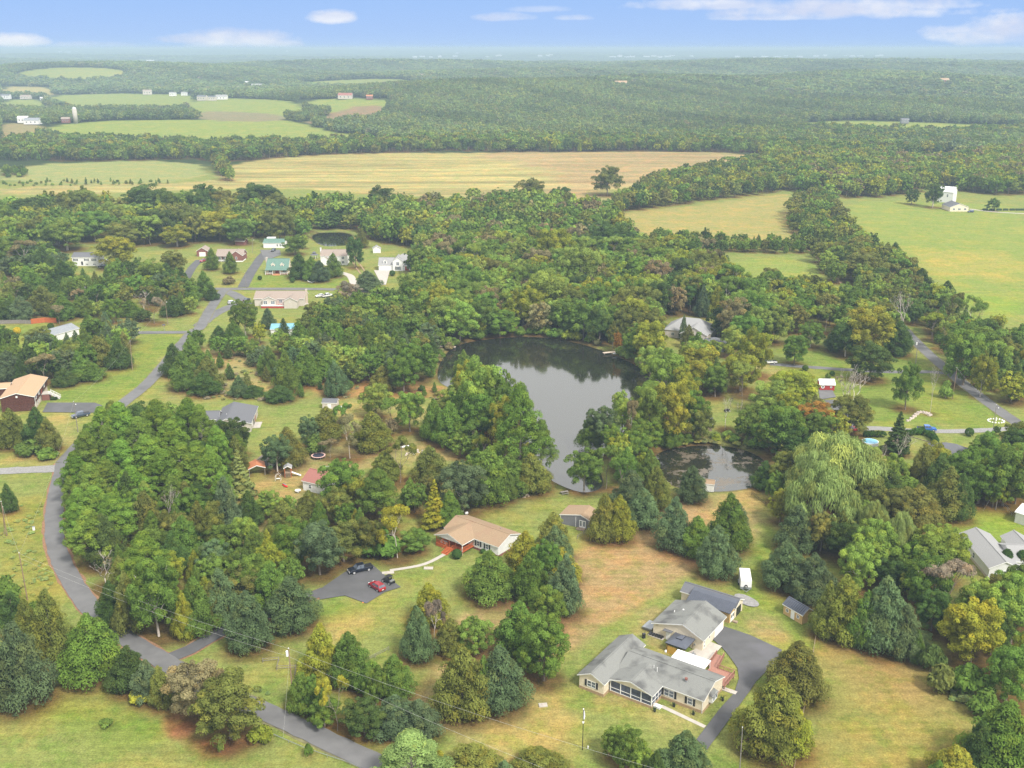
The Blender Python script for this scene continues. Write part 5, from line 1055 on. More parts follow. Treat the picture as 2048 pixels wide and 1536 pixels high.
panel(h7, b7, 'F', 4.9, 6.0-1.0, .6, .6, 'trim', 'gable_vent', .12); panel(h7, (-10.3,.2,-.2,21.3), 'F', 8.3, .1, 1.3, 1.9, 'trim'); panel(h7, b7, 'R', 11.0, 2.5, 1, 2.0, 'doorred')
MB().box(.05, 10.5, 2.2, 2.6, 14.0, 2.35).build('landing', 'concrete', h7); MB().box(.1,10.6,0,2.5,13.9,2.19).build('landing_base', 'brick', h7)
for i in range(9): MB().box(2.6+i*.35, 11.0, 1.95-i*.24, 2.95+i*.35, 13.2, 2.1-i*.24).build('step', 'concrete', h7)
railing(h7, [(2.5,10.6,2.35),(2.5,11.0,2.35)], 'trim'); railing(h7, [(2.6,11.0,2.1),(5.8,11.0,.0)], 'trim', 1.0); railing(h7, [(2.6,13.2,2.1),(5.8,13.2,.0)], 'trim', 1.0); pipe(h7, .35, .05, .2, 4.6, .07, 'trim', 'downspout')

# tan ranch with gables, upper left middle
O8 = flat(576, 617); h8 = empty('house', (O8[0]-3, O8[1], 0), 0, 'long tan house with two front gables and red deck skirting', 'house')
b8 = (-14, 5.0, 9.6, 16, 3.6, 'x', 2.4, .4); block(h8, b8, 'siding_beige', 'shingle_brown'); b8a = (-9.5, 2.2, -3.2, 10, 3.6, 'y', 1.5, .35); block(h8, b8a, 'siding_beige', 'shingle_brown'); b8b = (1.2, 0, 7.4, 10, 3.6, 'y', 1.6, .35); block(h8, b8b, 'siding_beige', 'shingle_brown')
MB().box(-10, .6, 0, 1.1, 4.9, 1.0).build('deck_skirt', mat('red_skirt', (.33,.04,.03)), h8); MB().box(-10, .5, 1.0, 1.1, 2.1, 1.12).build('deck', 'trim', h8); railing(h8, [(-10,.55,1.12),(1.1,.55,1.12)], 'trim', .9)
window(h8, b8a, 'F', .4, 1.4, 1.9, 1.8); window(h8, b8a, 'F', 4.0, 1.4, 1.9, 1.8); window(h8, b8b, 'F', 2.6, 2.9, .5, .5, grid=False); window(h8, b8, 'F', 11.8, 1.6, 1.6, 1.5); chimney(h8, 9.65, 10, 10.5, 11.2, 0, 6.9, 'block')
pt = flat(575, 604); fp = (pt[0]+8.0-2, pt[1]-1)
def px_empty(name, x, y, yaw, lab, cat, grp=None, z=0): X, Y, Z = at(x, y); return empty(name, (X, Y, Z+z), rad(yaw), lab, cat, grp)
def simple(name, x, y, yaw, lab, w_, d, h, rid, rise, wall, roof, ox=-.5, wins=(), cat='house', ov=.3, door=None, ro=.5):
    o = px_empty(name, x, y, yaw, lab, cat); b = (ox*w_, 0, (1+ox)*w_, d, h, rid, rise, ov, 0, ro); block(o, b, wall, roof)
    for q in wins: window(o, b, *q)
    if door: panel(o, b, *door)
    return o, b
# blue roofed barn, small shelter
simple('barn', 575, 672, 4, 'low barn under bright sky blue metal roof among trees', 14, 9, 3.0, 'x', 1.2, 'siding_white', 'metal_sky', wins=(('F',2,1,1,1),), cat='barn')
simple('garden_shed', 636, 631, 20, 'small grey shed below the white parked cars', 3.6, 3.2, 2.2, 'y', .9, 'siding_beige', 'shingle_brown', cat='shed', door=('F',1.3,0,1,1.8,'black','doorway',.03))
# green roofed cape house
h9, b9 = simple('house', 555, 548, 0, 'white cape house with green metal roof and two dormers', 12, 10, 2.9, 'x', 4.6, 'siding_cream', 'metal_green', ov=.3)
for u in (2.6, 7.6):
    d = h9; block(d, (-6+u, 1.2, -6+u+2.0, 4.4, 1.5, 'y', .9, .18, 3.6), 'siding_cream', 'metal_green'); window(d, (-6+u, 1.2, -6+u+2.0, 4.4), 'F', .5, 4.0, 1.0, 1.0)
    del d
MB().box(-6.1,-2.4,.3,6.1,-.05,.42).build('porch_floor', 'porch', h9); MB().hexa([(-6.3,-2.7,2.55),(6.3,-2.7,2.55),(6.3,0,2.98),(-6.3,0,2.98)], [(-6.3,-2.7,2.7),(6.3,-2.7,2.7),(6.3,0,3.15),(-6.3,0,3.15)]).build('porch_roof', 'metal_green', h9)
for x_ in (-6,-2.1,2.1,6): post(h9, x_, -2.3, 0, 2.6, 'trim', .22)
railing(h9, [(-6,-2.3,.42),(-2.1,-2.3,.42)], 'trim', .85); railing(h9, [(2.1,-2.3,.42),(6,-2.3,.42)], 'trim', .85); panel(h9, b9, 'F', 4.9, .42, 2.0, 2.1, 'doorred'); window(h9, b9, 'F', 1.2, .8, 2, 1.6); window(h9, b9, 'F', 8.8, .8, 2, 1.6); chimney(h9, -6.9, 4, -6.02, 5.6, 0, 8.2, 'block')
for i in range(4): MB().box(-2.0, -2.75-i*.35, .02, 2.0, -2.42-i*.35, .3-i*.07).build('step', 'porch', h9)
h10, b10 = simple('garage', 548, 496, 0, 'white garage with green metal roof behind cape house', 13, 9, 3.0, 'x', 1.8, 'siding_white', 'metal_green', cat='garage', wins=(('F',8.2,1,1,1.4),('F',10,1,1,1.4))); MB().box(-6.3, 9.2, 0, -1, 12, 4.9).build('rear_block', 'siding_white', h10)
# white house with gables and gazebo
h11, b11 = simple('house', 668, 530, 0, 'white two storey house with brown roof half behind trees', 15, 9, 5.2, 'x', 2.8, 'siding_white', 'shingle_brown', wins=(('F',12,3.4,1.6,1.4),('F',12,.9,1.6,1.4),('F',9.6,.9,1,1.4)), ov=.3); block(h11, (-2.6, -1.6, 1.8, 5, 5.0, 'y', 2.3, .25), 'siding_white', 'shingle_brown'); block(h11, (-7.2, -1.3, -3.4, 4, 3.6, 'y', 1.9, .25), 'siding_white', 'shingle_brown'); chimney(h11, -8.2, 3.5, -7.52, 4.8, 0, 9.3, 'siding_white'); window(h11, (-2.6,-1.6,1.8,5), 'F', 1.4, 3.2, 1.4, 1.4)
o = px_empty('gazebo', 629, 517, 0, 'two tiered grey hexagonal gazebo left of white house', 'gazebo')
for i in range(6): a = i*math.pi/3; post(o, 2*math.cos(a), 2*math.sin(a), 0, 2.3, 'trim', .15)
def cone6(root, r0, r1, z0, z1, m_, name): b = MB(); b.hexa([(r0*math.cos(i*math.pi/3), r0*math.sin(i*math.pi/3), z0) for i in range(6)], [(r1*math.cos(i*math.pi/3), r1*math.sin(i*math.pi/3), z1) for i in range(6)]); b.build(name, m_, root)
cone6(o, 2.6, 1.0, 2.3, 3.1, 'shingle_dark', 'roof'); cone6(o, 1.0, 1.0, 3.1, 3.5, 'black', 'lantern'); cone6(o, 1.4, .1, 3.5, 4.3, 'shingle_dark', 'upper_roof')
# white complex-roof house
h12, b12 = simple('house', 772, 541, 0, 'white house with grey hipped roofs and pale concrete drive', 8.0, 9, 3.0, 'x', 3.3, 'siding_white', 'shingle_gray' if False else 'shingle_pale')
garage_door(h12, b12, 'F', .5, 0, 6.6, 2.3); d = h12; block(d, (-1.4, .8, .8, 4, 1.7, 'y', 1.0, .2, 3.5), 'siding_white', 'shingle_pale'); window(d, (-1.4,.8,.8,4), 'F', .5, 3.9, 1.1, 1.3)
block(h12, (4.0, -1.2, 9.6, 6.0, 5.4, 'y', 2.5, .3), 'siding_white', 'shingle_pale'); block(h12, (4.2, 1.0, 15.0, 10.5, 5.0, 'hip', 3.4, .4), 'siding_white', 'shingle_pale'); block(h12, (9.7, -.4, 19.0, 9, 2.9, 'hip', 2.6, .4), 'siding_white', 'shingle_pale')
window(h12, (4.0,-1.2,9.6,6), 'F', 2.0, 3.2, 1.6, 1.8); window(h12, (4.0,-1.2,9.6,6), 'F', 1.8, .6, 2.0, 1.9, True); window(h12, (4.2,1.0,15,10.5), 'F', 6.4, 3.6, 1.2, 1.0); panel(h12, (9.7,-.4,19,9), 'F', 1.0, .1, 2.2, 2.3, 'doorred')
for u in (4.4, 6.4, 8.2): window(h12, (9.7,-.4,19,9), 'F', u, .7, .8, 1.7, 'siding_gray')
simple('garden_shed', 754, 506, 10, 'little white shed with grey roof behind white hipped house', 4.6, 4, 2.6, 'y', 1.4, 'siding_white', 'shingle_pale', cat='shed', door=('F',1.0,0,1.2,1.9,'trim'))
# split level, upper left
h13, b13 = simple('house', 172, 532, 0, 'white split level house with dark grey roof and shutters', 15, 8.5, 5.0, 'x', 1.9, 'siding_white', 'shingle_dark', wins=(('F',1.2,2.9,1.6,1.3,True),('F',7.4,2.9,1.6,1.3,True),('F',11.6,2.9,1.6,1.3,True),('F',7.4,.6,1.6,.8),('F',11.6,.6,1.6,.8)), door=('F',5.0,.6,1,2.0,'black'))
simple('house', 278, 548, -20, 'small white house with brown roof behind lime tree', 9, 8, 3, 'y', 2.0, 'siding_white', 'shingle_brown', wins=(('F',2,1,1,1.2),))
simple('house', 80, 590, 8, 'low house with orange tan roof among dark cedars at left', 13, 9, 2.8, 'hip', 2.2, 'siding_white', 'shingle_sand', wins=(('F',3,1,1.2,1.2),('F',8,1,1.2,1.2)))
simple('house', 100, 478+12, 20, 'small grey roofed house deep in left woods', 11, 8, 3, 'x', 2.0, 'siding_beige', 'shingle_brown', wins=(('F',2,1,1,1.2),))
simple('house', 128, 678, 62, 'long low house with pale silver metal roof among cedars', 16, 9, 2.8, 'x', 1.6, 'siding_white', 'metal_silver', wins=(('F',3,1,1.2,1.2),))
h14, b14 = simple('house', 460, 522, 0, 'red brick house with brown roof and front gable', 15.5, 9, 3.4, 'x', 2.6, 'brick', 'shingle_brown', wins=(('F',1.2,1,1.6,1.5),('F',3.9,1,1,1.5))); b14b = (.8, -2.4, 8.0, 5, 3.6, 'y', 2.6, .25); block(h14, b14b, 'brick', 'shingle_brown', found='trim'); window(h14, b14b, 'F', 3.2, 1.4, 1.0, 1.6)
MB().box(-7.6,-2.2,.3,.7,-.05,.42).build('porch_floor', 'trim', h14); railing(h14, [(-7.5,-2.1,.42),(-2.5,-2.1,.42)], 'trim', .9); [post(h14, x_, -2.1, 0, 3.3, 'trim', .2) for x_ in (-7.5,-4.5,-2.0,.4)]; MB().hexa([(-7.9,-2.5,3.1),(.75,-2.5,3.1),(.75,0,3.5),(-7.9,0,3.5)],[(-7.9,-2.5,3.25),(.75,-2.5,3.25),(.75,0,3.7),(-7.9,0,3.7)]).build('porch_roof', 'shingle_brown', h14)
h15, b15 = simple('garage', 405, 513, 0, 'red brick single garage with white door beside brick house', 6.6, 7.5, 3.2, 'y', 2.0, 'brick', 'shingle_brown', cat='garage'); garage_door(h15, b15, 'F', 1.5, 0, 3.8, 2.6)
simple('shelter', 480, 490, -12, 'small open shelter with brown roof behind brick house', 6.4, 4.5, 2.4, 'x', 1.2, 'brick', 'shingle_brown', cat='shelter')
# right of the pond
h16, b16 = simple('house', 1374, 678, -22, 'wide house with pale grey roof hidden among trees past pond', 20, 13, 3.4, 'hip', 4.4, 'siding_beige', 'shingle_pale', wins=(('F',3,1,1.4,1.3),('F',9,1,1.4,1.3))); block(h16, (-2, -4, 9, 6, 3.4, 'y', 3.0, .35), 'siding_beige', 'shingle_pale')
simple('pool_house', 1425, 702, -20, 'small house with grey hip roof beside blue pool', 9, 8, 2.8, 'hip', 2.0, 'siding_gray', 'shingle_dark', wins=(('F',3,1,1.2,1.2),))
h17, b17 = simple('barn', 1654, 781, -3, 'little red barn with white metal roof beside grey drive', 5.2, 4.2, 2.2, 'x', 1.3, mat('barn_red', (.33,.03,.03), var=.15), 'white_metal', cat='barn', door=None)
# round white sign with a black centre on its wall
MB().tube([(-1.6,-.03,1.4),(-1.6,-.10,1.4)], .62, 20).build('round_sign', 'trim', h17); MB().tube([(-1.6,-.10,1.4),(-1.6,-.12,1.4)], .32, 16).build('sign_centre', 'black', h17); window(h17, b17, 'F', 3.6, 1.0, .7, .6)
rdk = px_empty('deck_stairs', 1572, 797, -45, 'red wooden deck stairs half hidden by yellow green trees', 'stairs'); MB().box(-3,0,2.4,3,2.6,2.55).build('deck', 'redwood', rdk); railing(rdk, [(-3,0,2.55),(3,0,2.55)], 'redwood', 1.0)
for i in range(9): MB().box(3+i*.3, .2, 2.2-i*.26, 3.3+i*.3, 1.6, 2.3-i*.26).build('step', 'redwood', rdk)
for x_ in (-2.9,0,2.9): post(rdk, x_, .1, 0, 2.4, 'redwood', .18)
h18, b18 = simple('house', 1893, 935, -28, 'house with dark hip roof behind cedars at right', 13, 10, 2.9, 'hip', 3.1, 'siding_beige', 'shingle_dark', wins=(('F',3,1,1.2,1.2),))
simple('playhouse', 1804, 885, 30, 'tiny grey roofed brick coloured shed behind spruce', 2.4, 2.4, 1.9, 'y', 1.1, 'block', 'shingle_dark', cat='shed')
simple('garden_shed', 1410, 862, -4, 'brown shed with blue grey roof above small pond', 4.4, 3.6, 2.6, 'x', 1.3, 'wood', 'shingle_dark', cat='shed')
# white house right edge: frame x to the right, origin near its left wall
h19 = empty('house', (111.3, 213.0, 0), rad(-2), 'white house with pale grey cross gabled roof at right edge', 'house')
block(h19, (0, 0, 7.0, 17.5, 3.0, 'y', 1.6, .35), 'siding_white', 'shingle_pale', found='block'); block(h19, (7.05, 3.5, 30, 12.5, 3.0, 'x', 1.9, .35), 'siding_white', 'shingle_pale'); block(h19, (9.6, 9.0, 15.2, 16.5, 3.0, 'y', 1.5, .3), 'siding_white', 'shingle_pale'); block(h19, (16.5, 9, 23, 18, 3.0, 'y', 1.7, .3), 'siding_white', 'shingle_pale')
block(h19, (12.6, -1.5, 18.4, 5, 3.0, 'y', 1.6, .35), None, 'shingle_pale'); MB().hexa([(12.6,-1.5,2.95),(18.4,-1.5,2.95),(15.5,-1.5,4.5)], [(12.6,-1.4,2.95),(18.4,-1.4,2.95),(15.5,-1.4,4.5)]).build('gable', 'trim', h19)
for x_ in (12.8, 14.9, 18.2): post(h19, x_, -1.3, 0, 2.95, 'trim', .24)
MB().box(12.3,-1.8,0,18.6,3.4,.3).build('porch_floor', 'concrete', h19); window(h19, (7.05,3.5,30,12.5), 'F', 6.8, .9, 1.4, 1.5); panel(h19, (7.05,3.5,30,12.5), 'F', 8.8, .3, 1.1, 2.1, 'black'); window(h19, (0,0,7,17.5), 'F', 2.5, .9, 1.6, 1.4); window(h19, (0,0,7,17.5), 'L', 8, .9, 1.2, 1.4)
wp_ = flat(2032, 1048); h20 = empty('garage', (wp_[0], wp_[1]+1, 0), rad(-50), 'white outbuilding with white roof cut by right frame edge', 'garage'); b20 = (0,0,9,7,2.9,'x',1.2,.25); block(h20, b20, 'siding_white', 'white_metal'); window(h20, b20, 'F', 2.4, 1.2, .9, 1.1)
# play yard
simple('playhouse', 531, 932, -12, 'white shed with brown roof and grey double door near playset', 4.6, 3.6, 1.9, 'y', 1.3, 'siding_white', 'shingle_brown', cat='shed', door=('F',1.2,0,2.1,1.7,'siding_gray'))
h21, b21 = simple('house', 627, 985, -28, 'small white house with reddish brown roof by the play yard', 8, 7.4, 2.9, 'x', 2.1, 'siding_white', 'shingle_red', ox=-.45, wins=(('F',2,1,1,1.2),('L',2.4,1,1.2,1.3)))
h22, b22 = simple('shelter', 515, 952, 18, 'open shelter with rusty orange roof left of playset', 4.6, 4.4, 2.3, 'y', .9, None, 'rust_roof', cat='shelter', ov=.2); [post(h22, x_, y_, 0, 2.3, 'oldwood', .15) for x_ in (-2.2,2.2) for y_ in (.1,4.3)]
# mini shed with ribbed roof, right of the drive
wq = flat(1588, 1240); h23 = empty('garden_shed', (wq[0], wq[1], 0), rad(-58), 'tiny tan shed with dark ribbed metal roof under cedars', 'shed'); b23 = (-3.2, 0, 2.2, 3.2, 2.3, 'x', 1.1, .25); block(h23, b23, 'siding_tan', 'metal_blue'); panel(h23, b23, 'F', 2.2, .05, 1.0, 1.9, 'trim')
for i in range(11):
    x_ = -3.3 + i*.52; MB().beam((x_,-.25,2.50),(x_,1.6,3.70),.06,.14).build('roof_rib', 'metal_blue', h23)
window(h23, b23, 'F', .7, .9, .8, .8); window(h23, b23, 'F', 3.8, .9, .8, .8)
# far houses
FH = [(63,250,22,'white farmhouse with grey roof beyond the hill field',0,'siding_white','metal_silver'),(46,247,16,'low white barn beside white farmhouse',0,'siding_white','white_metal'),(132,247,12,'small red brick coloured barn beside white silo',10,'brick','shingle_brown'),
 (268,236,18,'grey roofed house behind the hill crest',0,'siding_white','shingle_dark'),(295,190,22,'tall tan house on pasture far left',15,'siding_beige','shingle_brown'),(345,193,16,'white bungalow right of tall tan house',0,'siding_white','shingle_pale'),(368,192,14,'low house between bungalow and dark roofed row',0,'siding_white','shingle_pale'),
 (403,202,20,'first grey house of far estate row',-8,'siding_beige','shingle_dark'),(424,202,16,'middle grey house of far estate row',0,'siding_beige','shingle_dark'),(442,200,24,'large grey house ending far estate row',0,'siding_white','shingle_pale'),(515,178,30,'large white house high on far wooded slope',10,'siding_white','shingle_pale'),
 (495,172,20,'white flat topped house above far estate',0,'siding_white','white_metal'),(530,183,20,'beige house right below the large white house',0,'siding_beige','shingle_brown'),(470,163,14,'pale house on far tree line',0,'siding_white','shingle_pale'),(345,166,14,'white house lost in far left forest',0,'siding_white','shingle_pale'),
 (690,199,26,'long reddish roofed barn on far green field',0,'siding_beige','shingle_red'),(739,200,12,'small red shed right of the long reddish barn',0,'brick','rust_roof'),(10,199,22,'pale house on far left field edge',0,'siding_white','shingle_dark'),(50,199,24,'wide beige house on far left field',0,'siding_beige','shingle_brown'),(84,201,9,'little white shed on far left field',0,'siding_white','white_metal'),
 (855,293,14,'white roofed barn peeking out of tree line',0,'siding_white','white_metal'),(843,155,14,'brown tall house in forest centre left',0,'siding_beige','shingle_brown'),(1242,173,26,'cream house in forest above field',0,'siding_cream','shingle_sand'),(1230,208,9,'small bright orange roofed hut in forest',0,'siding_beige','rust_roof'),
 (1888,166,24,'dark red house with pale roof on far ridge at right',0,'brick','shingle_sand'),(1810,248,12,'small dark roofed barn in far meadow',0,'siding_gray','shingle_dark'),(1742,149,10,'white hut in far forest at right',0,'siding_white','white_metal'),(1650,229,8,'tiny white hut by far tree line',0,'siding_white','white_metal')]
for x, y, w_, lab, yaw, wl, rf in FH:
    X, Y, Z = at(x, y); q = w_
    o = empty('far_house', (X, Y, Z + 1), rad(yaw), lab, 'house'); d = q * .55; b = (-q/2, 0, q/2, d, q*.24 + (3 if q < 24 and y < 250 else 0), 'x', q*.16, .3); block(o, b, wl, rf)
    for i in range(3): window(o, b, 'F', q*(.14+.28*i), b[4]*.4, q*.1, b[4]*.35, grid=False)
si = px_empty('silo', 152, 247, 0, 'tall white silo beside red barn beyond hill field', 'silo'); MB().tube([(0,0,0),(0,0,21)], 3.2, 16).build('silo_wall', 'concrete', si, smooth=True); MB().tube([(0,0,21),(0,0,22.6),(0,0,23.6)], [3.2,2.4,.4], 16).build('dome', 'white_metal', si, smooth=True)
NT = 0
TOWN = [(120,107),(136,108),(152,107),(300,130),(575,106),(830,119),(845,118),(862,119),(880,118),(910,117),(915,110),(997,116),(975,118),(1080,117),(1095,116),(1102,114),(1225,119),(1240,117),(1255,119),(1265,118),(1293,118),(1308,117),(1320,119),(1335,118),(1345,116),(1383,117),(1475,118),(1510,119),(1530,118),(1555,118),(1572,116),(1600,118),(1632,117),(1650,116),(1692,115),(1705,117),(1722,117),(1755,117),(1762,115)]
base_t = None
for i, (x, y) in enumerate(TOWN):
    X, Y, Z = at(x, y); q = R.uniform(26, 60); hh = R.uniform(7, 12)
    if base_t is None:
        base_t = empty('town_building', (0,0,0), 0, 'x', 'building', 'pale buildings of the town on the horizon'); b = (-.5, 0, .5, .5, .72, 'x', .28, .02); block(base_t, b, 'trim', 'white_metal'); for_dup = base_t; t_ = base_t
    else: t_ = dup(base_t, (0,0,0), 0, '')
    t_.location = (X, Y, Z + 16); t_.scale = (q, q, hh); t_.rotation_euler = (0, 0, R.uniform(-.3, .3)); t_['label'] = 'small pale building of the distant town strip below the horizon'
# farm on the right
simple('barn', 1889, 405, -35, 'tall white barn with brick chimney behind yellow house', 12, 12, 8.5, 'x', 3.5, 'siding_white', 'white_metal', cat='barn', wins=(('F',3,4.5,1.3,2.2),('F',7,4.5,1.3,2.2),('R',3,4.5,1.3,2.2),('R',7,4.5,1.3,2.2)))
h24, b24 = simple('house', 1918, 423, 0, 'pale yellow farmhouse with grey roof on open green field', 14, 16, 3.2, 'y', 2.6, 'siding_cream', 'shingle_dark', wins=(('F',2,1,1.8,1.5),('F',6,1,2.2,1.5),('F',10.5,1,1.8,1.5)), ro=.5)

# ------------------------------------------------------------------ VEHICLES
def wheel(root, x, y, r, side, wd=.24):
    t = MB().tube([(x, y-wd/2, r), (x, y+wd/2, r)], r, 14).build('wheel', 'tyre', root)
    MB().tube([(x, y+side*(wd/2-.02), r), (x, y+side*(wd/2+.02), r)], r*.64, 12).build('rim', 'chrome', t)
def car(kind, p, yaw, col, name, lab, cat, group=None, extra=None):
    """x forward, built about its centre; kind: suv, sedan, pickup"""
    root = empty(name, (p[0], p[1], (p[2] if len(p) > 2 else 0) + .12), rad(yaw), lab, cat, group)
    Lh = {'suv': 2.3, 'sedan': 2.35, 'pickup': 2.95}[kind]; W_ = .93 if kind != 'pickup' else 1.0
    def shell(prof, w0, name, m_, inset=0, bev=.06):
        b = MB(); b.hexa([(x, -w0, z) for x, z in prof], [(x, w0, z) for x, z in prof]); o = b.build(name, m_, root, bevel=bev); return o
    pm = paint(col[0], col[1]) if isinstance(col, tuple) else col
    if kind == 'suv': body = [(-2.3,.35),(-2.32,.95),(-2.2,1.12),(-1.0,1.13),(.95,1.08),(2.0,.95),(2.28,.78),(2.3,.35)]; cab = [(-2.15,1.12),(-1.85,1.60),(-1.5,1.70),(.15,1.70),(1.05,1.09)]
    elif kind == 'sedan': body = [(-2.35,.3),(-2.35,.85),(-2.2,1.0),(-1.0,.98),(.95,.95),(2.1,.82),(2.33,.65),(2.35,.3)]; cab = [(-1.9,.99),(-1.2,1.38),(-.9,1.45),(.1,1.45),(1.0,.95)]
    else: body = [(-2.95,.5),(-2.95,1.12),(-.85,1.12),(1.3,1.16),(2.6,1.08),(2.9,.95),(2.92,.5)]; cab = [(-.95,1.12),(-.85,1.80),(-.5,1.88),(.75,1.88),(1.45,1.15)]
    bo = shell(body, W_, 'body', pm, bev=.09); n = len(cab)
    # cabin narrower at the roof: glass body plus painted roof
    def cabin(s0, s1, zlo, zhi, m_, nm, par):
        zr = max(z for x, z in cab); zb = min(z for x, z in cab); b = MB()
        L_, R_ = [], []
        for x, z in cab:
            t = (z - zb) / (zr - zb); w_ = s0 + (s1 - s0) * t; L_.append((x, -w_, z)); R_.append((x, w_, z))
        b.hexa(L_, R_); return b.build(nm, m_, par, bevel=.04)
    cabin(W_*.93, W_*.74, 0, 0, 'glass', 'windows', root)
    zr = max(z for x, z in cab); xs = sorted(x for x, z in cab if z > zr - .12)
    MB().hexa([(xs[0]-.05,-W_*.76,zr-.03),(xs[-1]+.08,-W_*.76,zr-.03),(xs[-1]+.08,W_*.76,zr-.03),(xs[0]-.05,W_*.76,zr-.03)], [(xs[0],-W_*.72,zr+.03),(xs[-1],-W_*.72,zr+.03),(xs[-1],W_*.72,zr+.03),(xs[0],W_*.72,zr+.03)]).build('roof', pm, root)
    xf = [c for c in cab][-1]; 
    for s in (-1, 1):
        pl = MB(); pl.beam((cab[-2][0], s*W_*.76, zr-.02), (cab[-1][0], s*W_*.94, cab[-1][1]+.02), .07, .07); pl.beam((cab[1][0]+.1, s*W_*.77, zr-.08), (cab[0][0]+.15, s*W_*.94, cab[0][1]), .14, .1); pl.beam((-.4 if kind != 'pickup' else .15, s*W_*.77, zr-.03), (-.4 if kind != 'pickup' else .15, s*W_*.95, cab[-1][1]), .08, .05); pl.build('pillar', pm, root)
    if kind == 'pickup':
        MB().box(-2.85, -.85, 1.121, -1.0, .85, 1.15).build('bed', 'black', root); 
    r = .36 if kind != 'pickup' else .42
    for x in (-Lh*.6, Lh*.63):
        for s in (-1, 1): wheel(root, x, s*(W_-.08), r - .0, s)
    for s in (-1, 1):
        MB().box(Lh-.14, s*.62-.2, .68, Lh+.015, s*.62+.2, .84).build('headlight', 'lampglass', root); MB().box(-Lh-.03, s*.72-.13, .75, -Lh+.1, s*.72+.13, .98).build('taillight', 'redlamp', root)
        MB().box(.75, s*W_-.02 if s > 0 else s*W_-.2, 1.08, .9, s*W_+.2 if s > 0 else s*W_+.02, 1.22).build('mirror', pm, root)
    MB().box(Lh-.06, -.42, .45, Lh+.02, .42, .66).build('grille', 'black', root); MB().box(-Lh-.04, -.25, .55, -Lh+.02, .25, .7).build('licence_plate', 'trim', root)
    if kind == 'pickup': MB().box(Lh-.05,-.9,.5,Lh+.07,.9,.64).build('bumper', 'chrome', root); MB().box(-Lh-.07,-.9,.5,-Lh+.05,.9,.64).build('bumper', 'chrome', root)
    return root
def carpx(kind, x, y, yaw, *a, **k): return car(kind, at(x, y), yaw, *a, **k)
carpx('pickup', 721, 1143, 207, ('black', (.012,.016,.03)), 'pickup_truck', 'black pickup truck parked on drive edge below the trees', 'pickup truck')
carpx('suv', 754, 1178, 133, ('dark_red', (.30,.008,.018)), 'parked_car', 'dark red suv parked beside the black buggy', 'car')
# side by side buggy
X, Y, Z = at(777, 1166); u = empty('utility_vehicle', (X, Y, .1), rad(138), 'black open off road buggy beside the dark red car', 'buggy')
MB().hexa([(-1.5,-.7,.45),(1.5,-.6,.45),(1.5,.6,.45),(-1.5,.7,.45)], [(-1.5,-.7,.85),(1.5,-.45,.8),(1.5,.45,.8),(-1.5,.7,.85)]).build('body', 'black', u, bevel=.05)
c = MB()
for s in (-.68, .68): c.tube([(.75,s,.85),(.35,s*.9,1.85),(-.9,s*.9,1.85),(-1.2,s,.85)], .045, 6)
c.tube([(.35,-.6,1.85),(.35,.6,1.85)], .04, 6); c.tube([(-.9,-.6,1.85),(-.9,.6,1.85)], .04, 6); c.build('roll_cage', 'black', u)
MB().box(-.95,-.62,1.88,.4,.62,1.93).build('roof', 'black', u)
for s in (-.35,.35): MB().box(-.6,s-.25,.85,-.1,s+.25,.98).build('seat', 'tyre', u); MB().box(-.7,s-.25,.99,-.6,s+.25,1.5).build('seat_back', 'tyre', u)
for x_ in (-1.1,1.1):
    for s in (-1,1): wheel(u, x_, s*.72, .38, s, .3)
MB().box(-1.5,-.6,.86,-.95,.6,1.1).build('cargo_box', 'steel', u)
# cargo trailer
X, Y = flat(1491, 1182); X += .45; Y += 3.0; o = empty('cargo_trailer', (X, Y, 0), rad(-8), 'white enclosed cargo trailer with spare wheel parked on grass', 'trailer')
MB().box(-1.25,-3.0,.5,1.25,2.9,2.75).build('box', 'white_metal', o, bevel=.12); MB().box(-1.26,-3.03,.5,1.26,-2.9,1.0).build('stone_guard', 'metal_silver', o)
MB().beam((-.9,-3.0,.5),(0,-4.3,.5),.1,.1).build('drawbar', 'steel', o); MB().beam((.9,-3.0,.5),(0,-4.3,.5),.1,.1).build('drawbar', 'steel', o)
sp = MB().tube([(0,-3.05,1.25),(0,-3.3,1.25)], .36, 14).build('spare_wheel', 'tyre', o); MB().tube([(0,-3.31,1.25),(0,-3.34,1.25)], .2, 12).build('rim', 'chrome', sp)
for s in (-1,1):
    for y_ in (-.4,.5): t = MB().tube([(s*1.3,y_,.36),(s*1.52,y_,.36)], .36, 12).build('wheel', 'tyre', o)
    MB().box(s*1.26 if s > 0 else -1.55, -.9, .78, 1.55 if s > 0 else -1.26, 1.0, .84).build('fender', 'steel', o)
MB().box(-.35,-1,2.76,.35,0,2.9).build('roof_vent', 'trim', o)
carpx('pickup', 162, 834, 220, ('slate_blue', (.05,.07,.12)), 'pickup_truck', 'slate blue pickup on grass beside the small lot', 'pickup truck')
carpx('suv', 406, 524, 250, ('raspberry', (.35,.03,.05)), 'parked_car', 'raspberry red car before the brick garage', 'car')
carpx('suv', 547, 503, 262, ('black', (.012,.016,.03)), 'parked_car', 'black car before the green roofed garage', 'car')
carpx('suv', 465, 608, 30, ('silver', (.45,.46,.48)), 'parked_car', 'silver car on drive left of tan house', 'car'); carpx('sedan', 494, 602, 75, ('charcoal', (.03,.03,.035)), 'parked_car', 'charcoal car against the tan house side', 'car')
carpx('sedan', 640, 594, 215, ('white', (.75,.75,.75)), 'parked_car', 'left white car on the grass right of tan house', 'car'); carpx('pickup', 655, 594, 38, ('white', (.75,.75,.75)), 'pickup_truck', 'right hand white truck on grass beyond tan house', 'pickup truck')
carpx('suv', 268, 664, 180, ('yellow_green', (.38,.45,.12)), 'parked_car', 'yellow green suv at end of side drive', 'car')
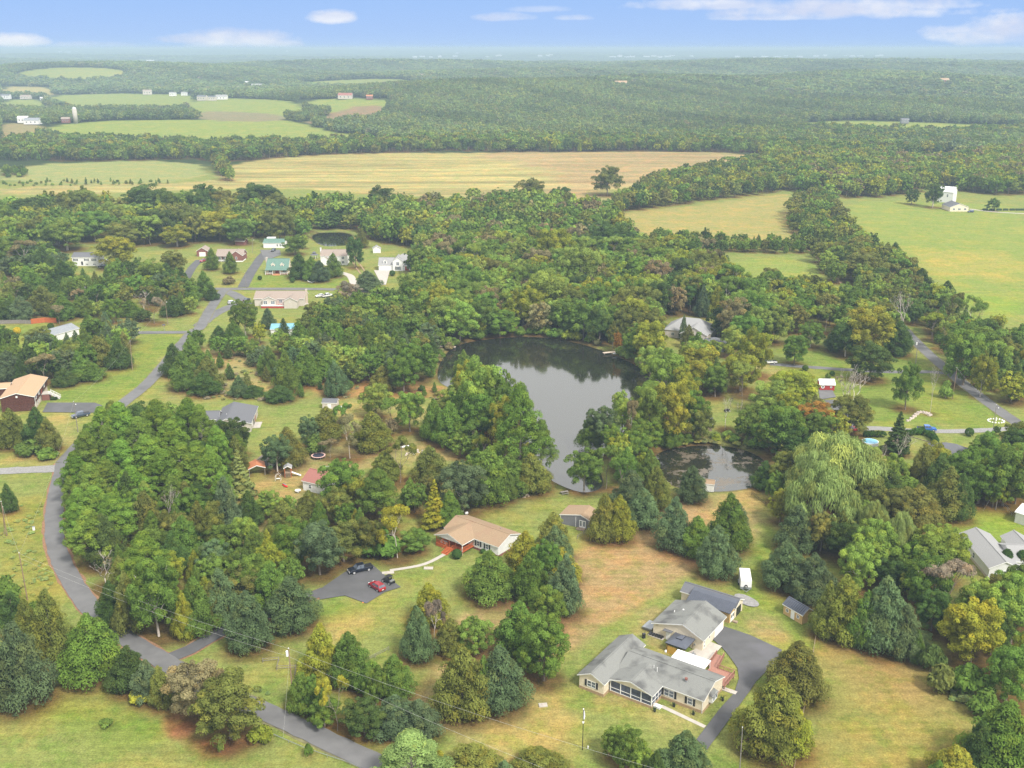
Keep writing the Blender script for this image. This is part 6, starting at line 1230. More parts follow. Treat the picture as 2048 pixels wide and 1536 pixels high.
carpx('pickup', 207, 535, 200, ('black', (.012,.016,.03)), 'pickup_truck', 'black pickup at right end of split level house', 'pickup truck'); carpx('suv', 218, 523, 190, ('white', (.75,.75,.75)), 'parked_car', 'white suv beneath the lime green round tree', 'car')
carpx('pickup', 1853, 862, 352, ('bright_blue', (.02,.13,.50)), 'pickup_truck', 'bright blue pickup on the gravel drive', 'pickup truck')
carpx('sedan', 1706, 862, 200, ('red', (.42,.02,.03)), 'parked_car', 'red car half under trees left of blue pickup', 'car')
carpx('pickup', 1538, 728, 185, ('white', (.75,.75,.75)), 'pickup_truck', 'white pickup on the drive beside pool garden', 'pickup truck')
carpx('suv', 1941, 425, 185, ('navy', (.02,.04,.12)), 'parked_car', 'navy car beside pale yellow farmhouse', 'car')
carpx('sedan', 352, 535, 20, ('white', (.75,.75,.75)), 'parked_car', 'white car on grass beyond lime tree', 'car')
X, Y, Z = at(1454, 823); o = empty('utility_vehicle', (X, Y, 0), .4, 'small black quad bike on lawn above pond shed', 'quad bike'); MB().box(-.9,-.4,.45,.9,.4,.85).build('body', 'black', o, bevel=.08); MB().box(-.5,-.2,.86,.1,.2,1.02).build('seat', 'tyre', o); MB().beam((.35,-.4,1.15),(.35,.4,1.15),.05,.05).build('handlebar', 'steel', o)
for x_ in (-.6,.6):
    for s in (-1,1): wheel(o, x_, s*.45, .3, s, .25)
X, Y, Z = at(247, 578); o = empty('excavator', (X, Y, 0), rad(200), 'yellow compact digger among cedars near left lane', 'digger')
MB().box(-1.5,-.9,.6,1.0,.9,1.5).build('body', mat('digger_yellow', (.6,.32,.03)), o, bevel=.06); MB().box(-.6,-.8,1.5,.7,.1,2.6).build('cab', 'glass', o)
for s in (-.8,.8): MB().box(-1.5,s-.22,0,1.4,s+.22,.6).build('track', 'tyre', o, bevel=.15)
MB().beam((.9,.3,1.2),(2.6,.3,3.0),.25,.3).build('boom', MATS['digger_yellow'], o); MB().beam((2.6,.3,3.0),(3.6,.3,1.4),.2,.22).build('arm', MATS['digger_yellow'], o); MB().box(3.3,-.1,.7,3.9,.7,1.3).build('bucket', 'steel', o)

# ------------------------------------------------------------------ POLES AND WIRES
def pole(xb, yb, xt, yt, lab, m_='polewood', r=.14, arm=False, can=False, lamp=False, name='utility_pole'):
    X, Y, Z = at(xb, yb); lo, hi = 1, 25
    for _ in range(20):
        m = (lo + hi) / 2
        if proj(X, Y, m)[1] > yt: lo = m
        else: hi = m
    lean = (xt - proj(X, Y, lo)[0]) / F * proj(X, Y, lo)[2]; lean = max(-.1*lo, min(.1*lo, lean))
    o = empty(name, (X, Y, 0), 0, lab, 'pole'); MB().tube([(0,0,-.2),(lean*.5,0,lo*.5),(lean,0,lo)], [r, r*.85, r*.65], 8).build('pole', m_, o)
    MB().tube([(lean,0,lo),(lean,0,lo+.12)], r*.7, 8).build('pole_cap', 'trim', o)
    if can: MB().tube([(lean-.34,0,lo-1.6),(lean-.34,0,lo-.55)], .24, 10).build('transformer', 'trim', o)
    if lamp: MB().beam((lean,0,lo-.9),(lean+.7,-.2,lo-.8),.05,.05).build('bracket', 'steel', o); MB().tube([(lean+.7,-.2,lo-1.0),(lean+.7,-.2,lo-.72)], [.16,.1], 8).build('lamp', 'trim', o)
    if arm: MB().beam((lean-1.2,0,lo-.5),(lean+1.2,0,lo-.5),.1,.12).build('crossarm', m_, o)
    return (X + lean, Y, lo)
PT = {}
PT['mid'] = pole(588, 1416, 577, 1297, 'brown utility pole with white transformer beside curved road', can=True)
PT['left'] = pole(55, 1200, 38, 1106, 'utility pole in tall grass left of the road bend')
PT['left2'] = pole(14, 1072, 2, 1003, 'leaning utility pole at left edge of frame'); pole(9, 1070, 9, 1014, 'short pole bracing the leaning left edge pole', r=.1)
PT['drive'] = pole(156, 864, 147, 803, 'utility pole with lamp beside log house lot', m_='oldwood', lamp=True)
PT['lawn'] = pole(265, 740, 260, 682, 'pole on lawn between cedars and village lane', m_='wood', r=.12); PT['v2'] = pole(336, 649, 330, 600, 'pole above the side drive with basketball hoop', m_='wood', r=.12, lamp=True)
PT['v3'] = pole(493, 576, 490, 545, 'pole at the junction left of tan house', m_='oldwood', r=.12); pole(505, 506, 505, 477, 'pole beside lane behind brick house', m_='oldwood', r=.12, lamp=True)
PT['r1'] = pole(1831, 730, 1836, 682, 'pale pole by upper bend of right hand road', m_='oldwood', r=.14, can=True); PT['r2'] = pole(1905, 798, 1914, 736, 'dark pole on right lawn near the road', r=.13); PT['r3'] = pole(1985, 868, 1993, 810, 'pale grey pole where gravel drive meets road', m_='oldwood', r=.12, lamp=True)
PT['r4'] = pole(1991, 1019, 2002, 962, 'grey pole on bright lawn behind white house', m_='oldwood', r=.12); PT['end'] = pole(1479, 1545, 1485, 1455, 'slim pole at bottom edge right of grey drive', m_='oldwood', r=.10); pole(1231, 540, 1232, 505, 'pole standing in the middle of dark woods', m_='wood', r=.12); pole(1530, 1, 1, 1, '') if False else None
pole(2041, 510, 2041, 476, '') if False else None
def wire(a, b, sag, lab, r=.028):
    r *= .42
    A, B = Vector(a), Vector(b); pts = []
    for i in range(25):
        t = i / 24; p = A.lerp(B, t); p.z -= sag * 4 * t * (1 - t); pts.append(tuple(p))
    tag(MB().tube(pts, r, 4).build('overhead_wire', 'wire'), lab, 'wire')
e1 = flat(1500, 1590, 10.5); e2 = flat(1360, 1640, 9.5)
ml = PT['left']; mm = PT['mid']
wire((ml[0], ml[1], ml[2]-.1), (mm[0], mm[1], mm[2]), 1.2, 'upper overhead wire from left pole to transformer pole', .03); wire((ml[0], ml[1], ml[2]-1.3), (mm[0], mm[1], mm[2]-1.7), 1.3, 'lower overhead wire from left pole to transformer pole', .03)
wire(mm, (*e1, 10.5), 1.2, 'upper overhead wire running right from transformer pole', .03); wire((mm[0], mm[1], mm[2]-1.7), (*e2, 9.5), 1.2, 'lower overhead wire running right from transformer pole', .03)
l2 = PT['left2']; wire(l2, (ml[0], ml[1], ml[2]-.1), 1.0, 'overhead wire between the two left edge poles'); wire((ml[0], ml[1], ml[2]-.2), (PT['drive'][0], PT['drive'][1], PT['drive'][2]-.2), 2.0, 'long wire over the pines up to log house pole', .022)
wire(PT['drive'], (PT['lawn'][0], PT['lawn'][1], PT['lawn'][2]), 1.5, 'wire from log house pole up to lawn pole', .024); wire(PT['lawn'], PT['v2'], 1.5, 'wire from lawn pole to side drive pole', .024); wire(PT['r1'], PT['r2'], 1.0, 'wire between upper right road poles', .024); wire(PT['r2'], PT['r3'], 1.2, 'wire from dark pole to pale grey drive pole', .024)
wire(PT['r4'], tuple(at(1966, 1022)), .05, 'guy wire beside grey pole on bright lawn', .03); wire((mm[0], mm[1], mm[2]-2.2), tuple(at(566, 1478)), .1, 'guy wire from transformer pole across the road', .025)
# flagpole
X, Y, Z = at(1165, 1500); o = empty('flagpole', (X, Y, 0), 0, 'dark flagpole with limp pale flag on front lawn', 'flagpole')
MB().tube([(0,0,0),(0,0,8.4)], [.08,.05], 8).build('pole', 'black', o); MB().tube([(0,0,8.4),(0,0,8.6)], .1, 8).build('finial', 'trim', o); MB().tube([(0,0,5.55),(0,0,5.9)], [.12,.2], 8).build('light', 'trim', o)
b = MB(); fl = [(.06,0),(.28,.10),(.16,.25),(.38,.30),(.22,.42),(.05,.45)]
for i in range(len(fl)-1): (a, c), (d, e_) = fl[i], fl[i+1]; b.face([(a,c,6.3+.12*i),(d,e_,6.3+.12*(i+1)),(d*.6,e_*.4,8.1),(a*.6,c*.4,8.1)])
b.build('flag', 'cloth', o); MB().box(.9,.3,0,1.1,.5,.5).build('lamp_post', 'trim', o)

# ------------------------------------------------------------------ FENCES, GARDEN THINGS
def fence(name, pts, lab, m_='oldwood', gap=2.6, h=1.2, rails=(.45,.9), rw=.05, pw=.12, boards=0):
    W_ = [at(*p) for p in pts]; o = empty(name, W_[0], 0, lab, 'fence'); ox, oy, oz = W_[0]
    for a, b_ in zip(W_[:-1], W_[1:]):
        n = max(1, round(math.dist(a, b_) / gap))
        for i in range(n + 1 if b_ is W_[-1] else n):
            t = i / n; x, y = a[0]+(b_[0]-a[0])*t-ox, a[1]+(b_[1]-a[1])*t-oy
            MB().box(x-pw/2, y-pw/2, -.1, x+pw/2, y+pw/2, h).build('post', m_, o)
            if i < n:
                x2, y2 = a[0]+(b_[0]-a[0])*(i+1)/n-ox, a[1]+(b_[1]-a[1])*(i+1)/n-oy
                for rz in rails: MB().beam((x, y, rz), (x2, y2, rz), rw, .1).build('rail', m_, o)
                if boards:
                    for k in range(boards):
                        t0, t1 = (k+.04)/boards, (k+.96)/boards; xa, ya, xb, yb = x+(x2-x)*t0, y+(y2-y)*t0, x+(x2-x)*t1, y+(y2-y)*t1
                        MB().hexa([(xa,ya-.02,.05),(xb,yb-.02,.05),(xb,yb+.02,.05),(xa,ya+.02,.05)], [(xa,ya-.02,h-.05),(xb,yb-.02,h-.05),(xb,yb+.02,h-.05),(xa,ya+.02,h-.05)]).build('board', m_, o)
    return o
fence('rail_fence', [(526,1325),(558,1322),(554,1340),(592,1338),(590,1356)], 'zigzag split rail fence around the transformer pole', 'oldwood', 3.5, 1.0)
fence('rail_fence', [(1632,1272),(1624,1320)], 'short wooden rail fence below the tiny ribbed shed', 'wood', 3, 1.0); fence('rail_fence', [(1610,1408),(1600,1470)], 'wooden rail fence between drive cedars and rough field', 'wood', 3, 1.0); fence('rail_fence', [(1592,1515),(1588,1545)], 'wooden rail fence stub at bottom edge', 'wood', 3, 1.0)
fence('wire_fence', [(1503,990),(1516,1002),(1545,1022)], 'thin dark post fence by willow and small pond', 'black', 4, 1.2, (.6,1.1), .02, .07)
fence('wire_fence', [(722,1331),(778,1302)], 'thin wire fence between lawn and dry field cedars', 'oldwood', 4, 1.1, (.6,1.0), .03, .08)
fence('wire_fence', [(1180,1062),(1155,1078)], 'short fence right of dark grey shed', 'oldwood', 3, 1.1, (.5,1.0), .04, .1)
fence('guard_rail', [(545,1472),(610,1500),(700,1530),(760,1560)], 'pale pipe rail beside the foreground road', 'metal_silver', 5, .6, (.5,), .06, .07)
fence('board_fence', [(0,648),(40,647),(62,648)], 'weathered grey board fence at the left edge', 'oldwood', 2.4, 1.8, (.4,1.4), .05, .14, 8)
fence('board_fence', [(63,648),(90,645),(113,646)], 'bright orange red board fence among cedars', 'redwood', 2.4, 2.4, (.4,1.4), .05, .14, 8)
fence('wire_fence', [(2000,1005),(2030,1040)], 'thin fence beside white outbuilding', 'steel', 3, 1.2, (.6,1.1), .02, .06)
def rows_of(name, cat, pts, fn): pass
X, Y, Z = at(1129, 988); o = empty('picnic_table', (X, Y, 0), rad(22), 'dark wooden picnic table on lawn near pond', 'table')
for i in range(4): MB().box(-1.1,-.42+i*.215,.72,1.1,-.225+i*.215,.77).build('table_plank', 'oldwood', o)
for s in (-.75,.75): MB().box(-1.1,s-.14,.42,1.1,s+.14,.47).build('bench', 'oldwood', o)
for x_ in (-.8,.8):
    MB().beam((x_,-.75,0),(x_,.1,.71),.07,.1).build('leg', 'oldwood', o); MB().beam((x_,.75,0),(x_,-.1,.71),.07,.1).build('leg', 'oldwood', o)
X, Y, Z = at(1038, 993); o = empty('woodpile', (X, Y, 0), .2, 'heap of split firewood under dark trees beside lawn', 'woodpile')
for i in range(70):
    a = R.uniform(0, 6.28); q = R.uniform(0, 1) ** .6; x_, y_ = math.cos(a)*q*3.2, math.sin(a)*q*1.5; z_ = .1 + (1-q)*1.1*R.random(); b_ = R.uniform(0, 3.1); MB().beam((x_,y_,z_),(x_+math.cos(b_)*.7,y_+math.sin(b_)*.7,z_+R.uniform(-.1,.25)),.2,.16).build('log', 'wood' if i % 3 else 'block', o)
def canoe(x, y, yaw, L_, lab, m_='trim'):
    X, Y, Z = at(x, y); o = empty('boat', (X, Y, .1), rad(yaw), lab, 'boat'); b = MB(); b.tube([(-L_/2,0,.28),(-L_*.3,0,.22),(0,0,.2),(L_*.3,0,.22),(L_/2,0,.28)], [.04,.3,.42,.3,.04], 10); b.build('hull', m_, o, smooth=True)
    MB().hexa([(-.9,-.2,.58),(.9,-.2,.58),(.9,.2,.58),(-.9,.2,.58)], [(-.8,-.16,.63),(.8,-.16,.63),(.8,.16,.63),(-.8,.16,.63)]).build('cockpit', 'steel', o)
canoe(814, 895, 14, 5.2, 'white canoe lying on grass beside brush pile'); canoe(905, 889, 2, 3.6, 'shorter white boat upside down right of canoe')
for x, y, yaw, lab in ((895, 694, -8, 'pale wooden dock on left bank of large pond'), (1222, 705, 20, 'small grey dock on right bank of large pond')):
    X, Y, Z = at(x, y); o = empty('dock', (X, Y, 0), rad(yaw), lab, 'dock')
    for i in range(14): MB().box(-3.5+i*.5,-.8,.15,-3.05+i*.5,.8,.22).build('plank', 'block', o)
    for x_ in (-3.2,0,3.2):
        for y_ in (-.7,.7): post(o, x_, y_, -1.5, .14, 'oldwood', .15)
canoe(1232, 708, 30, 3.4, 'pale boat moored beside small grey dock')
# trampoline
X, Y, Z = at(637, 916); o = empty('trampoline', (X, Y, 0), 0, 'round trampoline with dark mat and pink pad', 'trampoline'); MB().tube([(0,0,.86),(0,0,.90)], 1.75, 22).build('mat', 'trampo', o)
b = MB()
for i in range(22):
    a, c = i*2*math.pi/22, (i+1)*2*math.pi/22; b.hexa([(1.75*math.cos(a),1.75*math.sin(a),.86),(2.15*math.cos(a),2.15*math.sin(a),.86),(2.15*math.cos(c),2.15*math.sin(c),.86),(1.75*math.cos(c),1.75*math.sin(c),.86)], [(1.75*math.cos(a),1.75*math.sin(a),.95),(2.15*math.cos(a),2.15*math.sin(a),.95),(2.15*math.cos(c),2.15*math.sin(c),.95),(1.75*math.cos(c),1.75*math.sin(c),.95)])
b.build('safety_pad', 'trampad', o)
for i in range(6): a = i*math.pi/3; MB().tube([(2*math.cos(a),2*math.sin(a),0),(2*math.cos(a),2*math.sin(a),.85)], .05, 6).build('leg', 'steel', o)
for a in (1.2, 2.2): MB().tube([(2.1*math.cos(a),2.1*math.sin(a),0),(2.1*math.cos(a),2.1*math.sin(a),3.0)], .05, 6).build('net_pole', 'metal_silver', o)
# playset
X, Y, Z = at(577, 953); o = empty('playset', (X, Y, 0), rad(8), 'wooden climbing tower with slide and grey roof', 'playset')
for x_ in (-.9,.9):
    for y_ in (-.9,.9): post(o, x_, y_, 0, 3.0, 'redwood', .14)
MB().box(-1,-1,1.4,1,1,1.5).build('platform', 'wood', o); block(o, (-1,-1,1,1,0,'y',.6,.2,2.95), None, 'shingle_pale')
MB().hexa([(1,-.4,1.3),(1,.4,1.3),(3.6,.4,.1),(3.6,-.4,.1)][::-1], [(1,-.4,1.42),(1,.4,1.42),(3.6,.4,.22),(3.6,-.4,.22)][::-1]).build('slide', 'trim', o)
for i in range(5): MB().box(-.8,-1.1,.25+i*.25,.8,-1.03,.31+i*.25).build('rung', 'wood', o)
for x, y, lab, m_ in ((570, 973, 'bright red plastic kayak on the play yard grass', 'red_plastic'),): canoe(x, y, -48, 3.0, lab, m_)
X, Y, Z = at(596, 985); o = empty('table', (X, Y, 0), 0, 'round white garden table left of the small white house', 'table'); MB().tube([(0,0,.68),(0,0,.73)], .85, 16).build('table_top', 'trim', o); MB().tube([(0,0,0),(0,0,.68)], [.3,.06], 8).build('leg', 'trim', o)
X, Y, Z = at(657, 938); o = empty('table', (X, Y, 0), 0, 'white trestle table beside the lime tree', 'table'); MB().box(-1,-.5,.7,1,.5,.76).build('table_top', 'trim', o); [MB().box(x_-.04,-.45,0,x_+.04,.45,.7).build('leg', 'trim', o) for x_ in (-.8,.8)]
X, Y, Z = at(556, 962); o = empty('garden_arch', (X, Y, 0), 0, 'white garden swing frame left of the playset', 'swing'); b = MB(); b.tube([(-.8,0,0),(-.7,0,1.6),(0,0,2.1),(.7,0,1.6),(.8,0,0)], .05, 6); b.tube([(-.8,1,0),(-.7,1,1.6),(0,1,2.1),(.7,1,1.6),(.8,1,0)], .05, 6); b.build('frame', 'trim', o); MB().box(-.5,.3,.5,.5,.8,.58).build('seat', 'trim', o)
X, Y, Z = at(832, 903); o = empty('stone_heap', (X, Y, 0), 0, 'pale heap of stones and rubble below white canoe', 'stone heap')
def rock(par, x, y, s, m_='stone', nm='stone'):
    b = MB(); v = [(x+math.cos(a)*s*R.uniform(.7,1.1), y+math.sin(a)*s*R.uniform(.7,1.1)) for a in [i*1.05 for i in range(6)]]; b.hexa([(p[0],p[1],-.1) for p in v], [(x+(p[0]-x)*.6, y+(p[1]-y)*.6, s*R.uniform(.5,.8)) for p in v]); b.build(nm, m_, par)
for i in range(40): rock(o, R.gauss(0, 1.8), R.gauss(0, 1.6), R.uniform(.2,.5))
o = empty('stone_border', at(1835, 822), 0, 'curved border of rough stones round thin bare tree', 'stone border'); ox, oy, _ = at(1835, 822)
for x, y in ((1815,842),(1821,838),(1826,834),(1831,830),(1836,826),(1842,825),(1848,826),(1854,828),(1858,831)):
    X, Y, Z = at(x, y); rock(o, X-ox, Y-oy, .8); rock(o, X-ox+.9, Y-oy+.4, .6)
for x, y, lab in ((1992, 842, 'round flower bed ringed with white stones by road'),):
    X, Y, Z = at(x, y); o = empty('flower_bed', (X, Y, 0), 0, lab, 'flower bed')
    for i in range(16): a = i*math.pi/8; rock(o, 2.6*math.cos(a), 2.0*math.sin(a), .42, 'trim')
    post(o, 0, 0, 0, 1.2, 'trim', .3)
for x, y, lab, s in ((1740, 889, 'round blue above ground pool with white rim left of spruce', 1.0), (1487, 725, 'blue pool with white rim behind tall thin trees', 1.3)):
    X, Y, Z = at(x, y); o = empty('swimming_pool', (X, Y, 0), 0, lab, 'pool'); MB().tube([(0,0,0),(0,0,1.15)], 2.5*s, 24).build('pool_wall', 'trim', o); MB().tube([(0,0,1.15),(0,0,1.18)], 2.3*s, 24).build('water_surface', 'bluepool', o)
ry = at(2031, 853); o = empty('wheelie_bin', ry, .3, 'dark wheeled bin at gravel drive entrance', 'bin'); MB().hexa([(-.35,-.35,.05),(.35,-.35,.05),(.35,.35,.05),(-.35,.35,.05)], [(-.45,-.45,1.2),(.45,-.45,1.2),(.45,.45,1.2),(-.45,.45,1.2)]).build('bin_body', 'shingle_dark', o); MB().box(-.47,-.47,1.2,.47,.5,1.28).build('lid', 'black', o)
ry = at(52, 562); o = empty('wheelie_bin', ry, .3, 'dark bin beside the left village lane', 'bin'); MB().hexa([(-.5,-.5,.05),(.5,-.5,.05),(.5,.5,.05),(-.5,.5,.05)], [(-.6,-.6,1.4),(.6,-.6,1.4),(.6,.6,1.4),(-.6,.6,1.4)]).build('bin_body', 'shingle_dark', o); MB().box(-.62,-.62,1.4,.62,.62,1.5).build('lid', 'black', o)
ry = at(68, 1060); o = empty('utility_box', ry, .3, 'small white utility box in rough grass left of road', 'utility box'); MB().box(-.28,-.25,0,.28,.25,.9).build('cabinet', 'trim', o); MB().box(-.31,-.28,.9,.31,.28,.98).build('lid', 'metal_silver', o)
ry = at(329, 663); o = empty('basketball_hoop', ry, .3, 'basketball hoop on post beside the side drive', 'hoop'); post(o, 0, 0, 0, 3.2, 'steel', .12); MB().box(-.6,-.3,2.6,.6,-.25,3.4).build('backboard', 'glass', o); MB().tube([(0,-.5,2.75),(0,-.5,2.78)], .23, 12).build('ring', 'orange', o)
ry = at(967, 1033-14); 
ry = at(880, 1047); o = empty('tarpaulin', ry, .3, 'dark blue tarp bundle at wood edge left of bungalow', 'tarpaulin'); MB().hexa([(-1,-.6,0),(1,-.6,0),(1,.6,0),(-1,.6,0)], [(-.6,-.3,.7),(.7,-.2,.55),(.5,.4,.6),(-.6,.3,.8)]).build('cover', 'blue_tarp', o)
ry = at(933, 1030); o = empty('propane_tank', ry, .3, 'small white gas tank behind the bungalow', 'tank'); MB().tube([(-.5,0,.6),(-.4,0,.6),(.4,0,.6),(.5,0,.6)], [.1,.35,.35,.1], 10).build('tank_body', 'trim', o); MB().box(-.3,-.2,0,.3,.2,.3).build('foot', 'steel', o)
ry = at(731, 1203); o = empty('brick_patch', (ry[0], ry[1], .22), .4, 'little orange mat at tip of asphalt parking', 'mat'); MB().box(-.8,-.5,-.18,.8,.5,-.1).build('slab', 'orange', o)
ry = at(736, 1142); 
for x, y, yaw, lab, w_ in ((776,1146,12,'pale stone slab at start of bungalow path',1.4),(857,1137,0,'round stone fire pit slab beside bungalow path',1.1),(1086,1411,8,'pale concrete lid in front lawn of ranch house',.8),(1457,1382,-34,'little concrete pad between red ramp and drive',1.6)):
    X, Y, Z = at(x, y); o = empty('paving_slab', (X, Y, 0), rad(yaw), lab, 'slab'); MB().box(-w_,-.55,0,w_,.55,.2).build('slab', 'concrete', o); MB().box(-w_*.3,-.2,.2,w_*.3,.2,.26).build('centre_plate', 'stone', o)
ry = at(618, 568); 
o = empty('hammock', at(623, 566), 0, 'white hammock strung beneath the cedars of cape house', 'hammock'); pts = [(-2+i*.4, 0, 1.2 - .8*math.sin(math.pi*i/10)) for i in range(11)]; b = MB()
for a, c in zip(pts[:-1], pts[1:]): b.hexa([(a[0],-.4,a[2]),(c[0],-.4,c[2]),(c[0],.4,c[2]),(a[0],.4,a[2])], [(a[0],-.4,a[2]+.05),(c[0],-.4,c[2]+.05),(c[0],.4,c[2]+.05),(a[0],.4,a[2]+.05)])
b.build('cloth', 'trim', o); post(o, -2.1, 0, 0, 1.4, 'wood', .12); post(o, 2.1, 0, 0, 1.4, 'wood', .12)
for i, x in enumerate((1970, 1984, 1998, 2011, 2024, 2036, 2047)): X, Y, Z = at(x, 421); o = empty('clipped_hedge', (X, Y, 0), 0, ('leftmost' if i == 0 else ['', 'second', 'third', 'fourth', 'fifth', 'sixth', 'rightmost'][i]) + ' dark clipped hedge block along farm drive', 'hedge', 'hedge blocks along the farm drive'); MB().box(-1.8,-.8,0,1.8,.8,1.5).build('foliage', mat('hedge_dark', (.03,.06,.025), 1, var=.4, scale=3, bump=1, bscale=4), o); MB().box(-.1,-.1,-.1,.1,.1,.3).build('stem', 'bark', o)
# hedges as leaf masses
def hedge(pts, hw, h, lab, tint):
    W_ = [at(*p) for p in pts]; o = empty('hedge', W_[0], 0, lab, 'hedge'); cl = []
    for a, c in zip(W_[:-1], W_[1:]):
        n = max(1, int(math.dist(a, c) / (hw * 1.1)))
        for i in range(n + 1): t = i / n; cl.append(((a[0]+(c[0]-a[0])*t-W_[0][0]+R.uniform(-.3,.3), a[1]+(c[1]-a[1])*t-W_[0][1]+R.uniform(-.3,.3), h*.5), (hw, hw, h*R.uniform(.45,.6))))
    rs = np.random.RandomState(int(pts[0][0])); cv, v1, v2 = cards(cl, len(cl) * 220, .3, 1.2, rs, 'leaf', (.7,1.05))
    me = np_mesh('foliage', cv, np.arange(len(cv)).reshape(-1, 4), [LEAF], attrs={'v': ('FLOAT', 'FACE', v1), 'v2': ('FLOAT', 'FACE', v2)}); c = bpy.data.objects.new('foliage', me); COL.objects.link(c); c.parent = o; c.color = tint + (1,)
    MB().beam((0,0,.1), (W_[-1][0]-W_[0][0], W_[-1][1]-W_[0][1], .1), .2, .2).build('stems', 'bark', o)
hedge([(1730,873),(1765,874)], 1.2, 2.0, 'green hedge along gravel drive left of spruce', (.05,.10,.02)); hedge([(1815,872),(1845,868),(1862,876),(1870,888)], 1.2, 2.2, 'green hedge curving behind blue pickup', (.05,.11,.02))
hedge([(105,800),(109,800)], .8, 1.0, 'low clipped bush at front steps of log house', (.05,.08,.02))
for x, y, r_, lab in ((1938,872,1.4,'round bush on right lawn below gravel drive'),(1664,752,1.0,'round bush beside lane above red barn'),(1716,750,1.0,'small shrub on lawn behind spreading dead tree'),(35,668,1.6,'low golden yellow bush on far left lawn'),(102,658,1.4,'round green bush before orange red fence'),(785,552,1.6,'dark oval shrub on lawn of white hipped house'),(2010,1138,1.5,'cone shaped evergreen before porch of right edge house'),(2040,1140,1.5,'evergreen at frame edge before right edge house'),(520,560,1.2,'shrub at lane edge left of cape house'),(585,565,1.4,'ornamental grass clump below cape house lawn'),(1610,742,1.2,'little shrub beside lane left of spreading tree'),(1815,885,1.0,'green bush right of tiny brick shed'),(350,742,1.2,'reddish bush at lawn corner beside lane')):
    ball_shrub(x, y, r_, lab, tint={'low golden yellow bush on far left lawn': (.4,.3,.02), 'reddish bush at lawn corner beside lane': (.2,.08,.03)}.get(lab, (.05,.095,.022)), h=r_*(1.8 if 'evergreen' in lab else 1))

# ------------------------------------------------------------------ PLACE THE TREES
LAND = [('the log house',55,800),('the slate blue pickup',162,834),('the beige house',465,850),('the grey lawn shed',660,815),('the trampoline',637,914),('the play tower',577,950),('the small white house',625,985),('the brown bungalow',940,1085),('the dark grey shed',1145,1045),
 ('the black pickup',721,1143),('the asphalt parking',700,1185),('the transformer pole',588,1410),('the road junction',340,1320),('the road bend',118,1110),('the foreground road',640,1470),('the ranch house',1300,1390),('the garage',1390,1260),('the workshop',1440,1200),('the white trailer',1494,1180),('the tiny ribbed shed',1590,1235),
 ('the flagpole',1165,1500),('the grey drive',1480,1400),('the rough field',1780,1420),('the right edge house',1960,1110),('the small pond',1430,930),('the white boat shed',1415,975),('the large pond',1100,900),('the pond narrows',1210,900),('the picnic table',1129,988),('the white canoe',814,895),('the dry clearing',1200,1180),('the dry corridor',950,1260),
 ('the bright lawn',1960,1040),('the blue pickup',1853,862),('the red barn',1655,780),('the dark roofed house',1893,920),('the garden pool',1740,888),('the far pond bank',1050,675),('the left pond bank',880,730),('the right pond bank',1290,740),('the pale roofed house',1372,665),('the pool house',1425,700),('the right hand road',1880,730),('the stone border',1840,835),
 ('the tan house',545,610),('the cape house',555,545),('the blue roofed barn',572,668),('the brick house',450,520),('the split level house',172,530),('the lime tree',232,545),('the orange fence',90,648),('the silver roofed house',128,676),('the side drive',325,665),('the lawn pole',265,740),('the white hipped house',790,540),('the gabled white house',668,528),
 ('the upper pond',665,480),('the pale farmhouse',1918,425),('the green field track',1650,540),('the cornfield edge',1215,400),('the yellow meadow',1950,560),('the left lane',352,700),('the left gravel drive',60,940),('the leaning pole',14,1070),('the tall grass pole',55,1200),('the bare shrub',215,1180),('the woodpile',1038,993)]
LW = [(n, *at(x, y)[:2]) for n, x, y in LAND]
TW = {'a': 'golden olive', 'd': 'dark green', 'g': 'green', 'l': 'light green', 'y': 'yellow green', 'o': 'olive', 'u': 'bluish green', 'r': 'brownish', 'Y': 'yellow', 'f': 'orange', 'G': 'grey', 'P': 'pale green', 'B': 'bright green'}
KW = {'broadleaf': 'leafy tree', 'cedar': 'cedar', 'pine': 'pine', 'spruce': 'pointed conifer', 'willow': 'weeping willow', 'shrub': 'shrub', 'thin': 'sparse tree', 'bare': 'bare tree'}
CAT = {'shrub': 'shrub'}
LIMIT = {'broadleaf': 290, 'cedar': 290, 'pine': 120, 'spruce': 50, 'willow': 20, 'shrub': 120, 'thin': 110, 'bare': 30}
NAME = {'broadleaf': 'broadleaf_tree', 'cedar': 'cedar_tree', 'pine': 'pine_tree', 'spruce': 'spruce_tree', 'willow': 'willow_tree', 'shrub': 'shrub', 'thin': 'sparse_tree', 'bare': 'bare_tree'}
vis = []
for t in trees:
    x, y, _ = proj(t['X'], t['Y'], t['Z'] + t['h'] * .5); mgx = 300 * 300 / max(300, t['Y'])
    if -260 < x < 2308 and y < 1800: vis.append(t)
vis.sort(key=lambda t: -t['s']); cnt = {}; near, rest = [], []
for t in vis:
    k = t['k']; cnt[k] = cnt.get(k, 0) + 1; (near if cnt[k] <= LIMIT[k] else rest).append(t)
lab = {}
for t in near:
    x, y, _ = proj(t['X'], t['Y'], 0); best = min(LW, key=lambda q: (q[1]-t['X'])**2 + (q[2]-t['Y'])**2); lx, ly, _ = proj(best[1], best[2], 0)
    dx, dy = x - lx, (y - ly) * 1.8
    rel = ('right of' if dx > 0 else 'left of') if abs(dx) > abs(dy) else ('in front of' if dy > 0 else 'behind')
    sz = 'tall ' if t['h'] > (13 if t['k'] != 'cedar' else 11) else ('small ' if t['h'] < 6 else '')
    t['label'] = f"{sz}{TW[t['t']]} {KW[t['k']]} {rel} {best[0]}"; t['px'] = x; lab.setdefault(t['label'], []).append(t)
ORD = ['leftmost', 'second', 'third', 'fourth', 'fifth', 'sixth', 'seventh', 'eighth', 'ninth', 'tenth', 'eleventh', 'twelfth']
